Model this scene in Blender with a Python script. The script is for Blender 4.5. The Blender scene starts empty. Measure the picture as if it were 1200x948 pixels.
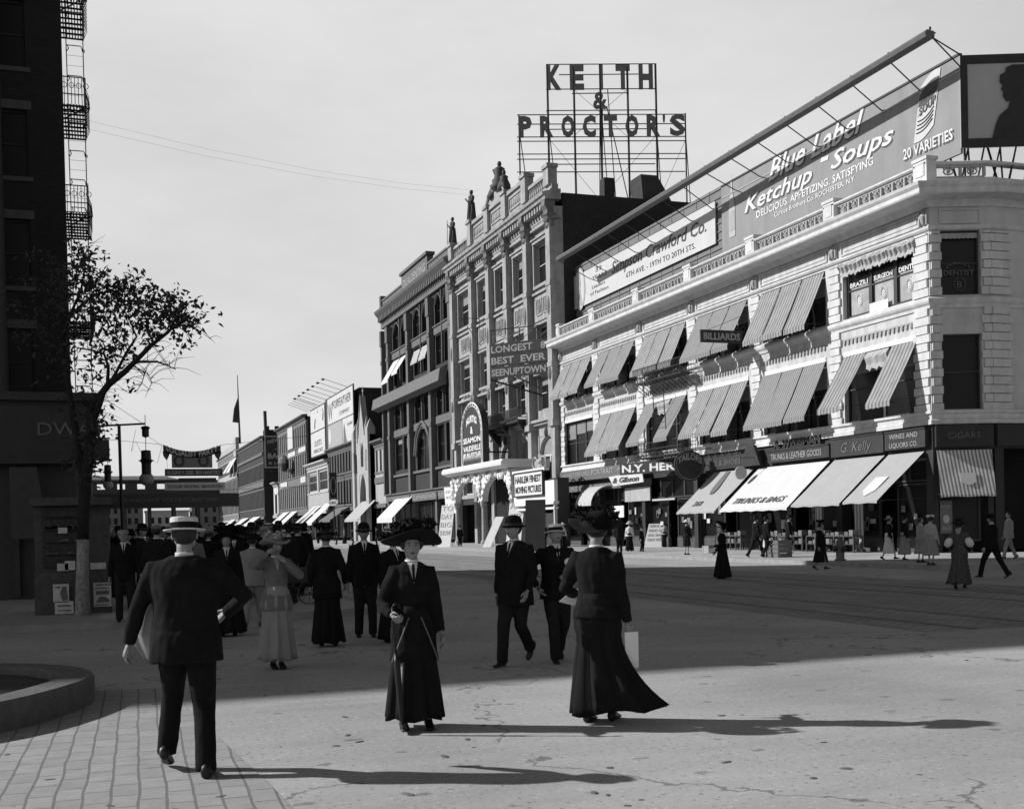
import bpy, bmesh, math, random
from mathutils import Vector, Matrix, noise
R = math.radians
random.seed(7)
S = bpy.context.scene
C = S.collection

# ------------------------------------------------------------------ survey: street frame
# x = across the street (0 = camera), y = along the street, z = up; right-hand facades stand on x = 32.6
F = 1385.; PPX = 600.; ROLL = .022; PITCH = .015; EYE = 1.65
PPY = 616.3 + F * math.tan(PITCH)
TH = math.atan(.351)
FX = 32.6
def ray(px, py):
    u = px - PPX; v = PPY - py
    c, s = math.cos(ROLL), math.sin(ROLL)
    u, v = u*c + v*s, -u*s + v*c
    c, s = math.cos(PITCH), math.sin(PITCH)
    X, Y, Z = u, F*c + v*s, v*c - F*s
    return (X*math.cos(TH) + Y*math.sin(TH), -X*math.sin(TH) + Y*math.cos(TH), Z)
def gr(px, py, z=0.):
    r = ray(px, py); k = (z - EYE) / r[2]
    return Vector((r[0]*k, r[1]*k, z))
def fa(px, py, x=FX):
    r = ray(px, py); k = x / r[0]
    return r[1]*k, EYE + r[2]*k
def dp(px, py, d):
    r = ray(px, py); k = d / (r[0]*math.sin(TH) + r[1]*math.cos(TH))
    return Vector((r[0]*k, r[1]*k, EYE + r[2]*k))
def cr(px, py, y):
    r = ray(px, py); k = y / r[1]
    return r[0]*k, EYE + r[2]*k

# ------------------------------------------------------------------ materials (all grey: the plate is black and white)
MATS = {}
def nmat(name, v, rough=.8, var=.15, scale=3., bump=0., spec=.3, detail=6., extra=None, metal=0.):
    if name in MATS: return MATS[name]
    m = bpy.data.materials.new(name); m.use_nodes = True
    nt = m.node_tree; N = nt.nodes; L = nt.links
    b = N['Principled BSDF']
    b.inputs['Roughness'].default_value = rough
    b.inputs['Specular IOR Level'].default_value = spec
    b.inputs['Metallic'].default_value = metal
    tc = N.new('ShaderNodeTexCoord')
    n1 = N.new('ShaderNodeTexNoise'); n1.inputs['Scale'].default_value = scale; n1.inputs['Detail'].default_value = detail
    n1.inputs['Roughness'].default_value = .65
    L.new(tc.outputs['Object'], n1.inputs['Vector'])
    mr = N.new('ShaderNodeMapRange')
    mr.inputs['From Min'].default_value = .25; mr.inputs['From Max'].default_value = .75
    mr.inputs['To Min'].default_value = v*(1-var); mr.inputs['To Max'].default_value = v*(1+var)
    L.new(n1.outputs['Fac'], mr.inputs['Value'])
    out = mr.outputs['Result']
    if extra: out = extra(nt, tc, out)
    cc = N.new('ShaderNodeCombineColor')
    for i in range(3): L.new(out, cc.inputs[i])
    L.new(cc.outputs[0], b.inputs['Base Color'])
    if bump:
        bp = N.new('ShaderNodeBump'); bp.inputs['Strength'].default_value = bump; bp.inputs['Distance'].default_value = .02
        L.new(out if extra else n1.outputs['Fac'], bp.inputs['Height']); L.new(bp.outputs['Normal'], b.inputs['Normal'])
    MATS[name] = m
    return m
def mathn(nt, op, a, b=None, c=None):
    n = nt.nodes.new('ShaderNodeMath'); n.operation = op
    for i, q in enumerate((a, b, c)):
        if q is None: continue
        if isinstance(q, (int, float)): n.inputs[i].default_value = q
        else: nt.links.new(q, n.inputs[i])
    return n.outputs[0]
def mapped(nt, tc, rot=(0,0,0), sc=(1,1,1)):
    mp = nt.nodes.new('ShaderNodeMapping'); mp.inputs['Rotation'].default_value = rot; mp.inputs['Scale'].default_value = sc
    nt.links.new(tc.outputs['Object'], mp.inputs['Vector']); return mp.outputs[0]
def x_brick(sx, sy, face='x', mortar=.7, msize=.012, squash=None):
    def fn(nt, tc, out):
        br = nt.nodes.new('ShaderNodeTexBrick')
        sp = nt.nodes.new('ShaderNodeSeparateXYZ'); nt.links.new(tc.outputs['Object'], sp.inputs[0])
        cb = nt.nodes.new('ShaderNodeCombineXYZ')
        a = {'x': (1, 2), 'y': (0, 2), 'z': (1, 0)}[face]
        nt.links.new(sp.outputs[a[0]], cb.inputs[0]); nt.links.new(sp.outputs[a[1]], cb.inputs[1])
        nt.links.new(cb.outputs[0], br.inputs['Vector'])
        br.inputs['Scale'].default_value = 1.; br.inputs['Brick Width'].default_value = sx; br.inputs['Row Height'].default_value = sy
        br.inputs['Mortar Size'].default_value = msize; br.inputs['Mortar Smooth'].default_value = .3
        br.inputs['Color1'].default_value = (1,1,1,1); br.inputs['Color2'].default_value = (.72,.72,.72,1)
        br.inputs['Mortar'].default_value = (mortar,)*3 + (1,)
        bw = nt.nodes.new('ShaderNodeRGBToBW'); nt.links.new(br.outputs['Color'], bw.inputs[0])
        return mathn(nt, 'MULTIPLY', out, bw.outputs[0])
    return fn
def x_stripe(freq, lo, axis=1, duty=.5):
    def fn(nt, tc, out, src=None):
        sp = nt.nodes.new('ShaderNodeSeparateXYZ'); nt.links.new(src or tc.outputs['Object'], sp.inputs[0])
        f = mathn(nt, 'FRACT', mathn(nt, 'MULTIPLY', sp.outputs[axis], freq))
        g = mathn(nt, 'GREATER_THAN', f, duty)
        k = mathn(nt, 'MULTIPLY_ADD', g, 1-lo, lo)
        return mathn(nt, 'MULTIPLY', out, k)
    return fn
def x_streak(sc, amt):
    "run-off streaks / weathering"
    def fn(nt, tc, out):
        n = nt.nodes.new('ShaderNodeTexNoise'); n.inputs['Scale'].default_value = 1.; n.inputs['Detail'].default_value = 5.
        nt.links.new(mapped(nt, tc, sc=sc), n.inputs['Vector'])
        return mathn(nt, 'MULTIPLY', out, mathn(nt, 'MULTIPLY_ADD', n.outputs['Fac'], amt*2, 1-amt))
    return fn

M_lime = nmat('pale_stone', .47, .85, .12, 1.3, .3, extra=x_streak((.8, 2.5, .3), .42))
M_lime2 = nmat('pale_stone_trim', .54, .8, .12, 4., .1, extra=x_streak((3, 2, .6), .3))
M_limed = nmat('weathered_stone', .34, .9, .2, 4., .4, extra=x_streak((2, 2, .5), .3))
M_thea = nmat('painted_theatre_front', .29, .8, .2, 2., .3, extra=x_streak((1.5, 2.2, .4), .55))
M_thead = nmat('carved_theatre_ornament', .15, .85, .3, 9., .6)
M_brick = nmat('dark_brick', .04, .9, .2, 3., .3, extra=x_brick(.24, .08, 'x', .8))
M_brickm = nmat('mid_brick', .085, .9, .2, 3., .3, extra=x_brick(.24, .08, 'x', .8))
M_brickl = nmat('pale_brick', .17, .9, .2, 2., .3, extra=x_brick(.3, .1, 'x', .8))
M_brickside = nmat('side_wall_brick', .035, .95, .25, 1., .3, extra=x_brick(.24, .08, 'y', .8))
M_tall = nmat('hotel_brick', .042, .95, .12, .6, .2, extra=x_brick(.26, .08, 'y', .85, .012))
M_brown = nmat('brown_stone_trim', .12, .85, .2, 3., .3, extra=x_streak((2, 2, .5), .3))
M_tin = nmat('pressed_tin_cornice', .13, .7, .2, 3., .2)
M_roof = nmat('tar_roof', .05, .95, .3, 1.)
M_glass = nmat('dark_window_glass', .009, .3, .3, .8, 0, .25)
M_glassl = nmat('window_with_drawn_shade', .22, .5, .2, 1.5, 0, .3)
M_frame = nmat('dark_painted_frame', .04, .6, .2, 5.)
M_framel = nmat('pale_painted_frame', .42, .6, .12, 5.)
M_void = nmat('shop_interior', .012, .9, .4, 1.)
M_iron = nmat('black_iron', .022, .55, .3, 8., 0, .4)
M_signd = nmat('dark_sign_board', .03, .6, .3, 2.)
M_signm = nmat('grey_sign_board', .12, .7, .25, 2.)
M_white = nmat('white_paint', .66, .7, .07, 4.)
M_letw = nmat('white_lettering', .66, .6, .22, 3., extra=x_streak((2, 2, .5), .3))
M_letg = nmat('grey_lettering', .33, .6, .2, 6.)
M_letd = nmat('dark_lettering', .05, .6, .6, 4.)
M_gilt = nmat('gilt_lettering', .22, .4, .2, 6., metal=.3)
M_bbrd = nmat('painted_billboard_ground', .24, .75, .1, .8, extra=x_streak((1, 1.6, .15), .22))
M_bband = nmat('painted_dark_band', .075, .7, .15, 2.)
M_bwhite = nmat('billboard_white', .50, .7, .06, 1., extra=x_streak((1, 1, .3), .08))
M_bgrey = nmat('billboard_pale_grey', .40, .7, .08, 1.)
M_batten = nmat('sign_battens', .17, .8, .2, 3.)
M_awn = nmat('sun_faded_striped_awning', .25, .9, .12, 3., .1, extra=x_stripe(5.2, .62, 1, .5))
M_awn2 = nmat('wide_striped_awning', .62, .9, .1, 3., .1, extra=x_stripe(4.4, .42, 1, .5))
M_awn4 = nmat('bold_striped_corner_awning', .62, .9, .1, 3., .1, extra=lambda nt, tc, out: x_stripe(6.6, .34, 0, .5)(nt, None, out, mapped(nt, tc, rot=(0, 0, TH))))
M_awnb = nmat('sun_faded_striped_canvas', .29, .9, .2, 2., .2, extra=x_stripe(4.1, .5, 1, .45))
M_awn3 = nmat('fine_striped_shop_awning', .36, .9, .08, 3., .1, extra=x_stripe(5., .82, 1, .3))
M_canvas = nmat('white_canvas', .55, .9, .05, 3., .1)
M_canvasg = nmat('dingy_canvas', .36, .9, .2, 2., .1)
M_leaf = nmat('tree_leaf', .035, .7, .4, 5.)
M_bark = nmat('tree_bark', .018, .95, .4, 12., .8)
M_limew = nmat('whitewashed_bark', .22, .95, .6, 14., 1., extra=x_streak((6, 6, 1.5), .5))
M_plant = nmat('planter_stone', .11, .9, .3, 9., .6)
M_soil = nmat('planter_soil', .05, 1., .6, 9., 1.)
M_kerb = nmat('kerb_stone', .26, .9, .25, 3., .4)
M_statue = nmat('weathered_statue', .07, .8, .3, 5.)
M_post = nmat('printed_poster', .5, .7, .3, 7.)
M_mag = nmat('magazine_covers', .16, .7, .6, 14., detail=2.)
M_magd = nmat('news_racks', .04, .8, .5, 14., detail=2.)
M_wood = nmat('stall_wood', .07, .8, .3, 6.)
M_skin = nmat('skin', .25, .6, .08, 8., 0, .3)
M_skind = nmat('dark_lips', .075, .6, .05, 8.)  # lips' own tone, darker than the skin
M_eye = nmat('eye_white', .36, .3, .03, 8.)
M_hair = nmat('dark_hair', .02, .6, .4, 30.)
M_black = nmat('black_wool', .011, .95, .35, 10., .15, .1)
M_black2 = nmat('charcoal_wool', .018, .95, .35, 10., .15, .1)
M_blacks = nmat('black_skirt_cloth', .011, .9, .3, 6., .1, .12)
M_grey = nmat('grey_wool', .14, .9, .15, 10., .15)
M_greyl = nmat('pale_linen', .24, .9, .12, 10., .15)
M_print = nmat('dark_printed_cotton', .06, .9, .7, 40., detail=2.)
M_shirt = nmat('white_shirt', .60, .8, .05, 10.)
M_straw = nmat('straw', .55, .8, .15, 40.)
M_shoe = nmat('black_leather', .012, .45, .2, 8., 0, .3)
M_paper = nmat('paper', .75, .8, .06, 5.)
M_duster = nmat('pale_coat_cloth', .34, .9, .15, 6., .2)

# ------------------------------------------------------------------ mesh helpers
class MB:
    def __init__(s, M=None): s.v = []; s.f = []; s.mi = []; s.M = M; s.cuts = []
    def cut(s):
        s.cuts.append((len(s.v), len(s.f))); return s
    def take(s, q):
        n = len(s.v); s.v += q.v; s.f += [tuple(i+n for i in t) for t in q.f]; s.mi += q.mi; return s
    def add(s, vs, fs, mi=0):
        o = len(s.v)
        s.v += [s.M @ Vector(q) for q in vs] if s.M else [Vector(q) for q in vs]
        s.f += [tuple(i+o for i in f) for f in fs]; s.mi += [mi]*len(fs); return s
    def box(s, x0, x1, y0, y1, z0, z1, mi=0):
        return s.add([(x0,y0,z0),(x1,y0,z0),(x1,y1,z0),(x0,y1,z0),(x0,y0,z1),(x1,y0,z1),(x1,y1,z1),(x0,y1,z1)],
                     [(0,3,2,1),(4,5,6,7),(0,1,5,4),(1,2,6,5),(2,3,7,6),(3,0,4,7)], mi)
    def prism(s, poly, ax, a, b, mi=0):
        "poly in the two other axes, extruded along axis ax from a to b"
        def P(p, q):
            return {0: (q, p[0], p[1]), 1: (p[0], q, p[1]), 2: (p[0], p[1], q)}[ax]
        n = len(poly)
        return s.add([P(p, a) for p in poly] + [P(p, b) for p in poly],
                     [tuple(range(n))[::-1], tuple(range(n, 2*n))] + [(i, (i+1) % n, n+(i+1) % n, n+i) for i in range(n)], mi)
    def rings(s, rings, mi=0, cap=True):
        n = len(rings[0]); vs = [p for r in rings for p in r]; fs = []
        for k in range(len(rings)-1):
            for i in range(n):
                j = (i+1) % n; fs.append((k*n+i, k*n+j, (k+1)*n+j, (k+1)*n+i))
        if cap: fs += [tuple(range(n))[::-1], tuple(range((len(rings)-1)*n, len(rings)*n))]
        return s.add(vs, fs, mi)
    def tube(s, pts, rad, n=8, mi=0, flat=1., ref=None):
        pts = [Vector(p) for p in pts]; rr = []
        if not isinstance(rad, (list, tuple)): rad = [rad]*len(pts)
        up = Vector(ref) if ref else None
        for i, p in enumerate(pts):
            d = (pts[min(i+1, len(pts)-1)] - pts[max(i-1, 0)])
            if d.length < 1e-7: d = Vector((0,0,1))
            d.normalize()
            if up is None: up = Vector((0,1,0)) if abs(d.y) < .8 else Vector((1,0,0))
            a = d.cross(up)
            if a.length < 1e-4: a = d.orthogonal()
            a.normalize(); b = a.cross(d); up = b if not ref else up
            rr.append([p + a*math.cos(t)*rad[i] + b*math.sin(t)*rad[i]*flat for t in [2*math.pi*k/n for k in range(n)]])
        return s.rings(rr, mi)
    def lathe(s, prof, c=(0,0,0), n=16, mi=0, sx=1., sy=1.):
        return s.rings([[(c[0]+r*sx*math.cos(2*math.pi*k/n), c[1]+r*sy*math.sin(2*math.pi*k/n), c[2]+z) for k in range(n)] for r, z in prof], mi)
    def ball(s, c, rx, ry, rz, n=10, m=7, mi=0):
        pr = [(max(math.sin(math.pi*k/m), .02), -math.cos(math.pi*k/m)) for k in range(m+1)]
        return s.rings([[(c[0]+r*rx*math.cos(2*math.pi*k/n), c[1]+r*ry*math.sin(2*math.pi*k/n), c[2]+z*rz) for k in range(n)] for r, z in pr], mi)
    def sphmesh(s): return s
    def mesh(s, name, smooth=False, recalc=True):
        me = bpy.data.meshes.new(name); me.from_pydata([tuple(q) for q in s.v], [], s.f)
        me.polygons.foreach_set('material_index', s.mi)
        if recalc:
            bm = bmesh.new(); bm.from_mesh(me); bmesh.ops.recalc_face_normals(bm, faces=bm.faces); bm.to_mesh(me); bm.free()
        if smooth: me.polygons.foreach_set('use_smooth', [True]*len(me.polygons))
        me.update(); return me
    def build(s, name, mats, parent=None, smooth=False):
        if not isinstance(mats, (list, tuple)): mats = [mats]
        if s.cuts:      # several like pieces: one part each
            cs = [(0, 0)] + s.cuts
            if s.cuts[-1][1] < len(s.f): cs.append((len(s.v), len(s.f)))
            o = None
            for (v0, f0), (v1, f1) in zip(cs, cs[1:]):
                if f1 == f0: continue
                q = MB(); q.v = s.v[v0:v1]; q.f = [tuple(i-v0 for i in f) for f in s.f[f0:f1]]; q.mi = s.mi[f0:f1]; o = q.build(name, mats, parent, smooth)
            return o
        me = s.mesh(name, smooth)
        for m in mats: me.materials.append(m)
        return link(name, me, parent)
def link(name, me, parent=None):
    o = bpy.data.objects.new(name, me); C.objects.link(o)
    if parent:
        o.parent = parent
        P = Matrix.Identity(4); q = parent
        while q: P = q.matrix_basis @ P; q = q.parent
        o.matrix_basis = P.inverted()       # meshes are written in street coordinates
    return o
def tag(o, label=None, cat=None, group=None, kind=None):
    if label: o['label'] = label
    if cat: o['category'] = cat
    if group: o['group'] = group
    if kind: o['kind'] = kind
    return o
def thing(name, loc, label, cat, group=None):
    o = bpy.data.objects.new(name, None); C.objects.link(o); o.location = loc; o.empty_display_size = .3
    return tag(o, label, cat, group)

_tc = {}
WS = bpy.data.scenes.new('workshop')          # scratch scene, removed at the end
def evaluated(ob):
    WS.collection.objects.link(ob); vl = WS.view_layers[0]; vl.update()
    me = bpy.data.meshes.new_from_object(ob.evaluated_get(vl.depsgraph)); return me
def textmb(mb, s, o, d, up, w=None, h=.5, shear=0., bold=0., ext=.012, mi=0, arc=None, align='L', space=1.):
    "lettering as real raised geometry. o = left baseline corner, d = reading direction, up, cap height h, fitted to width w"
    key = (s, shear, bold, space)
    if key not in _tc:
        cu = bpy.data.curves.new('txt', 'FONT'); cu.body = s; cu.shear = shear; cu.offset = bold; cu.resolution_u = 2
        cu.space_character = space; cu.extrude = .5
        ob = bpy.data.objects.new('txt', cu); me = evaluated(ob)
        vs = [v.co.copy() for v in me.vertices]; fs = [tuple(p.vertices) for p in me.polygons]
        bpy.data.objects.remove(ob); bpy.data.curves.remove(cu); bpy.data.meshes.remove(me)
        _tc[key] = (vs, fs)
    vs, fs = _tc[key]
    if not vs: return
    x0 = min(v.x for v in vs); x1 = max(v.x for v in vs)
    cap = .73
    sy = h/cap; sx = (w/(x1-x0)) if w else sy
    d = Vector(d).normalized(); up = Vector(up).normalized(); n = d.cross(up); o = Vector(o)
    if align == 'C' : o = o - d*(x1-x0)*sx/2
    out = []
    for v in vs:
        X = (v.x-x0)*sx; Y = v.y*sy
        if arc:   # bend up or down: arc = sagitta
            t = (X/((x1-x0)*sx))*2-1; Y += arc*(1-t*t)
        out.append(o + d*X + up*Y + n*(v.z*ext*2))
    mb.add(out, fs, mi)
def wall(mb, x0, x1, y0, y1, z0, z1, ops, mi=0):
    "wall slab with rectangular openings ops = (ya, yb, za, zb)"
    ys = sorted(set([y0, y1] + [q for o in ops for q in o[:2] if y0 < q < y1]))
    for a, b in zip(ys, ys[1:]):
        m = (a+b)/2; hs = sorted([(o[2], o[3]) for o in ops if o[0] < m < o[1]]); z = z0
        for h0, h1 in hs:
            if h0 > z+1e-4: mb.box(x0, x1, a, b, z, h0, mi)
            z = max(z, h1)
        if z < z1-1e-4: mb.box(x0, x1, a, b, z, z1, mi)
def window(parent, X, y0, y1, z0, z1, nm=1, rail=True, fm=None, pm=None, fw=.09, M=None, label=None, name='window', shade=0.):
    "sash window: frame mesh + pane sub-part; X = face of the frame"
    f = MB(M); fm = fm or M_frame
    f.box(X, X+.1, y0, y0+fw, z0, z1).box(X, X+.1, y1-fw, y1, z0, z1).box(X, X+.1, y0+fw, y1-fw, z0, z0+fw).box(X, X+.1, y0+fw, y1-fw, z1-fw, z1)
    w = (y1-y0)
    for k in range(1, nm+1 if nm else 0):
        yc = y0 + w*k/(nm+1); f.box(X+.003, X+.097, yc-fw*.8, yc+fw*.8, z0+fw, z1-fw)
    if rail:
        zc = (z0+z1)/2
        for k in range(nm+1):
            a = y0+w*k/(nm+1)+fw*.85; b = y0+w*(k+1)/(nm+1)-fw*.85
            f.box(X+.01, X+.09, a, b, zc-.035, zc+.035)
    fo = f.build(name, fm, parent)
    if label: tag(fo, label)
    p = MB(M).box(X+.06, X+.075, y0+fw*.5, y1-fw*.5, z0+fw*.5, z1-fw*.5)
    p.build('pane', pm or M_glass, fo)
    if shade:
        q = MB(M)
        for k in range(nm+1):
            a = y0+w*k/(nm+1)+fw; b = y0+w*(k+1)/(nm+1)-fw
            zz = z1-fw-(z1-z0)*shade*random.uniform(.6, 1.3)
            q.box(X+.045, X+.055, a, b, max(zz, z0+fw), z1-fw)
        q.build('shade', M_glassl, fo)
    return fo
def awning(parent, x0, x1, y0, y1, z1, z0, m, val=.22, M=None, sag=.0, name='awning', label=None, scal=6, side=False, y0b=None, y1b=None):
    "sloping canvas with hanging valance and iron arms; z1 top at wall x1, z0 bottom at x0"
    y0b = y0 if y0b is None else y0b; y1b = y1 if y1b is None else y1b
    mb = MB(M); t = .012; n = 9; ny = max(5, int((y1-y0)*4)); vs = []; fs = []; ph = random.uniform(0, 50); L_ = abs(x1-x0)
    for lay in (0, 1):
        for k in range(n):
            s = k/(n-1); X = x1+(x0-x1)*s; a = y0+(y0b-y0)*s; b = y1+(y1b-y1)*s
            for j in range(ny+1):
                v = j/ny; en = math.sin(math.pi*s); w_ = noise.noise(Vector((v*(y1-y0)*1.4+ph, s*2.2, ph)))*.05*en*min(1, L_) - (sag+.035*math.sin(math.pi*v))*en
                vs.append((X, a+(b-a)*v, z1+(z0-z1)*s+w_+t*lay))
    m_ = (ny+1); N_ = n*m_
    for k in range(n-1):
        for j in range(ny):
            q = k*m_+j; fs += [(q, q+1, q+m_+1, q+m_), (N_+q, N_+q+m_, N_+q+m_+1, N_+q+1)]
    for k in range(n-1): fs += [(k*m_, (k+1)*m_, N_+(k+1)*m_, N_+k*m_), (k*m_+ny, N_+k*m_+ny, N_+(k+1)*m_+ny, (k+1)*m_+ny)]
    mb.add(vs, fs)
    # valance with scalloped edge
    w = y1b-y0b; k = max(2, int(w*scal)); vs = []; fs = []
    for i in range(k+1):
        y = y0b+w*i/k
        for dx in (0, .012): vs += [(x0-dx, y, z0+.01), (x0-dx, y, z0-val+(.035 if i % 2 else 0))]
    for i in range(k):
        o = i*4; p = o+4
        fs += [(o, p, p+1, o+1), (o+2, o+3, p+3, p+2), (o+1, p+1, p+3, o+3)]
    mb.add(vs, fs)
    o = mb.build(name, m, parent)
    if label: tag(o, label)
    ar = MB(M)
    for (ya, yb) in ((y0+.03, y0b+.03), (y1-.03, y1b-.03)):
        ar.tube([(x1+.03, ya, z0+(z1-z0)*.05), (x0+.02, yb, z0)], .014, 5)
    ar.tube([(x0+.01, y0b, z0-.01), (x0+.01, y1b, z0-.01)], .016, 5)
    ar.build('awning_arm', M_iron, o)
    return o
def copy_tree(o, parent=None):
    c = o.copy(); C.objects.link(c)
    if parent: c.parent = parent
    for ch in list(o.children): copy_tree(ch, c)
    return c
# ------------------------------------------------------------------ building A: white two-storey shop block with billboards
A0, A1 = 40.25, 81.3
PC = [40.25, 46.85, 53.85, 60.75, 67.65, 74.65, 81.3]          # pier centres
PW = [1.0, .95, .95, .95, .95, .95, .8]
CH = 2.5
CC, CS = math.cos(TH), math.sin(TH)
P2 = Vector((FX+CH*CC, A0-CH*CS, 0))
MCH = Matrix(((CS, -CC, 0, P2.x), (CC, CS, 0, P2.y), (0, 0, 1, 0), (0, 0, 0, 1)))      # chamfer frame: -x faces out, y runs left
P3 = Vector((60., P2.y, 0))
MCR = Matrix(((0, -1, 0, P3.x), (1, 0, 0, P3.y), (0, 0, 1, 0), (0, 0, 0, 1)))          # cross street face
LCR = P3.x - P2.x

def build_A():
    T = thing('shop_block', (FX, A0, .15), 'long pale stone two-storey shop block on the street corner with striped window awnings', 'building')
    core = MB()
    # core walls behind the facade: back slabs, floors, sides, roof
    core.box(34.6, 60, P2.y+1.6, A1, 14.2, 14.6)
    core.box(34.1, 34.4, A0+1.4, A1, .15, 14.2); core.box(34.4, 60, P2.y+2.0, P2.y+2.3, .15, 14.2)
    core.box(59.7, 60, P2.y+2.3, A1, .15, 14.2); core.box(FX+.5, 60, A1-.3, A1, .15, 14.9)
    for z in (5.5, 10.2, 13.9): core.box(FX+.45, 34.1, A0+.3, A1-.3, z, z+.3)
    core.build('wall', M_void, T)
    ops2 = []; ops3 = []
    for i in range(6):
        a = PC[i]+PW[i]/2+.28; b = PC[i+1]-PW[i+1]/2-.12
        ops2.append((a, b, 6.0, 9.05)); ops3.append((a, b, 10.75, 13.3))
    f = MB()
    wall(f, FX, FX+.45, A0, A1, 5.45, 14.6, ops2+ops3)
    # chamfer and cross street walls
    fc = MB(MCH); wall(fc, 0, .45, 0, CH, 5.45, 14.6, [(.42, 2.05, 6.05, 9.15), (.42, 2.05, 10.75, 13.4)])
    fr = MB(MCR); wins = [(y, y+2.4, z0, z1) for y in (2, 6, 10, 14, 18) for z0, z1 in ((6.05, 9.1), (10.75, 13.4))]
    wall(fr, 0, .45, 0, LCR, 5.45, 14.6, wins)
    f.v += fc.v + fr.v; o1 = len(f.f)
    n0 = len(f.v)-len(fc.v)-len(fr.v)
    f.f += [tuple(i+n0 for i in q) for q in fc.f]; f.mi += fc.mi
    n1 = n0+len(fc.v); f.f += [tuple(i+n1 for i in q) for q in fr.f]; f.mi += fr.mi
    f.build('facade', M_lime, T)
    # rusticated piers: separate courses with open joints
    p = MB()
    def pier(mb, yc, w, z0, z1, off=0.):
        z = z0; k = 0
        while z < z1-.1:
            h = min(.36, z1-z); ww = w/2 + (.0 if k % 2 else .10)
            mb.box(-.10+off, -.002, yc-ww, yc+ww, z+.02, z+h-.02); z += h; k += 1
    def tr(mb, M):
        p.take(mb).cut()
    for i, yc in enumerate(PC):
        q = MB(Matrix.Translation((FX, 0, 0)))
        w = PW[i]
        yy = yc+.5 if i == 0 else (yc-.45 if i == 6 else yc)
        pier(q, yy, w-.2, 5.95, 10.25); tr(q, None); q = MB(Matrix.Translation((FX, 0, 0))); pier(q, yy, w-.2, 10.72, 13.35); tr(q, None)
    for M, ys in ((MCH, (.16, 2.3)), (MCR, (.5, 4.9, 8.9, 12.9, LCR-.45))):
        q = MB(M)
        for yc in ys: q = MB(M); pier(q, yc, .32 if M is MCH else .9, 5.95, 10.25); tr(q, None); q = MB(M); pier(q, yc, .32 if M is MCH else .9, 10.72, 13.35); tr(q, None)
    p.build('rusticated_pier', M_lime2, T)
    # horizontal courses, profiles swept round the corner
    def course(name, prof, m, tooth=None):
        mb = MB()
        # prof: (out, z): 'out' metres in front of the wall face
        path = [Vector((FX, A1, 0)), Vector((FX, A0, 0)), P2, P3]
        nrm = [Vector((-1, 0, 0)), Vector((-1, -CC/(1+CS), 0)), Vector((-CS/(1+CC), -1, 0)), Vector((0, -1, 0))]
        mb.rings([[tuple(path[k] + nrm[k]*o + Vector((0, 0, z))) for o, z in prof] for k in range(4)])
        mb.build(name, m, T)
    course('string_course', [(-.3, 5.45), (.12, 5.45), (.12, 5.62), (.05, 5.68), (.05, 5.86), (.16, 5.9), (.16, 6.0), (-.3, 6.0)], M_lime2)
    course('belt_course', [(-.3, 10.22), (.06, 10.22), (.08, 10.34), (.16, 10.42), (.2, 10.5), (.2, 10.6), (.1, 10.68), (-.3, 10.72)], M_lime2)
    course('architrave', [(-.3, 13.42), (.06, 13.42), (.12, 13.5), (.12, 13.58), (-.3, 13.6)], M_lime2)
    course('cornice', [(-.3, 14.35), (.08, 14.35), (.16, 14.5), (.24, 14.6), (1.02, 14.66), (1.06, 14.72), (1.06, 14.88), (1.16, 15.0), (1.2, 15.12), (.5, 15.22), (.3, 15.28), (.3, 15.34), (-.3, 15.34)], M_lime2)
    course('parapet_base', [(-.3, 15.34), (.25, 15.34), (.25, 15.46), (.17, 15.5), (-.3, 15.5)], M_lime2)
    course('parapet_coping', [(-.15, 16.02), (.25, 16.02), (.3, 16.06), (.3, 16.13), (.2, 16.17), (-.15, 16.17)], M_lime2)
    # frieze panels + urn brackets between them
    fz = MB(); br = MB()
    for i in range(6):
        a, b = PC[i]+.55, PC[i+1]-.55
        for (z0, z1, y0, y1) in ((13.66, 13.72, a, b), (14.2, 14.26, a, b), (13.72, 14.2, a, a+.06), (13.72, 14.2, b-.06, b)): fz.box(FX-.06, FX-.002, y0, y1, z0, z1)
        fz.box(FX-.03, FX-.002, a+.2, b-.2, 13.84, 14.09).cut()
    for i, yc in enumerate(PC):
        yy = yc+.25 if i == 0 else (yc-.2 if i == 6 else yc)
        br.lathe([(.03, -.33), (.1, -.25), (.16, -.05), (.18, .05), (.13, .18), (.08, .25), (.14, .3), (.05, .36)], (FX-.06, yy, 13.97), 10)
        br.box(FX-.14, FX-.01, yy-.26, yy-.2, 13.66, 14.26); br.box(FX-.14, FX-.01, yy+.2, yy+.26, 13.66, 14.26); br.cut()
    q = MB(MCH); q.box(-.06, -.002, .4, 2.1, 13.66, 13.72).box(-.06, -.002, .4, 2.1, 14.2, 14.26).box(-.06, -.002, .4, .46, 13.72, 14.2).box(-.06, -.002, 2.04, 2.1, 13.72, 14.2)
    n = len(fz.v); fz.v += q.v; fz.f += [tuple(i+n for i in t) for t in q.f]; fz.mi += q.mi
    fz.build('frieze_panel', M_lime, T); br.build('frieze_urn', M_limed, T)
    # label moulding over second floor windows: row of small drops
    dr = MB()
    for (a, b, _, _) in ops2:
        dr.box(FX-.05, FX-.002, a, b, 9.78, 9.86)
        k = int((b-a)/.28)
        for j in range(k):
            y = a+.12+(b-a-.24)*j/(k-1); dr.box(FX-.07, FX-.004, y-.06, y+.06, 9.62, 9.775); dr.box(FX-.05, FX-.003, y-.035, y+.035, 9.56, 9.62)
        dr.cut()
    dr.build('drop_moulding', M_limed, T)
    tb = MB()
    for (a, b, _, _) in ops2: tb.box(FX-.04, FX+.16, a+.04, b-.04, 9.05, 9.26).cut()
    tb.build('awning_box', M_white, T)
    # balustrade: pierced screen of rings and uprights
    bl = MB(); ped = MB()
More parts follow.
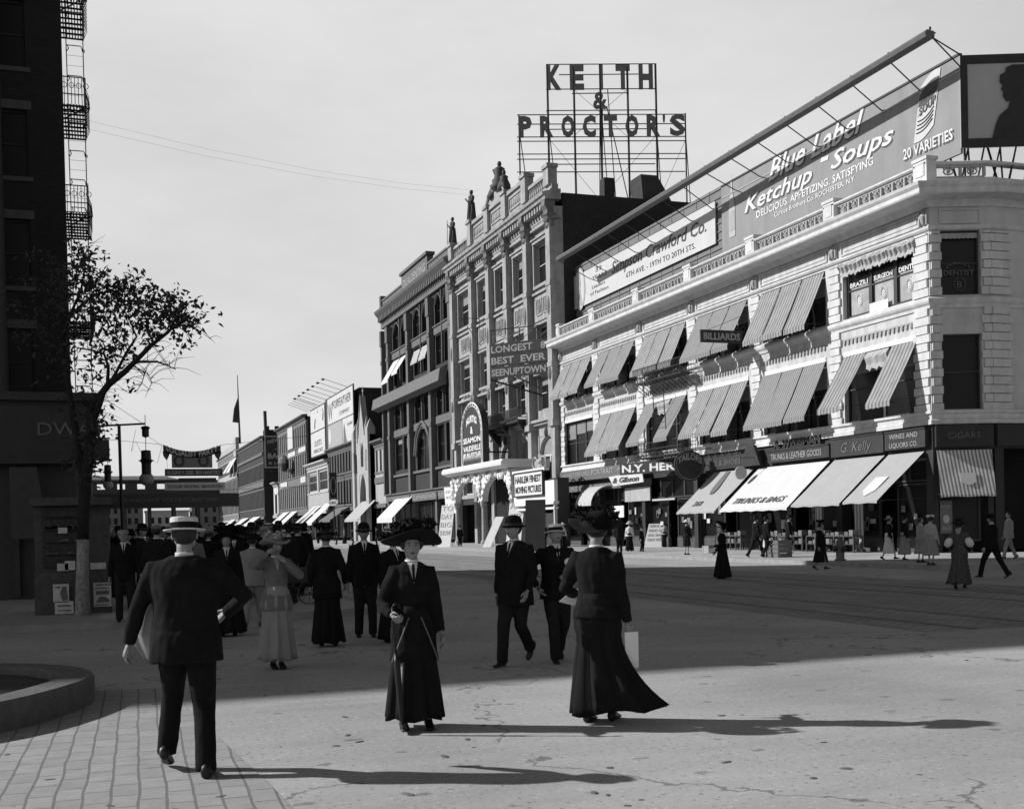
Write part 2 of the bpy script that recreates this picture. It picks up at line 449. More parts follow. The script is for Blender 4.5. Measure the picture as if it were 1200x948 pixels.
    def screen(q, y0, y1):
        n = max(2, int(round((y1-y0)/.78))); w = (y1-y0)/n
        q.box(-.16, -.04, y0, y1, 15.5, 15.56); q.box(-.16, -.04, y0, y1, 15.92, 16.02)
        for k in range(n):
            a = y0+w*k
            q.box(-.17, -.03, a-.05, a+.05, 15.56, 15.92)
            cy = a+w/2
            pts = [(-.1, cy+math.cos(t)*.2, 15.76+math.sin(t)*.13) for t in [math.pi*2*j/8 for j in range(9)]]
            q.tube(pts, .034, 5); q.ball((-.12, cy, 15.76), .07, .09, .09, 6, 5)
            q.box(-.15, -.05, cy-.2, cy-.12, 15.84, 15.92); q.box(-.15, -.05, cy+.12, cy+.2, 15.84, 15.92)
    TA = Matrix.Translation((FX, 0, 0))
    for i in range(6):
        q = MB(TA); a, b = PC[i]+.55, PC[i+1]-.55
        q = MB(TA); screen(q, a if i else a, b)
        bl.take(q).cut()
    for M, segs in ((MCH, ((.25, 2.2),)), (MCR, tuple((y, y+3.4) for y in (.6, 4.6, 8.6, 12.6, 16.6)))):
        for a, b in segs:
            q = MB(M); screen(q, a, b)
            bl.take(q).cut()
    bl.build('balustrade', M_limed, T)
    MB().box(FX-.02, FX+.1, A0, A1, 15.5, 16.0).build('parapet_wall', M_limed, T)
    for i, yc in enumerate(PC):
        yy = yc+.15 if i == 0 else (yc-.3 if i == 6 else yc)
        ped.box(FX-.30, FX+.2, yy-.42, yy+.42, 15.345, 16.25).box(FX-.345, FX+.25, yy-.47, yy+.47, 16.25, 16.38)
        ped.box(FX-.33, FX-.30, yy-.28, yy+.28, 15.6, 16.1).cut()
    ped.build('parapet_pedestal', M_lime2, T)
    # windows
    for i, (a, b, z0, z1) in enumerate(ops2):
        window(T, FX+.22, a+.002, b-.002, z0+.002, z1, 2 if i else 1, fw=.1, shade=.35, label='second floor window nearest the corner' if i == 0 else None)
    for i, (a, b, z0, z1) in enumerate(ops3):
        w = window(T, FX+.22, a+.002, b-.002, z0+.002, z1, 2, fw=.14, shade=.0 if i == 0 else .3, label='dentist and surgeon window with painted lettering' if i == 0 else None)
        if i == 0:
            sh = MB(); lt = MB(); vl = MB()
            ww = (b-a)/3
            for k, (s1) in enumerate(('DENTIST', 'SURGEON', 'BRAZILI')):
                ya = a+ww*k+.17; yb = a+ww*(k+1)-.17
                sh.box(FX+.262, FX+.272, ya, yb-.12, z0+.15, z0+1.38)
                textmb(lt, s1, (FX+.255, yb-.06, z0+1.42), (0,-1,0), (0,0,1), yb-ya-.1, .22, bold=.02)
                yc = (ya+yb)/2-.05
                for r_ in (.2, .235): lt.tube([(FX+.255, yc+math.cos(t)*r_*.95, z0+.75+math.sin(t)*r_*1.25) for t in [math.pi*2*j/14 for j in range(15)]], .012, 4)
                textmb(lt, 'B', (FX+.255, yc+.09, z0+.6), (0,-1,0), (0,0,1), .18, .3, bold=.01)
                # gathered scalloped valance
                n = 9; rg = []
                for j in range(n*2+1):
                    y = ya-.15+(yb-ya+.3)*j/(n*2); dz = .05*math.sin(j*1.9)+.03*math.sin(j*.8)
                    rg.append([(FX-.1, y, z1-.02+dz), (FX-.28+.04*math.sin(j*2), y, z1-.22+dz), (FX-.14, y, z1-.45+dz*1.2), (FX-.16, y, z1-.66+(.05 if j % 2 else 0)+dz), (FX-.12, y, z1-.64+dz), (FX-.08, y, z1-.4+dz)])
                vl.rings(rg)
            sh.build('shade', M_limed, w); lt.build('lettering', M_letw, w); vl.build('rolled_awning', M_canvasg, T)
            nb = MB(); nb.box(FX+.1, FX+.11, a+2.1, a+3.4, z0+.02, z0+.42); no = nb.build('notice', M_paper, w)
            lt = MB(); textmb(lt, 'DR. BRAZIL', (FX+.095, a+3.3, z0+.24), (0,-1,0), (0,0,1), 1.1, .1); textmb(lt, 'PAINLESS', (FX+.095, a+3.3, z0+.09), (0,-1,0), (0,0,1), 1.1, .1)
    for (z0, z1) in ((6.05, 9.15), (10.75, 13.4)):
        w = window(T, .22, .422, 2.048, z0, z1, 0, fw=.06, M=MCH, label='dark corner window with entrance lettering' if z0 > 8 else 'dark lower corner window')
        if z0 > 8:
            lt = MB(MCH)
            textmb(lt, 'ENTRANCE', (.21, 1.75, z0+1.12), (0,-1,0), (0,0,1), 1.0, .12, arc=.16)
            textmb(lt, 'DENTIST', (.21, 1.86, z0+.84), (0,-1,0), (0,0,1), 1.25, .22, bold=.015)
            for r_ in (.25, .3): lt.tube([(.21, 1.2+math.cos(t)*r_*.85, z0+.47+math.sin(t)*r_) for t in [math.pi*2*j/14 for j in range(15)]], .01, 4)
            textmb(lt, 'B', (.21, 1.31, z0+.33), (0,-1,0), (0,0,1), .2, .28)
            lt.build('lettering', M_signm, w)
            vv = MB(MCH); rg = []
            for j in range(17):
                y = .5+1.47*j/16; rg.append([(.12, y, z1-.1), (.1, y, z1-.34+(.04 if j % 2 else 0)), (.09, y, z1-.34+(.04 if j % 2 else 0)), (.1, y, z1-.1)])
            vv.rings(rg); vv.build('valance', M_limed, w)
    for (y0, y1, z0, z1) in wins: window(T, .22, y0+.002, y1-.002, z0, z1, 1, M=MCR)
    # upper awnings
    g3 = [(i, 3) for i in range(1, 6)]
    for i, n in g3:
        pj = random.uniform(.98, 1.3); a, b, z0, z1 = ops3[i]; w = (b-a)/3; lift = random.uniform(-.08, .2)
        for k in range(3):
            awning(T, FX-pj-.07*random.random(), FX-.02, a+w*k+.05, a+w*(k+1)-.05, z1-.06, 10.85+lift+random.uniform(-.05, .09), M_awnb if i % 2 else M_awn, .26, sag=.05,
                   label='striped awning hanging crooked by the BILLIARDS sign' if (i, k) == (2, 2) else None)
    for i in range(6):
        pj = random.uniform(1.12, 1.5); a, b, z0, z1 = ops2[i]; w = (b-a)/3
        ks = {0: (0, 2), 1: (0, 1, 2), 2: (0, 1, 2), 3: (0, 2), 4: (0, 1, 2), 5: ()}[i]
        for k in ks:
            awning(T, FX-pj-.08*random.random(), FX-.05, a+w*k+.05, a+w*(k+1)-.05, z1-.03, 6.48+random.uniform(-.08, .16), M_awn if i % 2 else M_awnb, .24, sag=.05)
        if 1 not in ks and i in (0, 3):
            vl = MB(); rg = []
            for j in range(13):
                y = a+w+.1+(w-.2)*j/12; dz = .06*math.sin(j*1.7)
                rg.append([(FX-.08, y, z1-.05), (FX-.26, y, z1-.3+dz), (FX-.14, y, z1-.6+dz), (FX-.15, y, z1-.85+dz+(.05 if j % 2 else 0)), (FX-.1, y, z1-.8+dz), (FX-.04, y, z1-.3)])
            vl.rings(rg); vl.build('rolled_awning', M_canvasg, T)
    # street floor: piers, show windows, doorways, sign fascia
    sf = MB(); sf.box(FX+.02, FX+.45, A0, A1, 4.42, 5.45)
    for i, yc in enumerate(PC):
        yy = yc+.2 if i == 0 else (yc-.25 if i == 6 else yc)
        pp = MB(); pp.box(FX+.0, FX+.4, yy-.22, yy+.22, .15, 4.42).build('shop_pier', M_signd, T)
    q = MB(MCH); q.box(0, .45, 0, CH, 4.42, 5.45).box(0, .4, .02, .25, .15, 4.42).box(0, .4, 2.3, 2.48, .15, 4.42)
    r = MB(MCR); r.box(0, .45, 0, LCR, 4.42, 5.45)
    for y in (0.3, 5, 10, 15, LCR-.3): r.box(0, .4, y-.22, y+.22, .15, 4.42)
    for z in (q, r):
        n = len(sf.v); sf.v += z.v; sf.f += [tuple(t+n for t in s) for s in z.f]; sf.mi += z.mi
    sf.build('shop_front_beam', M_signd, T)
    for i in range(6):
        a, b = PC[i]+.45, PC[i+1]-.24
        m = a+(b-a)*.5
        sw = window(T, FX+.35, a, m-.6, .75, 3.1, 0, rail=False, name='show_window'); window(T, FX+.35, m+.6, b, .75, 3.1, 0, rail=False, name='show_window')
        st = MB(); st.box(FX+.3, FX+.5, a, m-.6, .15, .75).cut(); st.box(FX+.3, FX+.5, m+.6, b, .15, .75); st.build('stall_riser', M_wood, T)
        window(T, FX+.33, a, b, 3.15, 4.38, 3, rail=False, name='transom_window')
        window(T, FX+1.2, m-.5, m+.5, .15, 3.0, 0, name='shop_door')
        gd = MB()
        for k in range(9):
            y = random.uniform(a+.1, m-.9) if k % 2 else random.uniform(m+.7, b-.3); z = random.uniform(.9, 2.3); h = random.uniform(.2, .5); w = random.uniform(.15, .4)
            gd.box(FX+.30, FX+.33, y, y+w, z, z+h, k % 3).cut()
        gd.build('show_card', [M_post, M_mag, M_signm], T)
    window(T, .3, .45, 2.1, .6, 3.4, 0, M=MCH, name='show_window', rail=False)
    for k in range(4):
        y = 1+k*5; window(T, .3, y, y+3.6, .7, 4., 1, M=MCR, name='show_window', rail=False)
    # shop awnings
    sg = [(58.35, 54.1, M_awn3, 'pale awning with a dark boot-shaped patch', 2.18), (53.6, 47.3, M_canvas, 'white canvas awning lettered TRUNKS & BAGS', 2.2),
          (47.0, 43.2, M_awn3, 'plain striped shop awning next to the white one', 2.3), (43.0, 40.6, M_awn3, 'striped shop awning with a pale shield patch', 2.35)]
    for y1, y0, m, lb, zb in sg:
        o = awning(T, FX-2.5, FX-.12, y0+.03, y1-.03, 4.36, zb, m, .10, label=lb, scal=2)
        d = Vector((-2.38, 0, zb-4.36)); dn = d.normalized(); up = -dn
        nrm = Vector((0,-1,0)).cross(up)
        def on(y, s, lift=.035): return Vector((FX-.12, y, 4.36)) + d*s + nrm*lift
        if m is M_canvas:
            t = MB(); textmb(t, 'TRUNKS & BAGS', on(y1-.75, .86, .03), (0,-1,0), up, 4.7, .42, shear=.35); t.build('lettering', M_signm, o)
        elif y1 > 58:
            t = MB(); pts = [(1.95, .02), (1.5, .02), (1.62, .3), (1.75, .5), (1.98, .58), (2.3, .56), (2.35, .46), (2.15, .25)]
            n = len(pts); f1 = [on(y1-p, s, .02) for p, s in pts]; f2 = [on(y1-p, s, .04) for p, s in pts]
            t.rings([f1, f2]); t.build('dark_patch', M_signm, o)
            t = MB(); textmb(t, '268', on(y1-1.2, .86, .03), (0,-1,0), up, .9, .4); 
            t.build('lettering', M_signm, o)
        elif y1 < 43.1:
            t = MB(); pts = [(.75, .5), (1.6, .5), (1.6, .78), (1.2, .9), (.75, .78)]
            t.rings([[on(y1-p, s, .02) for p, s in pts], [on(y1-p, s, .035) for p, s in pts]]); t.build('pale_patch', M_canvas, o)
    o = awning(T, -1.0, -.1, .12, 2.38, 4.36, 2.5, M_awn4, .08, M=MCH, y0b=.32, y1b=2.56, label='boldly striped corner awning with a pale shield patch', scal=2)
    t = MB(MCH); d = Vector((-.9, .16, -1.86)); n_ = Vector((-.90, 0, .43))
    t.rings([[Vector((-.1, 0, 4.36)) + d*s + Vector((0, y, 0)) + n_*l for y, s in ((.9, .52), (1.55, .52), (1.55, .72), (1.22, .8), (.9, .72))] for l in (.02, .035)])
    t.build('pale_patch', M_canvas, o)
    # fascia sign boards, one per shop
    fas = [(52.6, 47.25, 4.55, 5.12, ['TRUNKS & LEATHER GOODS'], M_letg, 0), (47.1, 43.2, 4.5, 5.32, ['G. Kelly'], M_signm, .3), (43.1, 40.45, 4.55, 5.3, ['WINES AND', 'LIQUORS CO.'], M_letg, 0)]
    for y1, y0, z0, z1, tx, lm, shr in fas:
        b = MB(); b.box(FX-.22, FX+.0, y0, y1, z0, z1); b.box(FX-.26, FX-.0, y0, y1, z1, z1+.06)
        o = b.build('fascia_board', M_signd, T, ); h = (z1-z0)/len(tx)
        t = MB()
        for k, s in enumerate(tx):
            textmb(t, s, (FX-.235, y1-.35 - (.5 if shr else 0), z1-h*(k+1)+h*.22), (0,-1,0), (0,0,1), (y1-y0-.7)*(.7 if shr else .95), h*.56, shear=shr)
        t.build('lettering', lm, o)
    t = MB(); t.box(FX-.16, FX-.1, 48.0, 52.2, 5.19, 5.24); textmb(t, 'A. WEISSMAN', (FX-.14, 52.1, 5.24), (0,-1,0), (0,0,1), 4.1, .42, bold=.03, ext=.04)
    t.build('raised_letters', M_iron, T)
    b = MB(MCH); b.box(-.2, 0, .05, 2.42, 4.5, 5.4); o = b.build('fascia_board', M_signd, T)
    t = MB(MCH); textmb(t, 'CIGARS', (-.21, 1.95, 4.85), (0,-1,0), (0,0,1), 1.35, .26); t.build('lettering', M_signm, o)
    b = MB(MCR); b.box(-.2, 0, .05, LCR-.05, 4.5, 5.4); b.build('fascia_board', M_signd, T)
    # striped curtain boards between shops, thin white post
    b = MB()
    for (px, w) in ((1008, .5), (962, .55)):
        y = fa(px, 630, FX-.2)[0]; b.box(FX-.3, FX-.2, y-w/2, y+w/2, .25, 2.35).cut()
    b.build('striped_door_panel', M_awn2, T)
    # fascia left part
    b = MB(); b.box(FX-.35, FX, 66.4, 80.9, 4.9, 5.5); b.box(FX-.5, FX, 66.4, 80.9, 4.72, 4.9); o = b.build('fascia_board', M_signm, T)
    t = MB(); textmb(t, 'HUNSTERFORD', (FX-.36, 80.3, 5.05), (0,-1,0), (0,0,1), 5.0, .3); textmb(t, 'PORTRAIT', (FX-.36, 75.0, 5.02), (0,-1,0), (0,0,1), 3.6, .38); textmb(t, 'ARTISTIC', (FX-.36, 70.8, 5.08), (0,-1,0), (0,0,1), 4.0, .3)
    t.build('lettering', M_letg, o)
    b = MB(); b.box(FX-.05, FX, 66.4, 80.5, 4.0, 4.45); o = b.build('fascia_board', M_signm, T)
    t = MB(); textmb(t, 'SMOKERS ARTICLES IMPORTED TOBACCO', (FX-.06, 79.5, 4.1), (0,-1,0), (0,0,1), 10.5, .24); t.build('lettering', M_letg, o)
    b = MB(); b.prism([(66.3, 4.2), (70.8, 4.1), (71.6, 4.75), (66.5, 4.85)], 0, FX-.62, FX-.55); o = b.build('banner_board', M_canvas, T)
    t = MB(); textmb(t, '& Gibson', (FX-.63, 70.9, 4.3), (0,-1,0), (0,.0,1), 4.0, .34, shear=.25, bold=.04); t.build('lettering', M_letd, o)
    b = MB(); b.box(FX-.1, FX-.02, 66.5, 70.2, 3.05, 3.95); b.build('white_transom_board', M_canvasg, T)
    b = MB(); b.box(FX-.1, FX-.02, 63.2, 66.2, 3.0, 3.12); b.build('door_lintel', M_framel, T)
    # arched entrance awning (half-barrel)
    b = MB(); rg = []
    for y in (75.0, 73.9, 72.9, 72.4):
        rg.append([(FX-.1-1.5*math.sin(t), y, 2.9+1.35*math.cos(t)) for t in [math.pi/2*k/7 for k in range(8)]] + [(FX-.1-1.46*math.sin(t), y, 2.87+1.31*math.cos(t)) for t in [math.pi/2*k/7 for k in range(7, -1, -1)]])
    b.rings(rg); tag(b.build('awning', M_awn2, T), 'small barrel-shaped striped awning over a doorway')
    # iron fire balconies at the third bay
    for z, lbl in ((10.2, 'iron balcony under the third floor'), (7.65, 'lower iron balcony')):
        b = MB(); y0, y1 = 60.2, 66.6
        z0 = z-.0 if z > 9 else 5.62
        x = FX-1.1
        b.box(x, FX-.2, y0, y1, z0-.05, z0); 
        for zz in (z0+.45, z0+.85): b.tube([(FX-.2, y0, zz), (x, y0, zz), (x, y1, zz), (FX-.2, y1, zz)], .02, 5)
        k = int((y1-y0)/.16)
        for j in range(k+1): b.box(x-.01, x+.01, y0+(y1-y0)*j/k-.008, y0+(y1-y0)*j/k+.008, z0, z0+.85)
        for j in range(6):
            for yy in (y0, y1): b.box(x+.17*j-.008, x+.17*j+.008, yy-.01, yy+.01, z0, z0+.85)
        for j in range(13):
            yy = y0+(y1-y0)*j/12; b.tube([(FX-.2, yy, z0-.75), (FX-.5, yy, z0-.5), (x+.05, yy, z0-.1), (x, yy, z0)], .022, 4)
            b.tube([(x+.2+.16*math.cos(t), yy, z0+.2+.16*math.sin(t)) for t in [math.pi*2*q/8 for q in range(9)]], .014, 4)
        tag(b.build('fire_balcony', M_iron, T), lbl)
    b = MB()
    for yy in (63.6, 62.2): b.tube([(FX-1.0, yy, 5.6), (FX-1.25, yy, 10.1)], .03, 5)
    for k in range(15): z = 5.8+k*.29; x = FX-1.0-.25*(z-5.6)/4.5; b.tube([(x, 63.6, z), (x, 62.2, z)], .012, 4)
    b.build('ladder', M_iron, T)
    return T
build_A()

# ------------------------------------------------------------------ signs hung on block A
def sgn(name, lb, loc, cat='sign'): return thing(name, loc, lb, cat)
def billiards():
    T = sgn('billiards_sign', 'dark projecting sign reading BILLIARDS beside the upper striped awnings', (32.5, 55, 11))
    y = 54.6; b = MB(); b.box(29.75, 32.2, y-.06, y+.06, 10.95, 11.6); b.build('board', M_signd, T)
    t = MB(); textmb(t, 'BILLIARDS', (29.9, y-.065, 11.1), (1,0,0), (0,0,1), 2.15, .36, bold=.02); t.build('lettering', M_letg, T)
    f = MB(); f.tube([(32.2, y, 11.5), (32.6, y, 11.5)], .03).tube([(32.2, y, 11.05), (32.6, y, 11.05)], .03); f.tube([(30.2, y, 11.6), (32.5, y, 12.5)], .012)
    # ornament at the wall end
    f.tube([(32.25+.12*math.cos(a), y, 11.7+.14*math.sin(a)) for a in [math.pi*2*q/8 for q in range(9)]], .03, 5); f.build('bracket', M_iron, T)
billiards()
T_ny = sgn('newspaper_sign', 'projecting sign with white letters N.Y. HER. over the white transom', (32.4, 62.5, 4.6))
_a = Vector((30.55, 66.6, 0)); _b = Vector((32.55, 62.4, 0)); _d = (_b-_a).normalized(); _n = _d.cross(Vector((0,0,1)))
b = MB(); b.rings([[_a+Vector((0,0,z))+_n*s for z, s in ((4.62,.05),(5.32,.05),(5.32,-.05),(4.62,-.05))], [_b+Vector((0,0,z))+_n*s for z, s in ((4.7,.05),(5.42,.05),(5.42,-.05),(4.7,-.05))]]); b.build('board', M_signd, T_ny)
t = MB(); textmb(t, 'N.Y. HER.', _a+_d*.2+_n*.055+Vector((0,0,4.78)), _d, (0,0,1), 4.2, .46, bold=.03); t.build('lettering', M_letw, T_ny)
T_ta = sgn('tailors_sign', 'oval hanging sign lettered TAILORS beneath the iron balcony', (32.5, 60, 5))
b = MB(); y = 58.6; b.prism([(31.1+.95*math.cos(a), 4.85+(.75 if math.sin(a) > 0 else .95)*math.sin(a)) for a in [math.pi*2*k/20 for k in range(20)]], 1, y-.05, y+.05); b.build('board', M_signd, T_ta)
t = MB(); textmb(t, 'TAILORS', (30.35, y-.06, 4.85), (1,0,0), (0,0,1), 1.5, .34, bold=.02, arc=.26)
t.tube([(31.1+.84*math.cos(a), y-.06, 4.85+(.64 if math.sin(a) > 0 else .84)*math.sin(a)) for a in [math.pi*2*k/20 for k in range(21)]], .012, 4); t.build('lettering', M_letg, T_ta)
b = MB(); b.tube([(31.1, y, 5.6), (32.5, y, 5.75)], .03); b.tube([(32.0, y, 4.8), (32.6, y, 4.8)], .03); b.build('bracket', M_iron, T_ta)
# hanging round sign and long dark sign above the first awning
T_rd = sgn('round_sign', 'small round hanging sign in front of the first pale awning', (32.5, 56.5, 4.4))
y, z = fa(868, 554, 31.3); b = MB(); b.prism([(31.3+.34*math.cos(a), z+.34*math.sin(a)) for a in [math.pi*2*k/16 for k in range(16)]], 1, y-.05, y+.05); b.build('board', M_letg, T_rd)
b = MB(); b.tube([(31.3, y, z+.33), (31.3, y, 4.9), (32.5, y, 4.9)], .02); b.build('bracket', M_iron, T_rd)
T_sc = sgn('scroll_sign', 'long dark sign board topped with iron scrollwork left of the raised shop letters', (32.5, 56, 4.6))
b = MB(); b.box(FX-.3, FX-.02, 53.4, 59.6, 4.5, 5.2); b.prism([(52.9, 4.5), (54.6, 4.5), (54.3, 5.5), (53.5, 5.55)], 0, FX-.5, FX-.31); b.build('board', M_signd, T_sc)
t = MB(); textmb(t, 'HATS & SHOES', (FX-.31, 59.1, 4.7), (0,-1,0), (0,0,1), 4.0, .3, shear=.2); t.build('lettering', M_signm, T_sc)
b = MB()
for k in range(6):
    yc = 58.8-k*.75; b.tube([(FX-.15, yc+.3*math.cos(a), 5.22+.16*abs(math.sin(a*1.5))) for a in [math.pi*j/8 for j in range(9)]], .02, 4)
b.build('scrollwork', M_iron, T_sc)
T_bs = sgn('double_board_sign', 'weathered double sign board standing between the ticket stall and the barrel awning', (30.5, 78, 3))
y0, _ = fa(640, 575, 31); y1, _ = fa(667, 575, 31)
b = MB(); b.box(30.9, 31.0, y1, (y0+y1)/2-.05, 2.9, 4.2); b.box(30.9, 31.0, (y0+y1)/2+.05, y0, 2.9, 4.2); b.box(30.88, 31.02, y0, y0+.2, 2.8, 4.3); b.build('board', M_signm, T_bs)
t = MB()
for k, (s1, s2) in enumerate((('GRAND', 'POOL'), ('PARLOR', 'ROOM'), ('UP', 'STAIRS'))):
    textmb(t, s1, (30.89, y0-.2, 3.85-k*.38), (0,-1,0), (0,0,1), 1.4, .22); textmb(t, s2, (30.89, (y0+y1)/2-.2, 3.85-k*.38), (0,-1,0), (0,0,1), 1.3, .22)
t.build('lettering', M_letg, T_bs)
b = MB(); b.tube([(31, (y0+y1)/2, 4.2), (32.6, (y0+y1)/2, 4.6)], .03).tube([(31, (y0+y1)/2, 3), (32.6, (y0+y1)/2, 3)], .03); b.build('bracket', M_iron, T_bs)

# ------------------------------------------------------------------ roof billboards on block A
def billboards():
    X = 33.9
    T = thing('ketchup_billboard', (X, 50, 14.6), 'long grey roof billboard lettered Blue Label Ketchup - Soups with a can and a bottle', 'billboard')
    ya = fa(1125, 120, X)[0]; yb = fa(846, 260, X)[0]; z0, z1 = 16.55, 20.55
    b = MB(); b.box(X, X+.12, ya, yb, z0, z1); b.build('board', M_bbrd, T)
    b = MB(); b.box(X-.03, X-.002, ya, yb, z1-.66, z1-.62); b.build('moulding', M_bgrey, T)
    b = MB(); b.box(X-.05, X+.15, ya, yb, z1, z1+.09); b.build('frame', M_iron, T)
    b = MB()
    k = 9
    for j in range(k+1):
        y = ya+(yb-ya)*j/k; b.tube([(X+.2, y, z1), (X+.2, y, 14.6)], .05, 5); b.tube([(X+.2, y, z1-.4), (X+2.2, y, 14.6)], .05, 5)
    b.build('support_frame', M_iron, T)
    L = yb-ya
    def Y(px, py): return fa(px, py, X)
    def word(s, pxa, pya, pxb, pyb, h, shear=.0, bold=.012, m=M_letw, sh=True):
        y1_, z_ = Y(pxa, pya); y2_, z2 = Y(pxb, pyb); d = Vector((0, y2_-y1_, z2-z_)); w = d.length
        if sh:
            t = MB(); textmb(t, s, (X-.014, y1_-.07, z_-.07), d, (0,0,1), w, h, shear, bold+.015, ext=.002); t.build('letter_shadow', M_bband, T)
        t = MB(); textmb(t, s, (X-.022, y1_, z_), d, (0,0,1), w, h, shear, bold, ext=.004); t.build('lettering', m, T)
    word('Blue Label', 901, 213, 1014, 151, 1.12, .42, .012)
    word('Ketchup', 873, 250, 952, 212, .85, .34, .012)
    word('-', 962, 195, 972, 191, .9, .3, .04, sh=False)
    word('Soups', 974, 199, 1048, 166, .85, .34, .012)
    word('DELICIOUS. APPETIZING. SATISFYING', 887, 256, 1024, 193, .38, 0, .012, sh=False)
    word('Curtice Brothers Co. ROCHESTER, N.Y.', 908, 255, 1003, 212, .26, 0, .006, sh=False)
    word('20 VARIETIES', 1059, 188, 1117, 163, .46, 0, .015)
    # soup can, leaning, painted in relief
    yc, zc = Y(1087, 124); c, s_ = math.cos(.22), math.sin(.22)
    def Q(u, v, l): u, v = u*.82, v*.82; return (X-l, yc-(u*c+v*s_), zc+v*c+u*.30)
    def quad(pts, l, m, nm='can'): 
        t = MB(); t.rings([[Q(u, v, l) for u, v in pts], [Q(u, v, l+.006) for u, v in pts]]); t.build(nm, m, T)
    def bow(u0, u1, v, dv, n=8): return [(u0+(u1-u0)*k/n, v-dv*math.sin(math.pi*k/n)) for k in range(n+1)]
    quad(bow(-.82, .82, -1.42, .22)+bow(.82, -.82, 1.35, -.25), .024, M_bwhite)
    quad(bow(-.78, .78, .35, .2)+bow(.78, -.78, .98, -.2), .036, M_bband, 'can_label')
    quad(bow(-.72, .72, .28, .2)+bow(.72, -.72, -.2, -.2), .04, M_bgrey, 'can_label')
    t = MB(); textmb(t, 'TOMATO', Q(-.6, .42, .046), (0, -1, .25), (0,0,1), 1.15, .2); textmb(t, 'SOUP', Q(-.55, -.22, .05), (0, -1, .25), (0,0,1), 1.1, .34, bold=.02)
    for k in range(4):
        t.tube([Q(u, v, .05) for u, v in bow(-.66, .66, -.42-.2*k, .16)], .022, 4)
    t.build('lettering', M_bband, T)
    # bottle
    yc, zc = Y(858, 243); pf = [(.07, 1.75), (.09, 1.7), (.07, 1.6), (.08, 1.1), (.14, .7), (.3, .2), (.34, -.2), (.34, -1.5), (.3, -1.65)]
    pl = [(yc-r_, zc+z_) for r_, z_ in pf] + [(yc+r_, zc+z_) for r_, z_ in pf[::-1]]
    t = MB(); t.prism(pl, 0, X-.03, X-.02); t.build('painted_bottle', M_bgrey, T)
    t = MB(); t.prism([(yc-.27, zc-.2), (yc+.27, zc-.2), (yc+.27, zc-1.3), (yc-.27, zc-1.3)], 0, X-.042, X-.033); t.build('bottle_label', M_letg, T)
    # white board
    T2 = thing('department_store_billboard', (X, 68, 14.6), 'white roof billboard lettered Simpson Crawford Co. set in a battened fence', 'billboard')
    yl = fa(670, 340, X)[0]; yr = fa(838, 260, X)[0]
    b = MB(); b.box(X+.16, X+.2, yb+.02, yl+1.5, 16.2, 20.75)
    k = 9
    for j in range(k+1): z = 16.25+j*.48; b.box(X+.1, X+.158, yb+.02, yl+1.5, z, z+.06)
    for j in range(16): y = yb+.1+(yl+1.3-yb)*j/15; b.box(X+.13, X+.157, y-.03, y+.03, 16.2, 20.75)
    b.build('batten_fence', M_batten, T2)
    zb0 = (fa(838, 285, X)[1]+fa(673, 364, X)[1])/2; zb1 = (fa(838, 238, X)[1]+fa(673, 323, X)[1])/2
    b = MB(); b.box(X, X+.07, yr, yl, zb0, zb1); b.build('board', M_bwhite, T2)
    def w2(s, pxa, pya, pxb, pyb, h, shear=0., bold=.0, m=M_letd):
        y1_, z_ = Y(pxa, pya); y2_, z2 = Y(pxb, pyb); d = Vector((0, y2_-y1_, z2-z_)); t = MB()
        textmb(t, s, (X-.014, y1_, z_), d, (0,0,1), d.length, h, shear, bold, ext=.003); t.build('lettering', m, T2)
    w2('Simpson Crawford Co.', 717, 321, 828, 271, .82, .22, .012)
    w2('6TH AVE. - 19TH TO 20TH STS.', 734, 326, 815, 291, .36)
    w2('39', 698, 319, 705, 316, .36); w2('YEARS', 694, 329, 711, 322, .3); w2('Leaders', 694, 339, 709, 332, .26, 0, 0, M_bband); w2('of Fashion', 692, 347, 713, 338, .26, 0, 0, M_bband)
    yc, zc = Y(680, 339); 
    for r_, m, l in ((1., M_bgrey, .02), (.88, M_bwhite, .03)):
        t = MB(); t.prism([(yc+.95*r_*math.cos(a), zc+1.55*r_*math.sin(a)) for a in [math.pi*2*k/20 for k in range(20)]], 0, X-l-.008, X-l); t.build('medallion', m, T2)
    t = MB(); t.prism([(yc+.0, zc+1.2), (yc+.18, zc+1.05), (yc+.1, zc+.8), (yc+.28, zc+.55), (yc+.12, zc+.1), (yc+.36, zc-.5), (yc+.5, zc-1.2), (yc-.4, zc-1.2), (yc-.2, zc-.4), (yc-.12, zc+.1), (yc-.22, zc+.5), (yc-.1, zc+.8), (yc-.15, zc+1.05)], 0, X-.05, X-.04)
    t.build('lady_figure', M_letg, T2)
    # portrait board facing the crossing
    ang = math.atan2(1, .28); o0 = Vector((X-.02, ya-.05, 0)); dr = Vector((.93, -.36, 0)).normalized(); nn = dr.cross(Vector((0,0,1)))
    T3 = thing('portrait_billboard', tuple(o0+Vector((0,0,14.6))), 'framed roof billboard with a dark bust in profile above the corner', 'billboard')
    def G(u, z, l): return o0+dr*u+nn*l+Vector((0,0,z))
    def slab(pts, l0, l1, m, nm): t = MB(); t.rings([[G(u, z, l0) for u, z in pts], [G(u, z, l1) for u, z in pts]]); t.build(nm, m, T3)
    slab([(0, 16.75), (5.2, 16.75), (5.2, 20.5), (0, 20.5)], -.1, 0, M_bgrey, 'board')
    for q in ([(0, 16.75), (.28, 16.75), (.28, 20.5), (0, 20.5)], [(.28, 16.75), (4.92, 16.75), (4.92, 17.1), (.28, 17.1)], [(.28, 20.15), (4.92, 20.15), (4.92, 20.5), (.28, 20.5)], [(4.92, 16.75), (5.2, 16.75), (5.2, 20.5), (4.92, 20.5)]):
        slab(q, .002, .06, M_signd, 'frame')
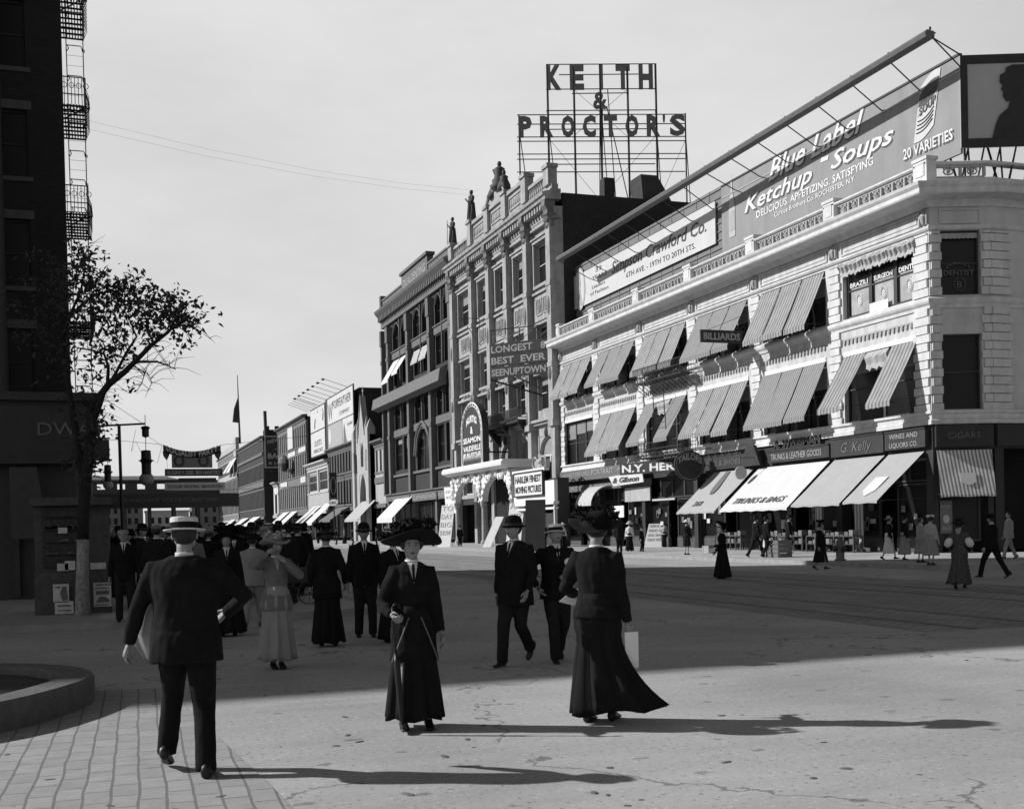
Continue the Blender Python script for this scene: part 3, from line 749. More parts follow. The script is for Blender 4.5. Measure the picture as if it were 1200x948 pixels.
    prof = [(1.25, 17.1), (1.38, 17.6), (1.55, 18.0), (1.9, 18.3), (2.0, 18.6), (1.85, 18.55), (1.7, 18.8), (1.72, 19.0), (1.62, 19.05), (1.7, 19.25), (1.58, 19.35), (1.6, 19.65), (1.8, 19.75), (1.85, 19.95), (2.1, 20.05), (2.6, 20.05), (2.95, 19.85), (3.1, 19.4), (3.0, 18.9), (2.9, 18.5), (3.1, 18.2), (3.6, 17.9), (3.8, 17.5), (3.85, 17.1)]
    slab(prof, .065, .075, M_signd, 'painted_bust')
    b = MB()
    for k in range(8):
        u = .3+k*.65; b.tube([G(u, 16.75, -.05), G(u+.3*(-1)**k, 14.7, -.5)], .04, 5); b.tube([G(u, 16.75, -.05), G(u, 14.7, -1.6)], .035, 5)
    b.build('support_frame', M_iron, T3)
    # lamp trough carried on long arms in front of the boards
    T4 = thing('lamp_trough', (31, 56, 20), 'long metal lamp trough held out on thin rods in front of the roof billboards', 'lamp trough')
    ta = fa(1090, 38, 32.1); tb = fa(655, 303, 31.5)
    def TX(y): return 32.1+(31.5-32.1)*(y-ta[0])/(tb[0]-ta[0])
    def TZ(y): return (ta[1]+(tb[1]-ta[1])*(y-ta[0])/(tb[0]-ta[0]))-.3
    b = MB(); b.rings([[(TX(y)+dx, y, TZ(y)+dz) for dx, dz in ((-.2, .12), (.15, .06), (.22, .14), (.2, .36), (-.15, .4), (-.26, .28))] for y in (ta[0], tb[0])]); b.build('trough', M_tin, T4)
    b = MB(); b.tube([(TX(y)+.25, y, TZ(y)+.3) for y in (ta[0], tb[0])], .035, 5)
    k = 15
    for j in range(k+1):
        y = ta[0]+(tb[0]-ta[0])*j/k; b.lathe([(.05, 0), (.05, .09), (.02, .12)], (TX(y), y, TZ(y)+.4), 6)
        if y > ya-.5:
            b.tube([(TX(y)+.1, y, TZ(y)+.1), (X, y+.35, 20.0 if y < yb else TZ(y)-.9)], .03, 5)
    b.tube([(32.2, ta[0], TZ(ta[0])+.1), (X, ya, 20.6)], .03, 5)
    b.build('rods', M_iron, T4)
    b = MB()
    for j in range(3): b.tube([(X, ya-.1, 20.6), (X-.5+j*.2, ya-3, 23.5)], .025, 5)
    return
billboards()
# ------------------------------------------------------------------ building B: theatre front with statues
B0, B1 = 81.4, 107.6
def archfill(mb, X0, X1, y0, y1, zs, zt, kind='round', mi=0, n=10):
    "spandrels closing a rectangular opening (zs..zt) down to an arch"
    yc = (y0+y1)/2; r = (y1-y0)/2; H = zt-zs-.02
    for sgn_ in (-1, 1):
        pts = [(yc+sgn_*r, zt), (yc, zt)]
        for k in range(n+1):
            t = math.pi/2*(1-k/n)
            if kind == 'round': p = (yc+sgn_*r*math.cos(t), zs+H*math.sin(t))
            else:
                u = k/n; p = (yc+sgn_*r*u, zs+H*math.sqrt(max(0, 1-u**1.6)))
            pts.append(p)
        mb.prism(pts, 0, X0, X1, mi)
def theatre():
    T = thing('theatre_building', (FX, B0, .15), 'tall ornate theatre front with pilasters, statues on the parapet and narrow paired windows', 'building')
    PL = [81.75, 86.8, 91.6, 96.2, 101.1, 107.1]
    ops = []; f = MB()
    arch = []
    for i in range(5):
        a = PL[i]+.95; b = PL[i+1]-.8
        ops += [(a, b, 20.1, 23.2), (a, b, 14.0, 17.0), (a, b, 10.5, 13.2)]
        arch.append((a, b, 4.6, 8.5)); 
    wall(f, FX, FX+.5, B0, B1, 4.2, 25.2, ops+arch)
    for a, b, z0, z1 in arch: archfill(f, FX+.05, FX+.45, a, b, 7.1, 8.5)
    f.build('facade', M_thea, T)
    s = MB(); s.box(FX+.5, 50, B0, B0+.4, .15, 26.2); s.box(49.6, 50, B0+.4, B1, .15, 26.2); s.box(FX+.5, 49.6, B1-.4, B1, .15, 26.2)
    s.box(FX+.3, 49.6, B0+.4, B1-.4, 25.6, 25.9); s.build('side_wall', M_brickside, T)
    v = MB(); v.box(FX+1.6, FX+1.7, B0+.4, B1-.4, .15, 25.5)
    for z in (4, 9.2, 13.6, 19.5): v.box(FX+.5, FX+1.6, B0+.4, B1-.4, z, z+.2)
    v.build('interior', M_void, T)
    # boldly projecting pilasters
    p = MB(); cp = MB()
    for i, y in enumerate(PL):
        p.box(FX-.62, FX-.003, y-.42, y+.42, 9.3, 24.2); p.box(FX-.5, FX-.003, y-.36, y+.36, .15, 9.3)
        p.box(FX-.7, FX-.0, y-.5, y+.5, 9.0, 9.5); 
        for z in (13.4, 19.4): p.box(FX-.68, FX, y-.47, y+.47, z, z+.35)
        cp.lathe([(.42, 0), (.5, .15), (.46, .4), (.62, .8), (.72, .9), (.72, 1.0)], (FX-.35, y, 23.6), 8, sx=.9)
        for k in range(6): cp.ball((FX-.72, y-.3+.12*k, 24.1+.1*(k % 2)), .1, .09, .16, 6, 5)
        # consoles
        cp.prism([(FX-.9, 26.0), (FX-.95, 25.2), (FX-.75, 24.9), (FX-.66, 24.2), (FX-.1, 24.2), (FX-.1, 26.0)], 1, y-.4, y+.4)
        cp.ball((FX-.55, y, 17.9), .2, .3, .8, 7, 6); cp.ball((FX-.6, y, 12.9), .2, .3, .5, 7, 6)
        p.cut(); cp.cut()
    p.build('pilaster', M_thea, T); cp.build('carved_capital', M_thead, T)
    # panels and window dressings
    d = MB(); dd = MB()
    for i in range(5):
        a = PL[i]+.5; b = PL[i+1]-.5; m = (a+b)/2
        for z0, z1 in ((17.35, 19.35), (4.25, 4.55)): d.box(FX-.10, FX-.002, a, b, z0, z1)
        for k in (-1, 1):
            y = m+k*.75
            for (q0, q1, r0, r1) in ((y-.6, y+.6, 17.75, 17.83), (y-.6, y+.6, 18.95, 19.03), (y-.6, y-.52, 17.83, 18.95), (y+.52, y+.6, 17.83, 18.95)): d.box(FX-.16, FX-.101, q0, q1, r0, r1)
            dd.ball((FX-.1, y, 18.4), .1, .36, .42, 8, 6)
            for j in range(6): dd.ball((FX-.1, y+.34*math.cos(j), 18.4+.4*math.sin(j)), .08, .13, .13, 5, 4)
        d.box(FX-.28, FX-.002, a-.02, b+.02, 19.37, 19.55); d.box(FX-.22, FX-.002, a+.2, b-.2, 23.3, 23.55); d.box(FX-.34, FX-.002, a+.1, b-.1, 23.55, 23.68)
        d.box(FX-.18, FX-.002, a+.2, b-.2, 17.02, 17.2); d.box(FX-.16, FX-.002, a+.25, a+.45, 20.0, 23.3); d.box(FX-.16, FX-.002, b-.35, b-.15, 20.0, 23.3)
        d.box(FX-.2, FX-.002, a+.2, b-.2, 19.85, 20.08); d.box(FX-.16, FX-.002, a+.3, b-.2, 13.75, 13.97)
        d.box(FX-.3, FX-.002, a, b, 13.2, 13.4)
        dd.ball((FX-.06, m, 8.75), .2, .18, .4, 7, 5)
        for z in (13.52,): 
            for k in (-1, 0, 1): dd.ball((FX-.05, m+k*1.0, z+.1), .1, .4, .14, 7, 5)
        dd.cut()
        d.box(FX-.55, FX-.002, a, b, 9.55, 9.75); d.box(FX-.35, FX-.002, a, b, 9.35, 9.55).cut()
        for z0, z1, nm_ in ((20.1, 23.2, 1), (14.0, 17.0, 1), (10.5, 13.2, 1)):
            window(T, FX+.28, a+.452, b-.302, z0, z1, 1, fm=M_framel, fw=.13, shade=random.choice((0, .25, .0)))
        window(T, FX+.28, a+.452, b-.302, 4.6, 7.1, 1, fm=M_framel, fw=.16, name='arched_window')
        g = MB(); g.box(FX+.33, FX+.34, a+.46, b-.31, 7.1, 8.4); o = g.build('fanlight', M_glassl, T)
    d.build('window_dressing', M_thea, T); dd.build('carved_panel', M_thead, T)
    # entablature, dentils, cornice, parapet
    def run(name, prof, m, y0=B0-.25, y1=B1+.1): b = MB(); b.prism(prof, 1, y0, y1); return b.build(name, m, T)
    X = FX
    run('frieze', [(X+.3, 24.25), (X-.35, 24.25), (X-.35, 24.4), (X-.2, 24.45), (X-.2, 24.6), (X-.26, 24.66), (X-.26, 24.8), (X-.3, 24.85), (X-.3, 25.1), (X+.3, 25.1)], M_thea)
    b = MB()
    k = int((B1-B0)/.55)
    for j in range(k): y = B0+.2+(B1-B0-.3)*j/k; b.box(X-.8, X-.28, y-.13, y+.13, 25.13, 25.6).cut()
    b.build('cornice_bracket', M_thea, T)
    run('cornice', [(X+.3, 25.62), (X-.95, 25.62), (X-1.0, 25.8), (X-1.15, 25.9), (X-1.2, 26.1), (X-.6, 26.25), (X-.5, 26.4), (X+.3, 26.4)], M_thea)
    run('parapet_base', [(X+.1, 26.4), (X-.42, 26.4), (X-.42, 26.75), (X+.1, 26.75)], M_thea)
    b = MB(); at = MB()
    for i in range(5):
        a = PL[i]+.5; c = PL[i+1]-.5
        if i in (0, 4):
            b.box(X-.4, X-.05, a, c, 27.6, 27.85)
            k = 9
            for j in range(k): b.lathe([(.09, 0), (.14, .2), (.14, .35), (.07, .6), (.1, .85)], (X-.22, a+.25+(c-a-.5)*j/(k-1), 26.75), 7)
            b.cut()
        else:
            at.box(X-.32, X+.1, a, c, 26.75, 28.45); at.box(X-.5, X+.1, a-.1, c+.1, 28.45, 28.75)
            for (q0, q1, r0, r1) in ((a+.35, c-.35, 27.1, 27.2), (a+.35, c-.35, 28.05, 28.15), (a+.35, a+.45, 27.2, 28.05), (c-.45, c-.35, 27.2, 28.05)): at.box(X-.4, X-.321, q0, q1, r0, r1)
            for j in range(6): at.ball((X-.34, a+.8+(c-a-1.6)*j/5, 27.62), .08, .2, .3, 6, 5)
            at.cut()
    b.build('balustrade', M_thea, T); at.build('attic_panel', M_thea, T)
    b = MB()
    for i, y in enumerate(PL):
        h = 28.0 if i in (0, 5) else 28.7
        yy = y+.1 if i == 0 else y
        b.box(X-.62, X+.1, yy-.5, yy+.5, 26.75, h); b.box(X-.74, X+.16, yy-.6, yy+.6, h, h+.28).cut()
    b.build('pedestal', M_thea, T)
    # curved pediment under the statue group
    yc = (PL[2]+PL[3])/2
    b = MB(); pts = [(yc+2.4*math.cos(t), 28.75+1.15*math.sin(t)) for t in [math.pi*k/12 for k in range(13)]]
    b.prism(pts, 0, X-.4, X+.1); b.tube([(X-.45, y, z) for y, z in pts], .15, 6); b.build('pediment', M_thea, T)
    # roof top boxes behind the lettering
    r = MB(); r.box(40, 42, 88, 92, 25.9, 27.6); r.box(36.5, 49, 92, 100, 25.9, 26.8); r.build('roof_house', M_roof, T)
    r = MB(); q = dp(712, 240, 95); r.box(q.x-.45, q.x+.45, q.y-.45, q.y+.45, 25.9, 29.2); r.build('chimney', M_brick, T)
    q = dp(767, 250, 92); r = MB(); r.prism([(q.x-1.3, 25.9), (q.x-1.5, 28.3), (q.x-.1, 28.3), (q.x+1.4, 25.9)], 1, q.y-.8, q.y+1.2); r.build('skylight', M_roof, T)
    # balcony over the arches
    b = MB(); b.box(X-1.3, X-.01, 87.2, 95.8, 9.8, 10.0)
    for zz in (10.2, 10.9): b.tube([(X-.02, 87.2, zz), (X-1.3, 87.2, zz), (X-1.3, 95.8, zz), (X-.02, 95.8, zz)], .035, 5)
    for j in range(36): y = 87.2+8.6*j/35; b.box(X-1.32, X-1.28, y-.05, y+.05, 10.0, 10.9)
    for y in (87.6, 91.5, 95.4): b.prism([(X-1.2, 9.8), (X-.05, 9.8), (X-.05, 8.4), (X-.4, 8.7)], 1, y-.15, y+.15)
    b.build('iron_balcony', M_iron, T)
    # ground storey
    g = MB(); g.box(X, X+.5, B0, B1, 3.7, 4.2); 
    for i, y in enumerate(PL): g.box(X, X+.45, y-.4, y+.4, .15, 3.7)
    g.build('ground_storey', M_signd, T)
    return T, PL
TB, PLB = theatre()

def statue(name, lb, y, z, h, arm=1, x=FX-.25, staff=False):
    T = thing(name, (x, y, z), lb, 'statue')
    b = MB()
    b.lathe([(.34*h/2, 0), (.36*h/2, .02*h), (.27*h/2, .3*h), (.22*h/2, .5*h), (.17*h/2, .6*h), (.24*h/2, .72*h), (.26*h/2, .8*h), (.12*h/2, .845*h), (.08*h/2, .87*h)], (x, y, z), 12, sx=.8)
    b.ball((x, y, z+.935*h), .065*h, .06*h, .075*h, 10, 8)
    b.ball((x+.03, y, z+.97*h), .06*h, .065*h, .05*h, 8, 6)
    for s in (-1, 1):
        if s == arm: b.tube([(x, y+s*.11*h, z+.8*h), (x-.06*h, y+s*.19*h, z+.66*h), (x-.14*h, y+s*.22*h, z+.78*h)], [.045*h, .038*h, .028*h], 7)
        else: b.tube([(x, y+s*.11*h, z+.8*h), (x-.03*h, y+s*.16*h, z+.62*h), (x-.14*h, y+s*.06*h, z+.6*h)], [.045*h, .038*h, .028*h], 7)
    for k in range(7):
        a = k*.9; b.tube([(x+math.cos(a)*.1*h, y+math.sin(a)*.11*h, z+.6*h), (x+math.cos(a)*.15*h, y+math.sin(a)*.17*h, z+.02*h)], .018*h, 4)
    if staff: b.tube([(x-.15*h, y+arm*.23*h, z), (x-.14*h, y+arm*.22*h, z+.95*h)], .012*h, 5)
    b.build('figure', M_statue, T, True); return T
statue('statue', 'draped statue holding a staff, farthest along the theatre parapet', 107.1, 28.28, 2.5, 1, staff=True)
statue('statue', 'lone draped statue standing between the staff bearer and the crowning group', 101.1, 28.98, 2.7, 1)
def group():
    y, z = (PLB[2]+PLB[3])/2, 29.9; x = FX-.2
    T = thing('statue_group', (x, y, z), 'dark group of statues crowning the curved theatre pediment', 'statue')
    b = MB()
    b.lathe([(.75, 0), (.7, .3), (.5, .9), (.4, 1.3), (.48, 1.65), (.2, 1.85)], (x, y-.5, z-.2), 10); b.ball((x, y-.5, z+1.87), .19, .19, .24)
    b.tube([(x, y-.5, z+1.4), (x-.2, y+.1, z+1.2), (x-.3, y+.3, z+1.6)], [.13, .11, .08], 6)
    for s, o in ((1, 1.2), (-1, 1.4)):
        b.lathe([(.6, 0), (.55, .4), (.32, .9), (.36, 1.1), (.14, 1.25)], (x, y+s*o-.2, z-.6), 9); b.ball((x, y+s*o-.2, z+.85), .17, .17, .22)
        b.tube([(x, y+s*o, z-.1), (x-.2, y+s*(o+.6), z-.2), (x-.2, y+s*(o+1.0), z-.7)], [.25, .2, .12], 7)
    b.build('figures', M_statue, T, True)
group()

# KEITH & PROCTOR'S roof lettering on an open iron frame
def roofsign():
    T = thing('roof_sign', tuple(dp(703, 235, 102)), "huge open roof sign on an iron frame reading KEITH & PROCTOR'S", 'sign')
    D = 102.
    def P(px, py, d=D): return dp(px, py, d)
    def letters(s, xa, ya, xb, yb, h, w_each=None):
        A = P(xa, ya); B = P(xb, yb); d = (B-A); n = len(s); t = MB()
        W = d.length; adv = W/(n-.28 if n > 1 else 1)
        for k, ch in enumerate(s):
            if ch == "'": textmb(t, "'", A + d.normalized()*(adv*k-.25), d, (0,0,1), .22, h, bold=.02, ext=.08); continue
            wd = adv*.62
            if ch == 'I': wd = adv*.17
            off = (adv*.72-wd)/2 if ch in 'I' else 0
            textmb(t, ch, A + d.normalized()*(adv*k+off), d, (0,0,1), wd, h, bold=.05, ext=.08)
        t.build('lettering', M_limed2, T)
    letters('KEITH', 641, 104, 768, 103, 1.95); letters('PROCTOR', 608, 160, 776, 158.5, 1.7)
    t = MB(); textmb(t, 'S', P(785, 158), P(803, 157.5)-P(785, 158), (0,0,1), 1.35, 1.72, bold=.035, ext=.08); textmb(t, "'", P(777, 158), P(803, 157.5)-P(785, 158), (0,0,1), .2, 1.72, bold=.02, ext=.08)
    textmb(t, '&', P(695, 127), P(712, 127)-P(695, 127), (0,0,1), 1.25, 1.42, bold=.03, ext=.08); t.build('lettering', M_limed2, T)
    f = MB(); r = .06; zr = 25.9
    def post(px, top, base_d=D, r=.07):
        a = P(px, top); f.tube([a, (a.x, a.y, zr)], r, 5)
    for px, top in ((641, 76), (672, 79), (703, 76), (735, 79), (768, 75)): post(px, top, r=.10)
    for px, top in ((608, 135), (803, 133)): post(px, top)
    for y, xa, xb in ((76, 640, 768), (105, 640, 768), (110, 670, 737), (130, 640, 768), (135, 606, 803), (161, 606, 803), (88, 655, 755), (146, 606, 803), (152, 640, 768), (166, 606, 803), (181, 606, 803), (187, 606, 803), (193, 640, 768), (202, 606, 803)):
        f.tube([P(xa, y), P(xb, y-.8)], .045, 4)
    for px in (703, 706): f.tube([P(px, 127), P(px, 235)], .05, 4)
    vd = Vector((math.sin(TH), math.cos(TH), 0))
    for px, top, b0 in ((703, 105, 6), (712, 105, 6), (641, 130, 5), (768, 130, 5), (803, 150, 5), (608, 150, 4)):
        a = P(px, top); q = a + vd*b0; f.tube([a, (q.x+1.5, q.y, zr)], .045, 4)
    f.tube([P(711, 125), P(740, 250)], .05, 4)
    for a, b in (((641, 160), (703, 235)), ((768, 160), (703, 235)), ((672, 105), (735, 160)), ((735, 105), (672, 160)), ((803, 165), (770, 240))):
        f.tube([P(*a), P(*b)], .018, 4)
    f.build('iron_frame', M_iron, T)
M_limed2 = nmat('sign_letter_paint', .15, .7, .2, 3.)
roofsign()

# LONGEST & BEST ... electric sign
def longest():
    A = Vector((28.95, 86.6, 0)); Bv = Vector((32.35, 82.6, 0)); d = (Bv-A).normalized(); n = d.cross(Vector((0,0,1))); L = (Bv-A).length
    T = thing('show_sign', tuple(A+Vector((0,0,13.5))), 'three-row dark electric sign reading LONGEST 8, BEST EVER, SEENUPTOWN', 'sign')
    za = [fa(579, y, 28.95)[1] for y in (413, 426.5, 440.5)]
    for k, s in enumerate(('LONGEST   8', 'BEST  EVER', 'SEENUPTOWN')):
        z = za[k]
        b = MB(); b.rings([[A+n*q+Vector((0,0,zz)) for q, zz in ((-.08, z-.12), (.08, z-.12), (.08, z+.72), (-.08, z+.72))], [Bv+n*q+Vector((0,0,zz)) for q, zz in ((-.08, z-.12), (.08, z-.12), (.08, z+.72), (-.08, z+.72))]])
        o = b.build('board', M_signd, T)
        t = MB(); textmb(t, s, A+d*.15+n*.085+Vector((0,0,z+.04)), d, (0,0,1), L-.5, .52, bold=.025); t.build('lettering', M_letg, o)
    f = MB()
    for u in (.1, L*.5, L-.1):
        p = A+d*u; f.tube([p+Vector((0,0,za[2]-.2)), p+Vector((0,0,za[0]+1.8))], .05, 5)
    f.tube([A+Vector((0,0,za[0]+1.8)), Bv+Vector((.2,0,za[0]+1.8))], .04, 5)
    f.tube([A+Vector((0,0,za[2]-.2)), Vector((FX-.1, 84.5, za[2]-1.6))], .07, 5).tube([A+d*2.4+Vector((0,0,za[2]-.2)), Vector((FX-.1, 83, za[2]-1.6))], .07, 5)
    f.tube([A+Vector((0,0,za[0]+1.8)), Vector((FX, 95, za[0]+3.2))], .02, 4); f.tube([A+Vector((0,0,za[0]+.8)), Vector((FX, 92, za[0]+1.0))], .02, 4)
    for k in range(7): f.tube([A+d*(L*k/7)+Vector((0,0,za[0]+1.0+.5*(k % 2))), A+d*(L*(k+1)/7)+Vector((0,0,za[0]+1.5-.5*(k % 2)))], .025, 4)
    # bracket scrollwork on the facade side
    for (yy, z0) in ((98.5, 19.8), (98.5, 12.4)):
        f.tube([(FX-.6, yy, z0), (FX-2.2, yy, z0), (FX-.6, yy-.2, z0-2.4), (FX-.6, yy, z0)], .04, 4)
    f.build('iron_frame', M_iron, T)
longest()

# blade sign over the theatre entrance
def arch_sign():
    x = 29.4
    ya = fa(541, 510, x)[0]; yb = fa(566, 510, x)[0]; yc = (ya+yb)/2; hw = (ya-yb)/2
    z0 = fa(541, 549, x)[1]+.2; z1 = fa(553, 471, x)[1]; zs = z1-hw*.85
    T = thing('entrance_sign', (x, yc, z0), 'round-topped white sign with electric lettering reading HURTIG & SEAMON above the theatre portico', 'sign')
    def out(s): return [(yc+hw*s, z0), (yc+hw*s, zs)] + [(yc+hw*s*math.cos(t), zs+(z1-zs)*s*math.sin(t)) for t in [math.pi*k/14 for k in range(1, 14)]] + [(yc-hw*s, zs), (yc-hw*s, z0)]
    b = MB(); b.prism(out(1), 0, x, x+.5); b.build('board', M_signd, T)
    r = MB(); pts = [(x-.04, y, z) for y, z in out(.97)]; r.tube(pts, .07, 5); r.tube([(x-.04, y, z) for y, z in out(.86)], .04, 4)
    for k, (y, z) in enumerate(out(.92)): r.ball((x-.05, y, z), .1, .1, .1, 6, 4)
    n = 12
    for k in range(n):
        y = yc+hw*.85-hw*1.7*k/n; r.tube([(x-.04, y, z0+.75), (x-.04, y-hw*.85/n, z0+.3), (x-.04, y-hw*1.7/n, z0+.75)], .05, 4)
    r.build('lamp_border', M_letw, T)
    t = MB(); w = hw*1.6; U = (0,0,1); dd = (0,-1,0); o = yc+w/2
    textmb(t, 'HURTIG', (x-.03, o-.2*w, zs+.55), dd, U, w*.6, .55, bold=.04, arc=.3); textmb(t, '&', (x-.03, yc+.35, zs-.1), dd, U, .7, .6, bold=.03)
    H = zs-z0
    t2 = MB()
    for s, z in (('SEAMON', z0+H*.68), ('VAUDEVILLE', z0+H*.42), ('BURLESQUE', z0+H*.2)):
        textmb(t, s, (x-.03, o, z), dd, U, w, H*.17, bold=.03)
    t.build('lettering', M_letw, T)
    f = MB(); f.tube([(x+.5, yc, z0+1), (FX, yc, z0+1)], .06).tube([(x+.5, yc, zs), (FX, yc, zs)], .06); f.box(x+.1, x+.4, yc-1.5, yc+1.5, 6.3, z0); f.build('bracket', M_iron, T)
arch_sign()

def portico():
    x = 29.6; y1 = fa(532, 600, x)[0]; y0 = fa(600, 600, x)[0]
    T = thing('theatre_portico', (x, y0, .15), 'white two-arched theatre portico with scrolled ornament', 'portico')
    zt = 6.35; n = 2; w = (y1-y0)/n
    b = MB()
    for k in range(n):
        a = y0+w*k+.45; c = y0+w*(k+1)-.45
        b2 = (a, c)
        archfill(b, x, x+.5, a, c, 3.7, 5.6); b.box(x, x+.5, a, c, 5.6, 6.0)
    for k in range(n+1):
        y = y0+w*k; b.box(x, x+.5, y-.45 if k else y, y+.45 if k < n else y, 3.7, 6.0)
    b.build('arcade', M_white, T)
    c = MB()
    for k in range(n+1):
        y = y0+w*k+(.25 if k == 0 else (-.25 if k == n else 0))
        c.lathe([(.3, 0), (.3, .3), (.2, .4), (.17, 3.0), (.28, 3.3), (.3, 3.55)], (x+.25, y, .15), 12).cut()
    c.build('column', M_limed, T)
    r = MB(); r.prism([(x-.9, zt-.1), (x-.95, zt+.1), (x-.8, zt+.35), (FX, zt+.35), (FX, zt-.25), (x-.4, zt-.3)], 1, y0-.4, y1+.4); r.build('canopy_roof', M_white, T)
    o = MB(); random.seed(5)
    for k in range(26):
        y = y0+.2+(y1-y0-.4)*k/25; s = .18+.12*random.random()
        o.ball((x-.1, y, 5.75+.25*math.sin(k*1.3)), .16, s, s*1.1, 7, 5)
    for k in range(n+1):
        for j in range(5): o.ball((x-.12, y0+w*k+.15*math.sin(j*2), 4.2+.33*j), .14, .2+.03*j, .22, 7, 5)
    for k in range(n):
        for j in range(13):
            t = math.pi*j/12; ry = (w-.9)/2+.12; o.ball((x-.05, y0+w*k+w/2+ry*math.cos(t), 3.7+2.0*math.sin(t)), .08, .12, .12, 6, 4)
    o.build('scroll_ornament', M_white, T)
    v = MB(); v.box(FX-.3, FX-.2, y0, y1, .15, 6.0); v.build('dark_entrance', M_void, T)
    # urns on top
    return T, y0, y1
TP, py0, py1 = portico()

def ticket_stall():
    x = 29.6; ya = py0-.5; yb = fa(650, 600, x)[0]
    T = thing('ticket_stall', (x, yb, .15), 'white fronted ticket stall with a framed sign for moving pictures', 'stall')
    za, zb = fa(640, 592, x)[1], fa(640, 566, x)[1]
    b = MB(); b.box(x, x+.25, yb, ya, 3.3, 4.75); b.box(x-.12, x+.3, yb-.1, ya+.1, 3.1, 3.3); b.box(x-.05, x+.28, yb-.05, ya+.05, 2.75, 2.9)
    b.box(x-.1, x+.3, yb+1.6, ya, 5.5, 5.7); b.build('white_fascia', M_white, T)
    s = MB(); s.box(x+.25, x+1.1, yb, yb+.12, .15, 4.9); s.box(x+.25, x+1.1, yb+.12, ya, 4.75, 4.9); s.build('side_panel', M_signd, T)
    p = MB()
    for y in (yb+.1, ya-.1): p.box(x, x+.2, y-.1, y+.1, .15, 3.1).cut()
    p.box(x+.02, x+.12, yb+3.0, yb+3.1, .15, 2.75); p.build('post', M_framel, T)
    g = MB(); sy0, sy1 = yb+1.9, ya-.6; z0, z1 = 3.85, 5.45
    g.box(x-.14, x-.02, sy0, sy1, z0, z1); o = g.build('sign_board', M_white, T)
    f = MB()
    for q in ((sy0-.1, sy1+.1, z0-.1, z0), (sy0-.1, sy1+.1, z1, z1+.1), (sy0-.1, sy0, z0, z1), (sy1, sy1+.1, z0, z1)): f.box(x-.18, x-.02, *q)
    f.build('sign_frame', M_iron, o)
    t = MB(); w = sy1-sy0-.4; textmb(t, 'HARLEM FINEST', (x-.145, sy1-.2, (z0+z1)/2+.12), (0,-1,0), (0,0,1), w, .5, bold=.04); textmb(t, 'MOVING PICTURES', (x-.145, sy1-.2, z0+.18), (0,-1,0), (0,0,1), w, .5, bold=.04)
    t.build('lettering', M_letd, o)
    c = MB()
    for k in range(7): c.ball((x+.1, yb+3+.5*math.sin(k), 5.8+.25*k*.5), .15, .5-.05*k, .2, 8, 5)
    c.tube([(x+.1, yb+3.9+.5*math.cos(a), 6.1+.4*math.sin(a)) for a in [math.pi*2*k/10 for k in range(11)]], .07, 5); c.tube([(x+.1, yb+2.2+.5*math.cos(a), 6.1+.4*math.sin(a)) for a in [math.pi*2*k/10 for k in range(11)]], .07, 5)
    c.build('crest', M_limed, T)
    d = MB(); d.box(x+.3, x+.4, yb+.4, yb+2.8, .3, 2.5); d.build('dark_poster_frame', M_signd, T)
    return yb, ya
ts0, ts1 = ticket_stall()
# leaning boards in front of the portico
def leaning(name, lb, px, py, w, h, m, lean=.5, x=None, slant=0., cat='board', txt=None, rot=R(38), k_=.22):
    g = gr(px, py, .15); x = x or g.x
    T = thing(name, (g.x, g.y, .15), lb, cat); b = MB()
    v = MB(Matrix.Translation(g) @ Matrix.Rotation(rot, 4, 'Z'))
    dx = k_*h; 
    v.rings([[(0, -w/2, 0), (0, w/2, 0), (.04, w/2, 0), (.04, -w/2, 0)], [(dx, -w/2+slant, h), (dx, w/2+slant, h), (dx+.04, w/2+slant, h), (dx+.04, -w/2+slant, h)]]); v.build('board', m, T)
    if txt:
        t = MB(v.M)
        for k, s in enumerate(txt):
            z = h*(.88-.78*k/len(txt)); textmb(t, s, (dx*z/h-.015, w/2*.86+slant*z/h, z-.05), (0,-1,0), Vector((dx, slant, h)), w*.85, h*.5/len(txt))
        t.build('lettering', M_letg, T)
    v = MB(v.M); v.tube([(dx, 0, h*.9), (dx+.5, 0, 0)], .02, 4); v.build('prop', M_wood, T)
leaning('poster_board', 'tall white board leaning between the portico arches', 520, 641, 1.2, 3.2, M_white, txt=['TO', 'DAY', 'BIG', 'SHOW'])
leaning('poster_board', 'tall white board leaning against the right portico column', 601, 640, 1.3, 3.2, M_white, txt=['ALL', 'WEEK', '10c'])
leaning('poster_board', 'narrow white board slanting beside the taller right-hand board', 570, 641, .7, 2.2, M_white, slant=-.9)
leaning('poster_board', 'dark framed board standing at the end of the ticket stall', 627, 646, 1.35, 3.0, M_void, k_=.05)
leaning('handbill_board', 'white printed handbill board propped on the pavement by the girl in a light blouse', 767, 641, 1.5, 1.45, M_bwhite, slant=-.25, txt=['MUSICAL CLASSES', 'PIANO VIOLIN', 'AND SINGING', 'TERMS WITHIN'])
T = thing('hanging_board', (31, 97, 3), 'white price board hanging left of the portico', 'board')
b = MB(); y, z = fa(527, 562, 30); b.prism([(y+1.9, 5.3), (y-1.9, 5.2), (y-1.9, 2.9), (y+1.4, 2.9)], 0, 30.0, 30.08); b.build('board', M_white, T)
t = MB(); textmb(t, 'EDISON', (29.99, y+1.4, 4.7), (0,-1,0), (0,0,1), 2.6, .3); textmb(t, 'MOVING', (29.99, y+1.3, 4.2), (0,-1,0), (0,0,1), 2.6, .3); textmb(t, '5c 10c', (29.99, y+1.2, 3.2), (0,-1,0), (0,0,1), 2.4, .6, bold=.03); t.build('lettering', M_letg, T)
b = MB(); b.tube([(30.04, y, 5.2), (32.6, y, 5.6)], .03).tube([(30.05, y+1, .15), (30.05, y+1, 2.95)], .05); b.build('bracket', M_iron, T)

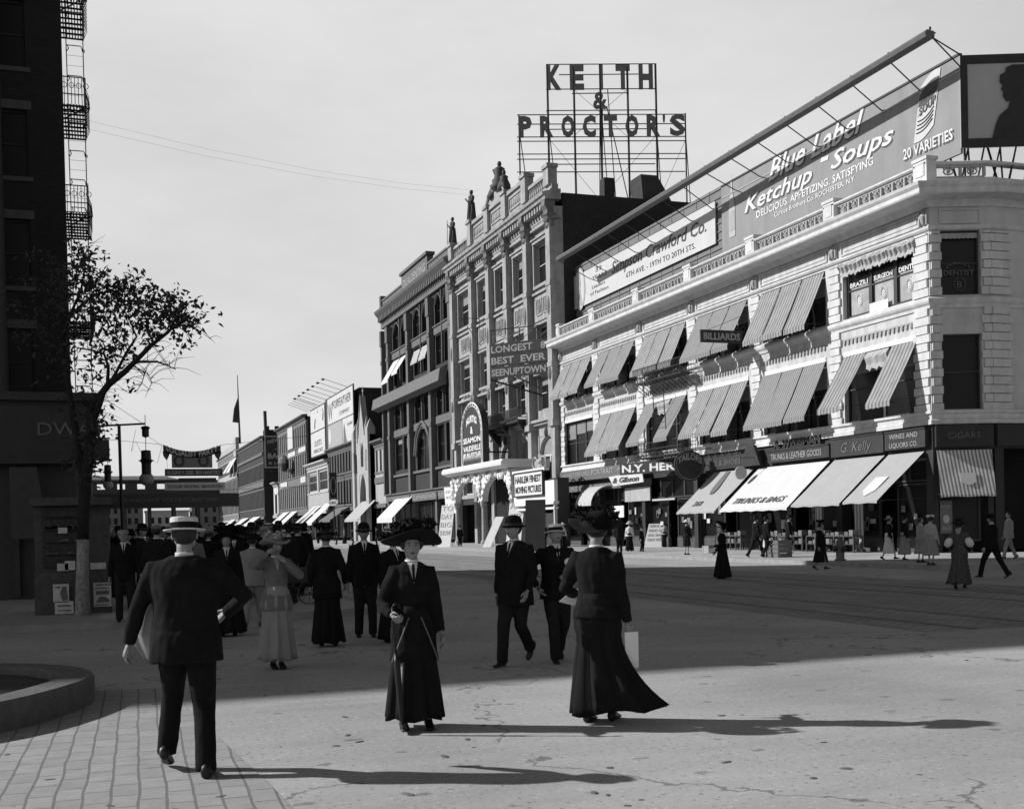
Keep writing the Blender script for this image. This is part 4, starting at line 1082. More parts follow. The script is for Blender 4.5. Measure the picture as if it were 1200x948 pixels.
# ------------------------------------------------------------------ building C: dark gothic commercial block
C0, C1 = 107.6, 136.6
def dark_block():
    T = thing('gothic_block', (FX, C0, .15), 'dark five-storey block with pointed windows and a long slanted sign band', 'building')
    PLc = [108.1, 115.6, 124.4, 133.4, 136.3]
    bays = [(108.9, 115.0), (116.3, 123.7), (125.1, 132.8)]
    ops = []; f = MB(); tr = MB()
    for k, (a, b) in enumerate(bays):
        n = 2; w = (b-a)/2
        for j in range(2):
            y0 = a+w*j+.35; y1 = a+w*(j+1)-.35
            ops += [(y0, y1, 21.8, 24.9), (y0, y1, 17.9, 20.8), (y0, y1, 12.9, 15.9)]
            if k != 1: ops.append((y0, y1, 8.2, 11.9))
            archfill(f, FX+.05, FX+.4, y0, y1, 23.6, 24.9, 'pt', n=7); archfill(f, FX+.05, FX+.4, y0, y1, 14.9, 15.9, 'pt', n=7)
    a, b = bays[1]; ops.append((a+.8, b-.8, 7.8, 12.4)); archfill(f, FX+.05, FX+.4, a+.8, b-.8, 9.4, 12.4, 'pt')
    wall(f, FX, FX+.45, C0, C1, 4.8, 25.2, ops); f.build('facade', M_brick, T)
    for (y0, y1, z0, z1) in ops:
        window(T, FX+.28, y0+.002, y1-.002, z0, z1, 0 if y1-y0 < 4 else 2, fm=M_frame, fw=.12, shade=random.choice((0, .2, .3)))
    for i, y in enumerate(PLc[:4] + [136.3]):
        w = .42 if i < 4 else .25
        tr.box(FX-.55, FX-.002, y-w, y+w, 5.6, 23.0); tr.box(FX-.62, FX-.002, y-w-.08, y+w+.08, 20.9, 21.3); tr.box(FX-.65, FX-.002, y-w-.1, y+w+.1, 23.0, 24.8)
        tr.box(FX-.62, FX-.002, y-w-.08, y+w+.08, 11.9, 12.3)
    for (a, b) in bays:
        tr.box(FX-.12, FX-.002, a, b, 20.95, 21.7); tr.box(FX-.25, FX-.002, a, b, 21.7, 21.82); tr.box(FX-.1, FX-.002, a, b, 12.05, 12.8)
        m = (a+b)/2; tr.tube([(FX-.12, m, 17.9), (FX-.12, m, 25.0)], .11, 6); tr.tube([(FX-.12, m, 12.9), (FX-.12, m, 16.3)], .11, 6)
        w = (b-a)/2
        for j in range(2):
            y0 = a+w*j+.3; y1 = a+w*(j+1)-.3; yc = (y0+y1)/2; r_ = (y1-y0)/2
            for zs, H in ((23.6, 1.3), (14.9, 1.1)): tr.tube([(FX-.06, yc+s*r_*u, zs+H*math.sqrt(max(0, 1-u**1.6))) for s, u in [(-1, 1), (-1, .8), (-1, .5), (-1, .2), (1, 0), (1, .2), (1, .5), (1, .8), (1, 1)]], .07, 5)
            tr.box(FX-.08, FX-.002, y0, y0+.12, 21.8, 23.6); tr.box(FX-.08, FX-.002, y1-.12, y1, 21.8, 23.6)
    a, b = bays[1]; yc = (a+b)/2; r_ = (b-a)/2-.8
    for q in (0, .35): tr.tube([(FX-.1-q*.3, yc+s*(r_+q)*u, 9.4+(3.0+q)*math.sqrt(max(0, 1-u**1.6))) for s, u in [(-1, 1), (-1, .8), (-1, .5), (-1, .2), (1, 0), (1, .2), (1, .5), (1, .8), (1, 1)]], .16, 6)
    tr.box(FX-.25, FX-.002, bays[0][0], bays[2][1], 7.5, 7.75)
    tr.build('stone_trim', M_brown, T)
    s = MB(); s.box(FX+.45, 50, C0+.01, C0+.3, .15, 27); s.box(FX+.45, 50, C1-.3, C1, .15, 27.0); s.box(49.7, 50, C0+.3, C1-.3, .15, 27); s.box(FX+.3, 49.7, C0+.3, C1-.3, 26, 26.3); s.build('side_wall', M_brickside, T)
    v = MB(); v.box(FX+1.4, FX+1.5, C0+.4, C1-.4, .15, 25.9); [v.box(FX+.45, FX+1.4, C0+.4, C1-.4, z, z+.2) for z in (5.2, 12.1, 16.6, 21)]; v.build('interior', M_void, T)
    X = FX; b = MB(); b.prism([(X+.2, 25.2), (X-.3, 25.2), (X-.3, 25.9), (X-.5, 26.0), (X-.5, 26.3), (X-1.0, 26.9), (X-1.1, 27.15), (X-.6, 27.4), (X+.2, 27.4)], 1, C0+.1, C1+.6); b.build('cornice', M_brown, T)
    b = MB()
    for j in range(44): y = C0+.6+(C1-C0-.6)*j/43; b.box(X-.75, X-.28, y-.16, y+.16, 25.9, 26.45).cut()
    b.build('cornice_bracket', M_brown, T)
    b = MB(); b.box(X-.35, X, C0+.1, 115.6, 27.4, 28.2); b.box(X-.35, X, 126.2, C1, 27.4, 28.2); b.box(X-.45, X+.05, C0+.1, 115.6, 28.2, 28.4); b.box(X-.45, X+.05, 126.2, C1, 28.2, 28.4)
    b.box(X-.45, X+.2, 115.6, 126.2, 27.4, 29.2); b.box(X-.65, X+.3, 115.3, 126.5, 29.2, 29.5); b.box(X-.55, X+.1, C1-.7, C1, 27.4, 28.9); b.build('parapet', M_brown, T)
    t = MB(); textmb(t, 'DUALDENTING', (X-.46, 125.4, 27.75), (0,-1,0), (0,0,1), 9.0, .85); t.build('raised_lettering', M_limed, T)
    # sign band tilted forward
    b = MB(); b.prism([(X-.5, 17.3), (X-1.3, 16.9), (X-1.5, 15.7), (X-.7, 15.4)], 1, 108.9, C1+1.2); o = b.build('sign_band', M_signm, T)
    t = MB(); textmb(t, 'HARLEM BILLIARD   AND POOL PARLORS', (X-1.44, 136.4, 15.95), (0,-1,0), (.16,0,1), 25, .62); t.build('lettering', M_brown, o)
    b = MB(); b.tube([(X-.1, 131.5, 20.6), (X-1.2, 131.5, 18.6)], .02)
    b.build('awning_rod', M_iron, T)
    awning(T, FX-1.5, FX-.05, 129.4, 132.4, 20.7, 18.3, M_canvas, .3, label='small white window awning high on the dark block')
    awning(T, FX-1.2, FX-.05, 126.2, 128.8, 20.7, 18.9, M_canvas, .3)
    for (a, c) in ((120.3, 123), (117, 119.8)): awning(T, FX-.5, FX-.05, a, c, 20.5, 19.2, M_canvasg, .2)
    # ground floor shops
    g = MB(); g.box(X-.3, X+.3, C0, C1, 4.8, 5.5); g.box(X-.5, X+.0, C0, C1, 5.5, 5.65)
    for y in PLc: g.box(X-.1, X+.4, y-.35, y+.35, .15, 4.8)
    g.build('shop_fascia', M_brown, T)
    for k, (a, c, s, m) in enumerate(((108.6, 113.6, 'FURNITURE', M_signm), (114.2, 123.8, 'CLOTHING HATS', M_brown), (125, 132.7, 'PHOTO STUDIOS', M_signm))):
        b = MB(); b.box(X-.42, X-.301, a, c, 4.5, 5.3); o = b.build('fascia_board', m, T)
        t = MB(); textmb(t, s, (X-.43, c-.3, 4.7), (0,-1,0), (0,0,1), c-a-.6, .42); t.build('lettering', M_letg, o)
    for (a, b_) in ((108.6, 115.1), (116.1, 123.9), (124.9, 132.9)): window(T, FX+.3, a, b_, .5, 4.4, 2, name='show_window', rail=False)
    awning(T, FX-2.6, FX-.1, 124.2, 131.5, 5.3, 2.8, M_canvas, .5, label='big white shop awning under the dark block')
dark_block()

# ------------------------------------------------------------------ far row of smaller buildings
def simple_block(lb, y0, y1, ztop, wm, tm, rows, nw, side=True, depth=16, shades=0., name='row_house', fw=.09, fm=None, zwin=None, x0=FX, store=4.4, cat='building', cor=.7, ww=.52):
    T = thing(name, (x0, y0, .15), lb, cat)
    ops = []; n = nw; w = (y1-y0)/n
    for (z0, z1) in rows:
        for j in range(n):
            c = y0+w*(j+.5); ops.append((c-w*ww/2, c+w*ww/2, z0, z1))
    f = MB(); wall(f, x0, x0+.35, y0, y1, store, ztop, ops); f.build('facade', wm, T)
    for q in ops: window(T, x0+.2, q[0]+.002, q[1]-.002, q[2], q[3], 0, fw=fw, fm=fm or M_frame, shade=random.random()*shades)
    s = MB(); s.box(x0+.35, x0+depth, y0, y0+.3, .15, ztop-.1); s.box(x0+.35, x0+depth, y1-.3, y1, .15, ztop-.1); s.box(x0+depth-.3, x0+depth, y0+.3, y1-.3, .15, ztop-.1)
    s.box(x0+.35, x0+depth-.3, y0+.3, y1-.3, ztop-.5, ztop-.3); s.build('side_wall', M_brickside, T)
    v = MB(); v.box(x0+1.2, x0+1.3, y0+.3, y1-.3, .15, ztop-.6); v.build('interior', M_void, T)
    c = MB(); c.prism([(x0+.3, ztop-.6), (x0-.12, ztop-.6), (x0-.2, ztop-.3), (x0-cor, ztop), (x0-cor, ztop+.2), (x0+.3, ztop+.3)], 1, y0, y1)
    for (z0, z1) in rows: c.box(x0-.1, x0-.002, y0+.05, y1-.05, z0-.25, z0-.05); c.box(x0-.06, x0-.003, y0+.05, y1-.05, z1+.05, z1+.25)
    c.box(x0-.25, x0-.002, y0, y1, store-.2, store+.3); c.build('cornice', tm, T)
    g = MB(); k = max(2, int((y1-y0)/5))
    for j in range(k+1): y = y0+.3+(y1-y0-.6)*j/k; g.box(x0, x0+.35, y-.25, y+.25, .15, store-.2).cut()
    g.build('shop_pier', M_frame, T)
    for j in range(k): a = y0+.6+(y1-y0-.6)*j/k; b_ = y0+.0+(y1-y0-.6)*(j+1)/k; window(T, x0+.2, a, b_, .6, store-.6, 1, name='show_window', rail=False)
    return T
T = simple_block('low pale-corniced shop building beside the gothic stair front', 136.9, 143.3, 12.2, M_limed, M_brown, [(8.6, 11.2)], 3, shades=.3)
b = MB(); b.box(FX-.2, FX-.01, 137.3, 142.9, 7.2, 7.9); b.build('sign_band', M_signm, T)
def gothic_stair():
    T = thing('gothic_entrance', (FX, 148, .15), 'narrow pale gothic entrance front with a pointed gable and pinnacles', 'building')
    b = MB(); y0, y1 = 143.6, 153.2
    wall(b, FX-.5, FX+.2, y0, y1, .15, 13.4, [(146.6, 150.2, .15, 8.6), (147.6, 149.2, 9.6, 12.6)])
    archfill(b, FX-.45, FX+.15, 146.6, 150.2, 5.6, 8.6, 'pt'); archfill(b, FX-.45, FX+.15, 147.6, 149.2, 11.2, 12.6, 'pt')
    b.prism([(146.6, 13.4), (150.2, 13.4), (148.4, 18.6)], 0, FX-.5, FX+.1)
    for y in (144.2, 152.6): b.box(FX-.8, FX+.2, y-.6, y+.6, .15, 14.2); b.rings([[(FX-.8, y-.6, 14.2), (FX+.2, y-.6, 14.2), (FX+.2, y+.6, 14.2), (FX-.8, y+.6, 14.2)], [(FX-.32, y-.03, 15.4), (FX-.28, y-.03, 15.4), (FX-.28, y+.03, 15.4), (FX-.32, y+.03, 15.4)]])
    for y in (145.8, 151.0): b.box(FX-.6, FX-.1, y-.22, y+.22, 12.8, 14.6); b.rings([[(FX-.6, y-.22, 14.6), (FX-.1, y-.22, 14.6), (FX-.1, y+.22, 14.6), (FX-.6, y+.22, 14.6)], [(FX-.37, y-.02, 15.9), (FX-.33, y-.02, 15.9), (FX-.33, y+.02, 15.9), (FX-.37, y+.02, 15.9)]])
    b.build('front', M_limed, T)
    b = MB(); b.tube([(FX-.2, 148.4, 18.2), (FX-.2, 148.4, 19.8)], .07, 5).box(FX-.25, FX-.15, 148.05, 148.75, 19.2, 19.32)
    b.tube([(FX-.55, 146.5, 13.5), (FX-.55, 148.4, 18.7), (FX-.55, 150.3, 13.5)], .1, 5); b.build('finial', M_limed, T)
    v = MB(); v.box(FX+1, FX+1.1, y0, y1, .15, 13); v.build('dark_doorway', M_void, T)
    for y in (144.6, 152.0): window(T, FX-.52-.3, y-.35, y+.35, 9.0, 11.5, 0)
gothic_stair()
T = simple_block('dark corner building carrying large white advertising boards', 153.6, 173.8, 13.2, M_brickm, M_brown, [(9.6, 12.3), (5.2, 8.4)], 10, shades=.3, ww=.5)
b = MB(); b.box(FX+.6, FX+22, 154.2, 173.6, 12.6, 20.4); b.build('upper_brick_storeys', M_brickside, T)
def adboards():
    T = thing('advertising_hoarding', (FX, 155, 13.2), 'huge white hoarding with four printed advertisements on the dark corner building', 'billboard')
    X = FX-.2
    b = MB(); b.box(X, X+.15, 154.3, 174.4, 13.15, 20.9); b.build('board', M_iron, T)
    for (a, c, z0, z1, m) in ((154.5, 172.6, 17.0, 20.7, M_bwhite), (154.5, 161.8, 13.3, 16.85, M_bwhite), (162.1, 172.6, 13.3, 16.85, M_letg)):
        b = MB(); b.box(X-.03, X-.002, a, c, z0, z1); b.build('poster', m, T)
    t = MB(); U = (0,0,1); d = (0,-1,0)
    textmb(t, 'FORFEATHER', (X-.04, 168.5, 18.9), d, U, 12.8, 1.2, bold=.01); textmb(t, 'COMPANY', (X-.04, 164, 17.6), d, U, 7.2, .55); textmb(t, 'W', (X-.04, 172.2, 17.5), d, U, 3.4, 2.6)
    t.prism([(161.4, 13.5), (161.0, 15.8), (160.5, 16.2), (160.0, 15.4), (159.4, 14.2), (158.6, 13.5)], 0, X-.045, X-.035)
    textmb(t, 'CALUMET', (X-.04, 158.6, 15.7), d, U, 3.6, .4)
    t.build('lettering', M_signm, T)
    b = MB(); b.prism([(171.2+.9*math.cos(a), 15.2+1.2*math.sin(a)) for a in [math.pi*2*k/12 for k in range(12)]], 0, X-.045, X-.033); b.build('pale_figure', M_bwhite, T)
    f = MB()
    for k in range(9):
        y = 155+k*2.4; f.tube([(X+.1, y, 13), (X+2.5, y, 12.7)], .06, 4)
    for k in range(7):
        y = 158+k*4.0; f.tube([(X, y, 20.9), (X-3.2, y+.5, 22.0)], .03, 4); f.ball((X-3.2, y+.5, 21.9), .25, .25, .16, 6, 4).cut()
    f.build('lamp_arm', M_iron, T)
    T = thing('advertising_hoarding', (FX, 176, 13), 'smaller white hoarding past the four-advertisement hoarding, split into two posters', 'billboard')
    b = MB(); b.box(X, X+.15, 174.9, 187.5, 13.0, 20.6); b.build('board', M_iron, T)
    for z0, z1 in ((13.2, 16.8), (17.0, 20.4)): b = MB(); b.box(X-.03, X-.002, 175.2, 187.2, z0, z1); b.build('poster', M_bwhite, T)
    t = MB(); textmb(t, 'SUITS', (X-.04, 184, 14.6), d, U, 6, .9); textmb(t, 'OVERCOATS', (X-.04, 185, 13.6), d, U, 8, .6)
    t.prism([(177, 18.2), (176.2, 19.8), (175.8, 19.0), (176.3, 18.0)], 0, X-.045, X-.035); t.prism([(184, 17.4), (183.4, 18.8), (182.6, 18.9), (183.2, 17.4)], 0, X-.045, X-.035); t.build('lettering', M_signd, T)
    f = MB()
    for k in range(5): y = 176.5+k*2.4; f.tube([(X+.1, y, 16), (X+2.4, y, 12.3)], .07, 4); f.tube([(X, y+3, 20.6), (X-3.2, y+3.5, 21.8)], .03, 4).cut()
    f.build('lamp_arm', M_iron, T)
adboards()
T = simple_block('low two-storey building with one wide bright-framed window', 174.4, 192.6, 12.0, M_limed, M_framel, [(7.6, 10.9)], 2, shades=.2, fm=M_framel, fw=.3, ww=.86)
T = simple_block('four-storey pale brick house row with many tall narrow windows', 193.2, 224.8, 20.4, M_brickl, M_brown, [(15.8, 19.0), (10.9, 14.3), (5.6, 9.2)], 14, shades=.5, fm=M_frame, ww=.5)
b = MB(); b.box(FX-.12, FX-.06, 204, 212, 14.6, 15.4).cut().box(FX-.12, FX-.06, 193.4, 200.5, 14.7, 15.5).cut().box(FX-.12, FX-.06, 194, 199, 9.6, 10.6).cut().box(FX-.12, FX-.06, 214, 222, 9.6, 10.5).cut().box(FX-.12, FX-.06, 206.5, 212, 16, 19.8); b.build('painted_board', M_bwhite, T)
b = MB(); b.ball((FX-1.4, 208, 13.4), .8, 1.6, 1.5, 8, 6).box(FX-.6, FX, 205.6, 210.4, 12.0, 12.4); b.build('bay_canopy', M_iron, T)
T = simple_block('long dark corner building with a bakery sign painted on its end wall', 245.4, 290.5, 21.0, M_brick, M_tin, [(12.4, 15.6), (6.5, 10.2)], 22, shades=.1, depth=22, ww=.35)
b = MB(); b.box(FX-.16, FX-.06, 245.4, 290.5, 10.9, 12.0).cut().box(FX-.25, FX-.06, 246, 290, 17.3, 17.9); b.build('stone_band', M_brown, T)
def bakery():
    T = thing('bakery_sign', (33, 245, 10), 'tall dark end-wall sign lettered NEW STYLE 20 BAKERY & LUNCH', 'sign')
    x0, z1 = cr(311, 512, 245.3); z0 = cr(311, 547, 245.3)[1]
    b = MB(); b.box(x0, x0+6.4, 245.2, 245.38, z0, z1); b.build('board', M_signd, T)
    f = MB()
    for q in ((x0-.25, x0, z0-.25, z1+.25), (x0+6.4, x0+6.65, z0-.25, z1+.25)): f.box(q[0], q[1], 245.15, 245.39, q[2], q[3])
    f.box(x0, x0+6.4, 245.15, 245.39, z1, z1+.25); f.box(x0, x0+6.4, 245.15, 245.39, z0-.25, z0); f.build('frame', M_letg, T)
    t = MB(); U = (0,0,1); d = (1,0,0); h = z1-z0
    textmb(t, 'NEW STYLE', (x0+.4, 245.18, z0+h*.76), d, U, 5.6, h*.13, arc=.5, bold=.02); textmb(t, '-20-', (x0+1.7, 245.18, z0+h*.56), d, U, 2.6, h*.12, bold=.02)
    textmb(t, 'BAKERY', (x0+.4, 245.18, z0+h*.28), d, U, 5.7, h*.18, bold=.03); textmb(t, '& LUNCH', (x0+.5, 245.18, z0+h*.08), d, U, 5.2, h*.1, bold=.01); t.build('lettering', M_letg, T)
bakery()
T = simple_block('farthest pale building of the row, its parapet lined with light stone, by the flagpole', 292.5, 340, 21.6, M_brickl, M_limed, [(16.4, 19.6), (11.2, 14.6), (6.2, 9.6)], 16, shades=.3)
b = MB(); b.box(FX-.3, FX-.06, 292.5, 340, 14.9, 16.1).cut().box(FX-.3, FX-.06, 292.5, 340, 9.9, 10.9).cut().box(FX-.3, FX+.1, 292.5, 340, 21.9, 23.2).cut().box(FX-.5, FX+.3, 291, 296, 20, 24.5); b.build('stone_band', M_limed, T)
for (a, c, z1, z0) in ((294, 301, 19.8, 16.6), (303, 309, 19.6, 16.8)): awning(T, FX-1.8, FX-.05, a, c, z1, z0, M_canvas, .3)
T = thing('flagpole', (33.2, 291.5, 24.5), 'thin flagpole with a limp dark flag on the far pale building', 'flagpole')
b = MB(); b.tube([(33.2, 291.5, 23), (33.0, 291.5, 39.5)], [.28, .08], 6); b.build('pole', M_iron, T)
b = MB(); b.rings([[(33.1, 291.6, 34.5), (32.0, 291.9, 31.5), (31.6, 292.2, 28.2), (33.0, 291.7, 28.0)], [(33.1, 291.4, 34.5), (32.1, 291.6, 31.5), (31.7, 291.9, 28.2), (33.1, 291.5, 28.0)]]); b.build('flag', M_signd, T)
T = thing('chimney_stack', (36, 247, 21), 'thin stovepipe on the dark bakery building', 'pipe'); b = MB(); b.tube([(33.5, 247.5, 20.5), (33.4, 247.5, 26.5)], .35, 7); b.build('pipe', M_iron, T)
b = MB(); q = cr(318, 502, 250); b.box(q[0]-1.5, q[0]+2.6, 249, 252, 20.5, 22.8); [b.box(q[0]-1.3+k*2, q[0]-.5+k*2, 249.5, 250.5, 22.8, 23.6) for k in range(2)]; tag(b.build('chimney_stack', M_brick), 'square brick chimney with two pots above the bakery sign', 'chimney')
T = simple_block('low white shopfront in the gap before the bakery sign', 226, 232, 10.8, M_bwhite, M_limed, [(5, 8.6)], 1, depth=3)
# street awnings of the far row
fa_list = [('white shop awning at the low building next to the gothic front', 150, 142, 5.2, 2.9, M_canvasg, 2.6), ('pair of steep white awnings beneath the hoardings', 176, 170, 5.6, 2.7, M_canvas, 3.4), ('second steep white awning beneath the hoardings', 186, 179, 5.4, 2.7, M_canvas, 3.4),
           ('dark grey rounded shop awning under the hoardings', 166, 158, 4.8, 3.0, M_signm, 3.0), ('white awning in front of the pale brick houses', 208, 202, 5.0, 2.6, M_canvas, 3.0), ('left white awning in front of the pale brick houses', 218, 211, 5.0, 2.6, M_canvas, 3.0),
           ('white awning at the near end of the bakery building', 262, 250, 4.8, 2.8, M_canvas, 3.0), ('white awning at the middle of the bakery building', 282, 270, 4.8, 2.8, M_canvas, 3.0), ('small far white awning by the farthest building', 306, 297, 4.8, 2.8, M_canvas, 2.6)]
for lb, a, c, z1, z0, m, pr in fa_list:
    o = awning(None, FX-pr, FX-.3, c, a, z1, z0, m, .3, scal=1); tag(o, lb, 'awning', 'awnings along the far shops')
T = thing('oval_sign', (31.5, 160, 7), 'dark hanging sign with a ring emblem near the gothic front', 'sign')
b = MB(); b.box(30.6, 31.6, 162.9, 163.1, 6.0, 9.6); b.tube([(31.6, 163, 9.2), (32.6, 163, 9.2)], .05); b.build('board', M_signd, T)
b = MB(); b.tube([(31.1+.36*math.cos(a), 162.85, 7.8+1.2*math.sin(a)) for a in [math.pi*2*k/14 for k in range(15)]], .07, 5); b.build('ring_emblem', M_letg, T)
T = thing('arcade_sign', (31, 157, 5), 'pale rounded sign on brackets below the ring emblem sign', 'sign')
b = MB(); b.prism([(157.2-3.4*math.cos(a), 5.3+.42*math.sin(a)) for a in [math.pi*2*k/14 for k in range(14)]], 0, 29.9, 30.05); o = b.build('board', M_letg, T)
t = MB(); textmb(t, 'W. BRAGG', (29.88, 159.6, 5.1), (0,-1,0), (0,0,1), 4.8, .42); t.build('lettering', M_letd, o); b = MB(); b.tube([(30, 157, 5.2), (32.6, 157, 5.2)], .06).tube([(30, 157, 5), (30, 157, .15)], .08); b.build('bracket', M_iron, T)
# ------------------------------------------------------------------ elevated railway closing the street
def elevated():
    T = thing('elevated_station', (16, 345, 0), 'dark elevated railway station on iron columns closing the far end of the street', 'railway')
    b = MB(); b.box(-40, 48, 340, 350, 10.6, 11.8); b.box(-40, 48, 339.6, 339.9, 10.0, 12.6); b.box(-40, 48, 350.1, 350.4, 10.0, 12.6); b.build('deck', M_iron, T)
    b = MB()
    for k in range(14): x = -38+k*6.5; b.box(x-.35, x+.35, 340, 340.7, 0, 10.6).cut(); b.box(x-.35, x+.35, 349.3, 350, 0, 10.6).cut()
    b.build('column', M_iron, T)
    b = MB(); n = 60
    for k in range(n): x = -40+88*k/n; b.tube([(x, 339.8, 8.9), (x+.73, 339.8, 10.0), (x+1.46, 339.8, 8.9)], .12, 4)
    b.box(-40, 48, 339.7, 339.9, 8.7, 8.95); b.build('lattice_girder', M_iron, T)
    b = MB()
    ops = [(-36+k*5.2, -34+k*5.2, 14.0, 15.4) for k in range(16)]
    xs = -40
    for k in range(17):
        b.box(xs, min(ops[k][0], 48) if k < 16 else 48, 339.9, 340.1, 12.6, 16.4); 
        if k < 16: b.box(ops[k][0], ops[k][1], 339.9, 340.1, 12.6, 14.0); b.box(ops[k][0], ops[k][1], 339.9, 340.1, 15.4, 16.4); xs = ops[k][1]
    b.build('station_wall', M_signd, T)
    b = MB(); b.rings([[(-40, 338.5, 16.3), (22, 338.5, 16.3), (22, 352, 16.3), (-40, 352, 16.3)], [(-40, 338.5, 16.6), (22, 338.5, 16.6), (22, 352, 16.6), (-40, 352, 16.6)], [(-36, 344, 17.8), (18, 344, 17.8), (18, 347, 17.8), (-36, 347, 17.8)]]); b.build('roof', M_tin, T)
    b = MB(); b.ball((13, 341, 16.9), 1.0, .8, .9, 10, 6); b.build('roof_ventilator', M_iron, T)
elevated()
# far side blocks seen beneath the railway
random.seed(3)
for k, (x, w, h, m) in enumerate(((-30, 16, 13, M_brickl), (-13, 14, 10, M_limed), (2, 13, 14, M_brickl), (16, 14, 9, M_limed), (31, 16, 15, M_brickl))):
    T = thing('distant_house', (x, 420, 0), ['first', 'second', 'third', 'fourth', 'fifth'][k] + ' distant house from the left seen under the elevated railway', 'building')
    ops = []
    b = MB(MCR @ Matrix.Identity(4)) if 0 else MB()
    b.box(x, x+w, 420, 430, 0, h); b.box(x-.3, x+w+.3, 419.6, 430.2, h, h+.6); b.build('wall', m, T)
    for i in range(5):
        for j in range(3):
            wx = x+1.4+i*(w-2)/5; b = MB(); b.box(wx, wx+1.1, 419.9, 419.99, 1.5+j*3.6, 3.6+j*3.6)
            if 3.8+j*3.6 < h: b.build('window', M_glass, T)

# ------------------------------------------------------------------ political banners hung over the street
def banners():
    Y = 190.
    T = thing('party_banners', (8, Y, 10), 'set of banners hung over the far street reading SOCIALIST PARTY with two oval portraits', 'banner')
    def P(px, py): x, z = cr(px, py, Y); return x, z
    xl, zl = P(191, 521); xr, zr = P(258.5, 521.5); h = P(191, 521)[1]-P(191, 529)[1]; sag = 1.0
    n = 16; t = MB(); rg = []
    for k in range(n+1):
        u = k/n; z = zl+(zr-zl)*u - sag*(1-(2*u-1)**2); x = xl+(xr-xl)*u
        rg.append([(x, Y, z), (x, Y+.05, z), (x, Y+.05, z-h), (x, Y, z-h)])
    t.rings(rg)
    for x in (xl+.4, xr-.5):
        t.prism([(x-.5, zl-h), (x+.6, zl-h), (x+.5, zl-h-.6), (x+.1, zl-h-1.4), (x-.4, zl-h-.7)], 1, Y, Y+.05)
    t.build('top_streamer', M_signd, T)
    t = MB(); textmb(t, 'SOCIALIST PARTY', (xl+.4, Y-.02, zl-h+.3-.15), (1,0,0), (0,0,1), (xr-xl)-.8, .85, bold=.03, arc=-sag*.95); t.build('lettering', M_letg, T)
    x0, z1 = P(201, 533); x1, z0 = P(249, 548)
    t = MB(); t.box(x0, x1, Y, Y+.05, z0, z1); t.build('portrait_banner', M_signm, T)
    for cx in (x0+(x1-x0)*.18, x0+(x1-x0)*.78):
        cz = (z0+z1)/2
        for s, m, l in ((1., M_signd, .01), (.55, M_letg, .03)):
            t = MB(); t.prism([(cx+.95*s*.9*math.cos(a), cz+.05+.92*s*math.sin(a)*(1 if s == 1 else 1.1)) for a in [math.pi*2*k/16 for k in range(16)]], 1, Y-l-.01, Y-l); t.build('oval_portrait', m if s == 1 else M_brown, T)
    x0, z1 = P(193, 549.5); x1, z0 = P(261, 557.5)
    t = MB(); t.box(x0, x1, Y, Y+.05, z0, z1); t.box(x0+2, x1-1, Y+.01, Y+.05, z0-1.3, z0-.3); t.build('name_streamer', M_signd, T)
    t = MB(); textmb(t, 'EUGENE V. DEBS  BEN HANFORD', (x0+.4, Y-.02, z0+.25), (1,0,0), (0,0,1), x1-x0-.8, .62, bold=.01); t.build('lettering', M_letg, T)
    x0, z1 = P(193, 565.5); x1, z0 = P(264, 574)
    t = MB(); t.box(x0, x1, Y, Y+.05, z0, z1); t.build('lower_streamer', M_letg, T)
    t = MB(); textmb(t, 'SOCIALISM  INDUSTRIAL  EMANCIPATION', (x0+.4, Y-.02, z0+.35), (1,0,0), (0,0,1), x1-x0-.8, .52, bold=.01); t.build('lettering', M_signd, T)
    t = MB(); t.box(x0-12, x1+2, Y, Y+.05, z0-2.6, z0-.5); t.build('bottom_streamer', M_signd, T)
    t = MB(); textmb(t, 'WORKERS OF THE WORLD UNITE  VOTE THE SOCIALIST TICKET', (x0-11, Y-.02, z0-1.7), (1,0,0), (0,0,1), x1-x0+10, .55); t.build('lettering', M_signm, T)
    t = MB(); t.tube([(xr, Y, zr), (FX, Y, zr+1.5)], .03, 4).tube([(xl, Y, zl), (-6, Y, zl+1.5)], .03, 4).tube([(xl+.5, Y, zl-1), (xl+.6, Y, z0)], .025, 4).tube([(xr-.5, Y, zr-1), (xr-.4, Y, z0)], .025, 4)
    t.tube([(x1, Y, z0), (FX, Y, z0+.5)], .03, 4); t.build('ropes', M_iron, T)
banners()

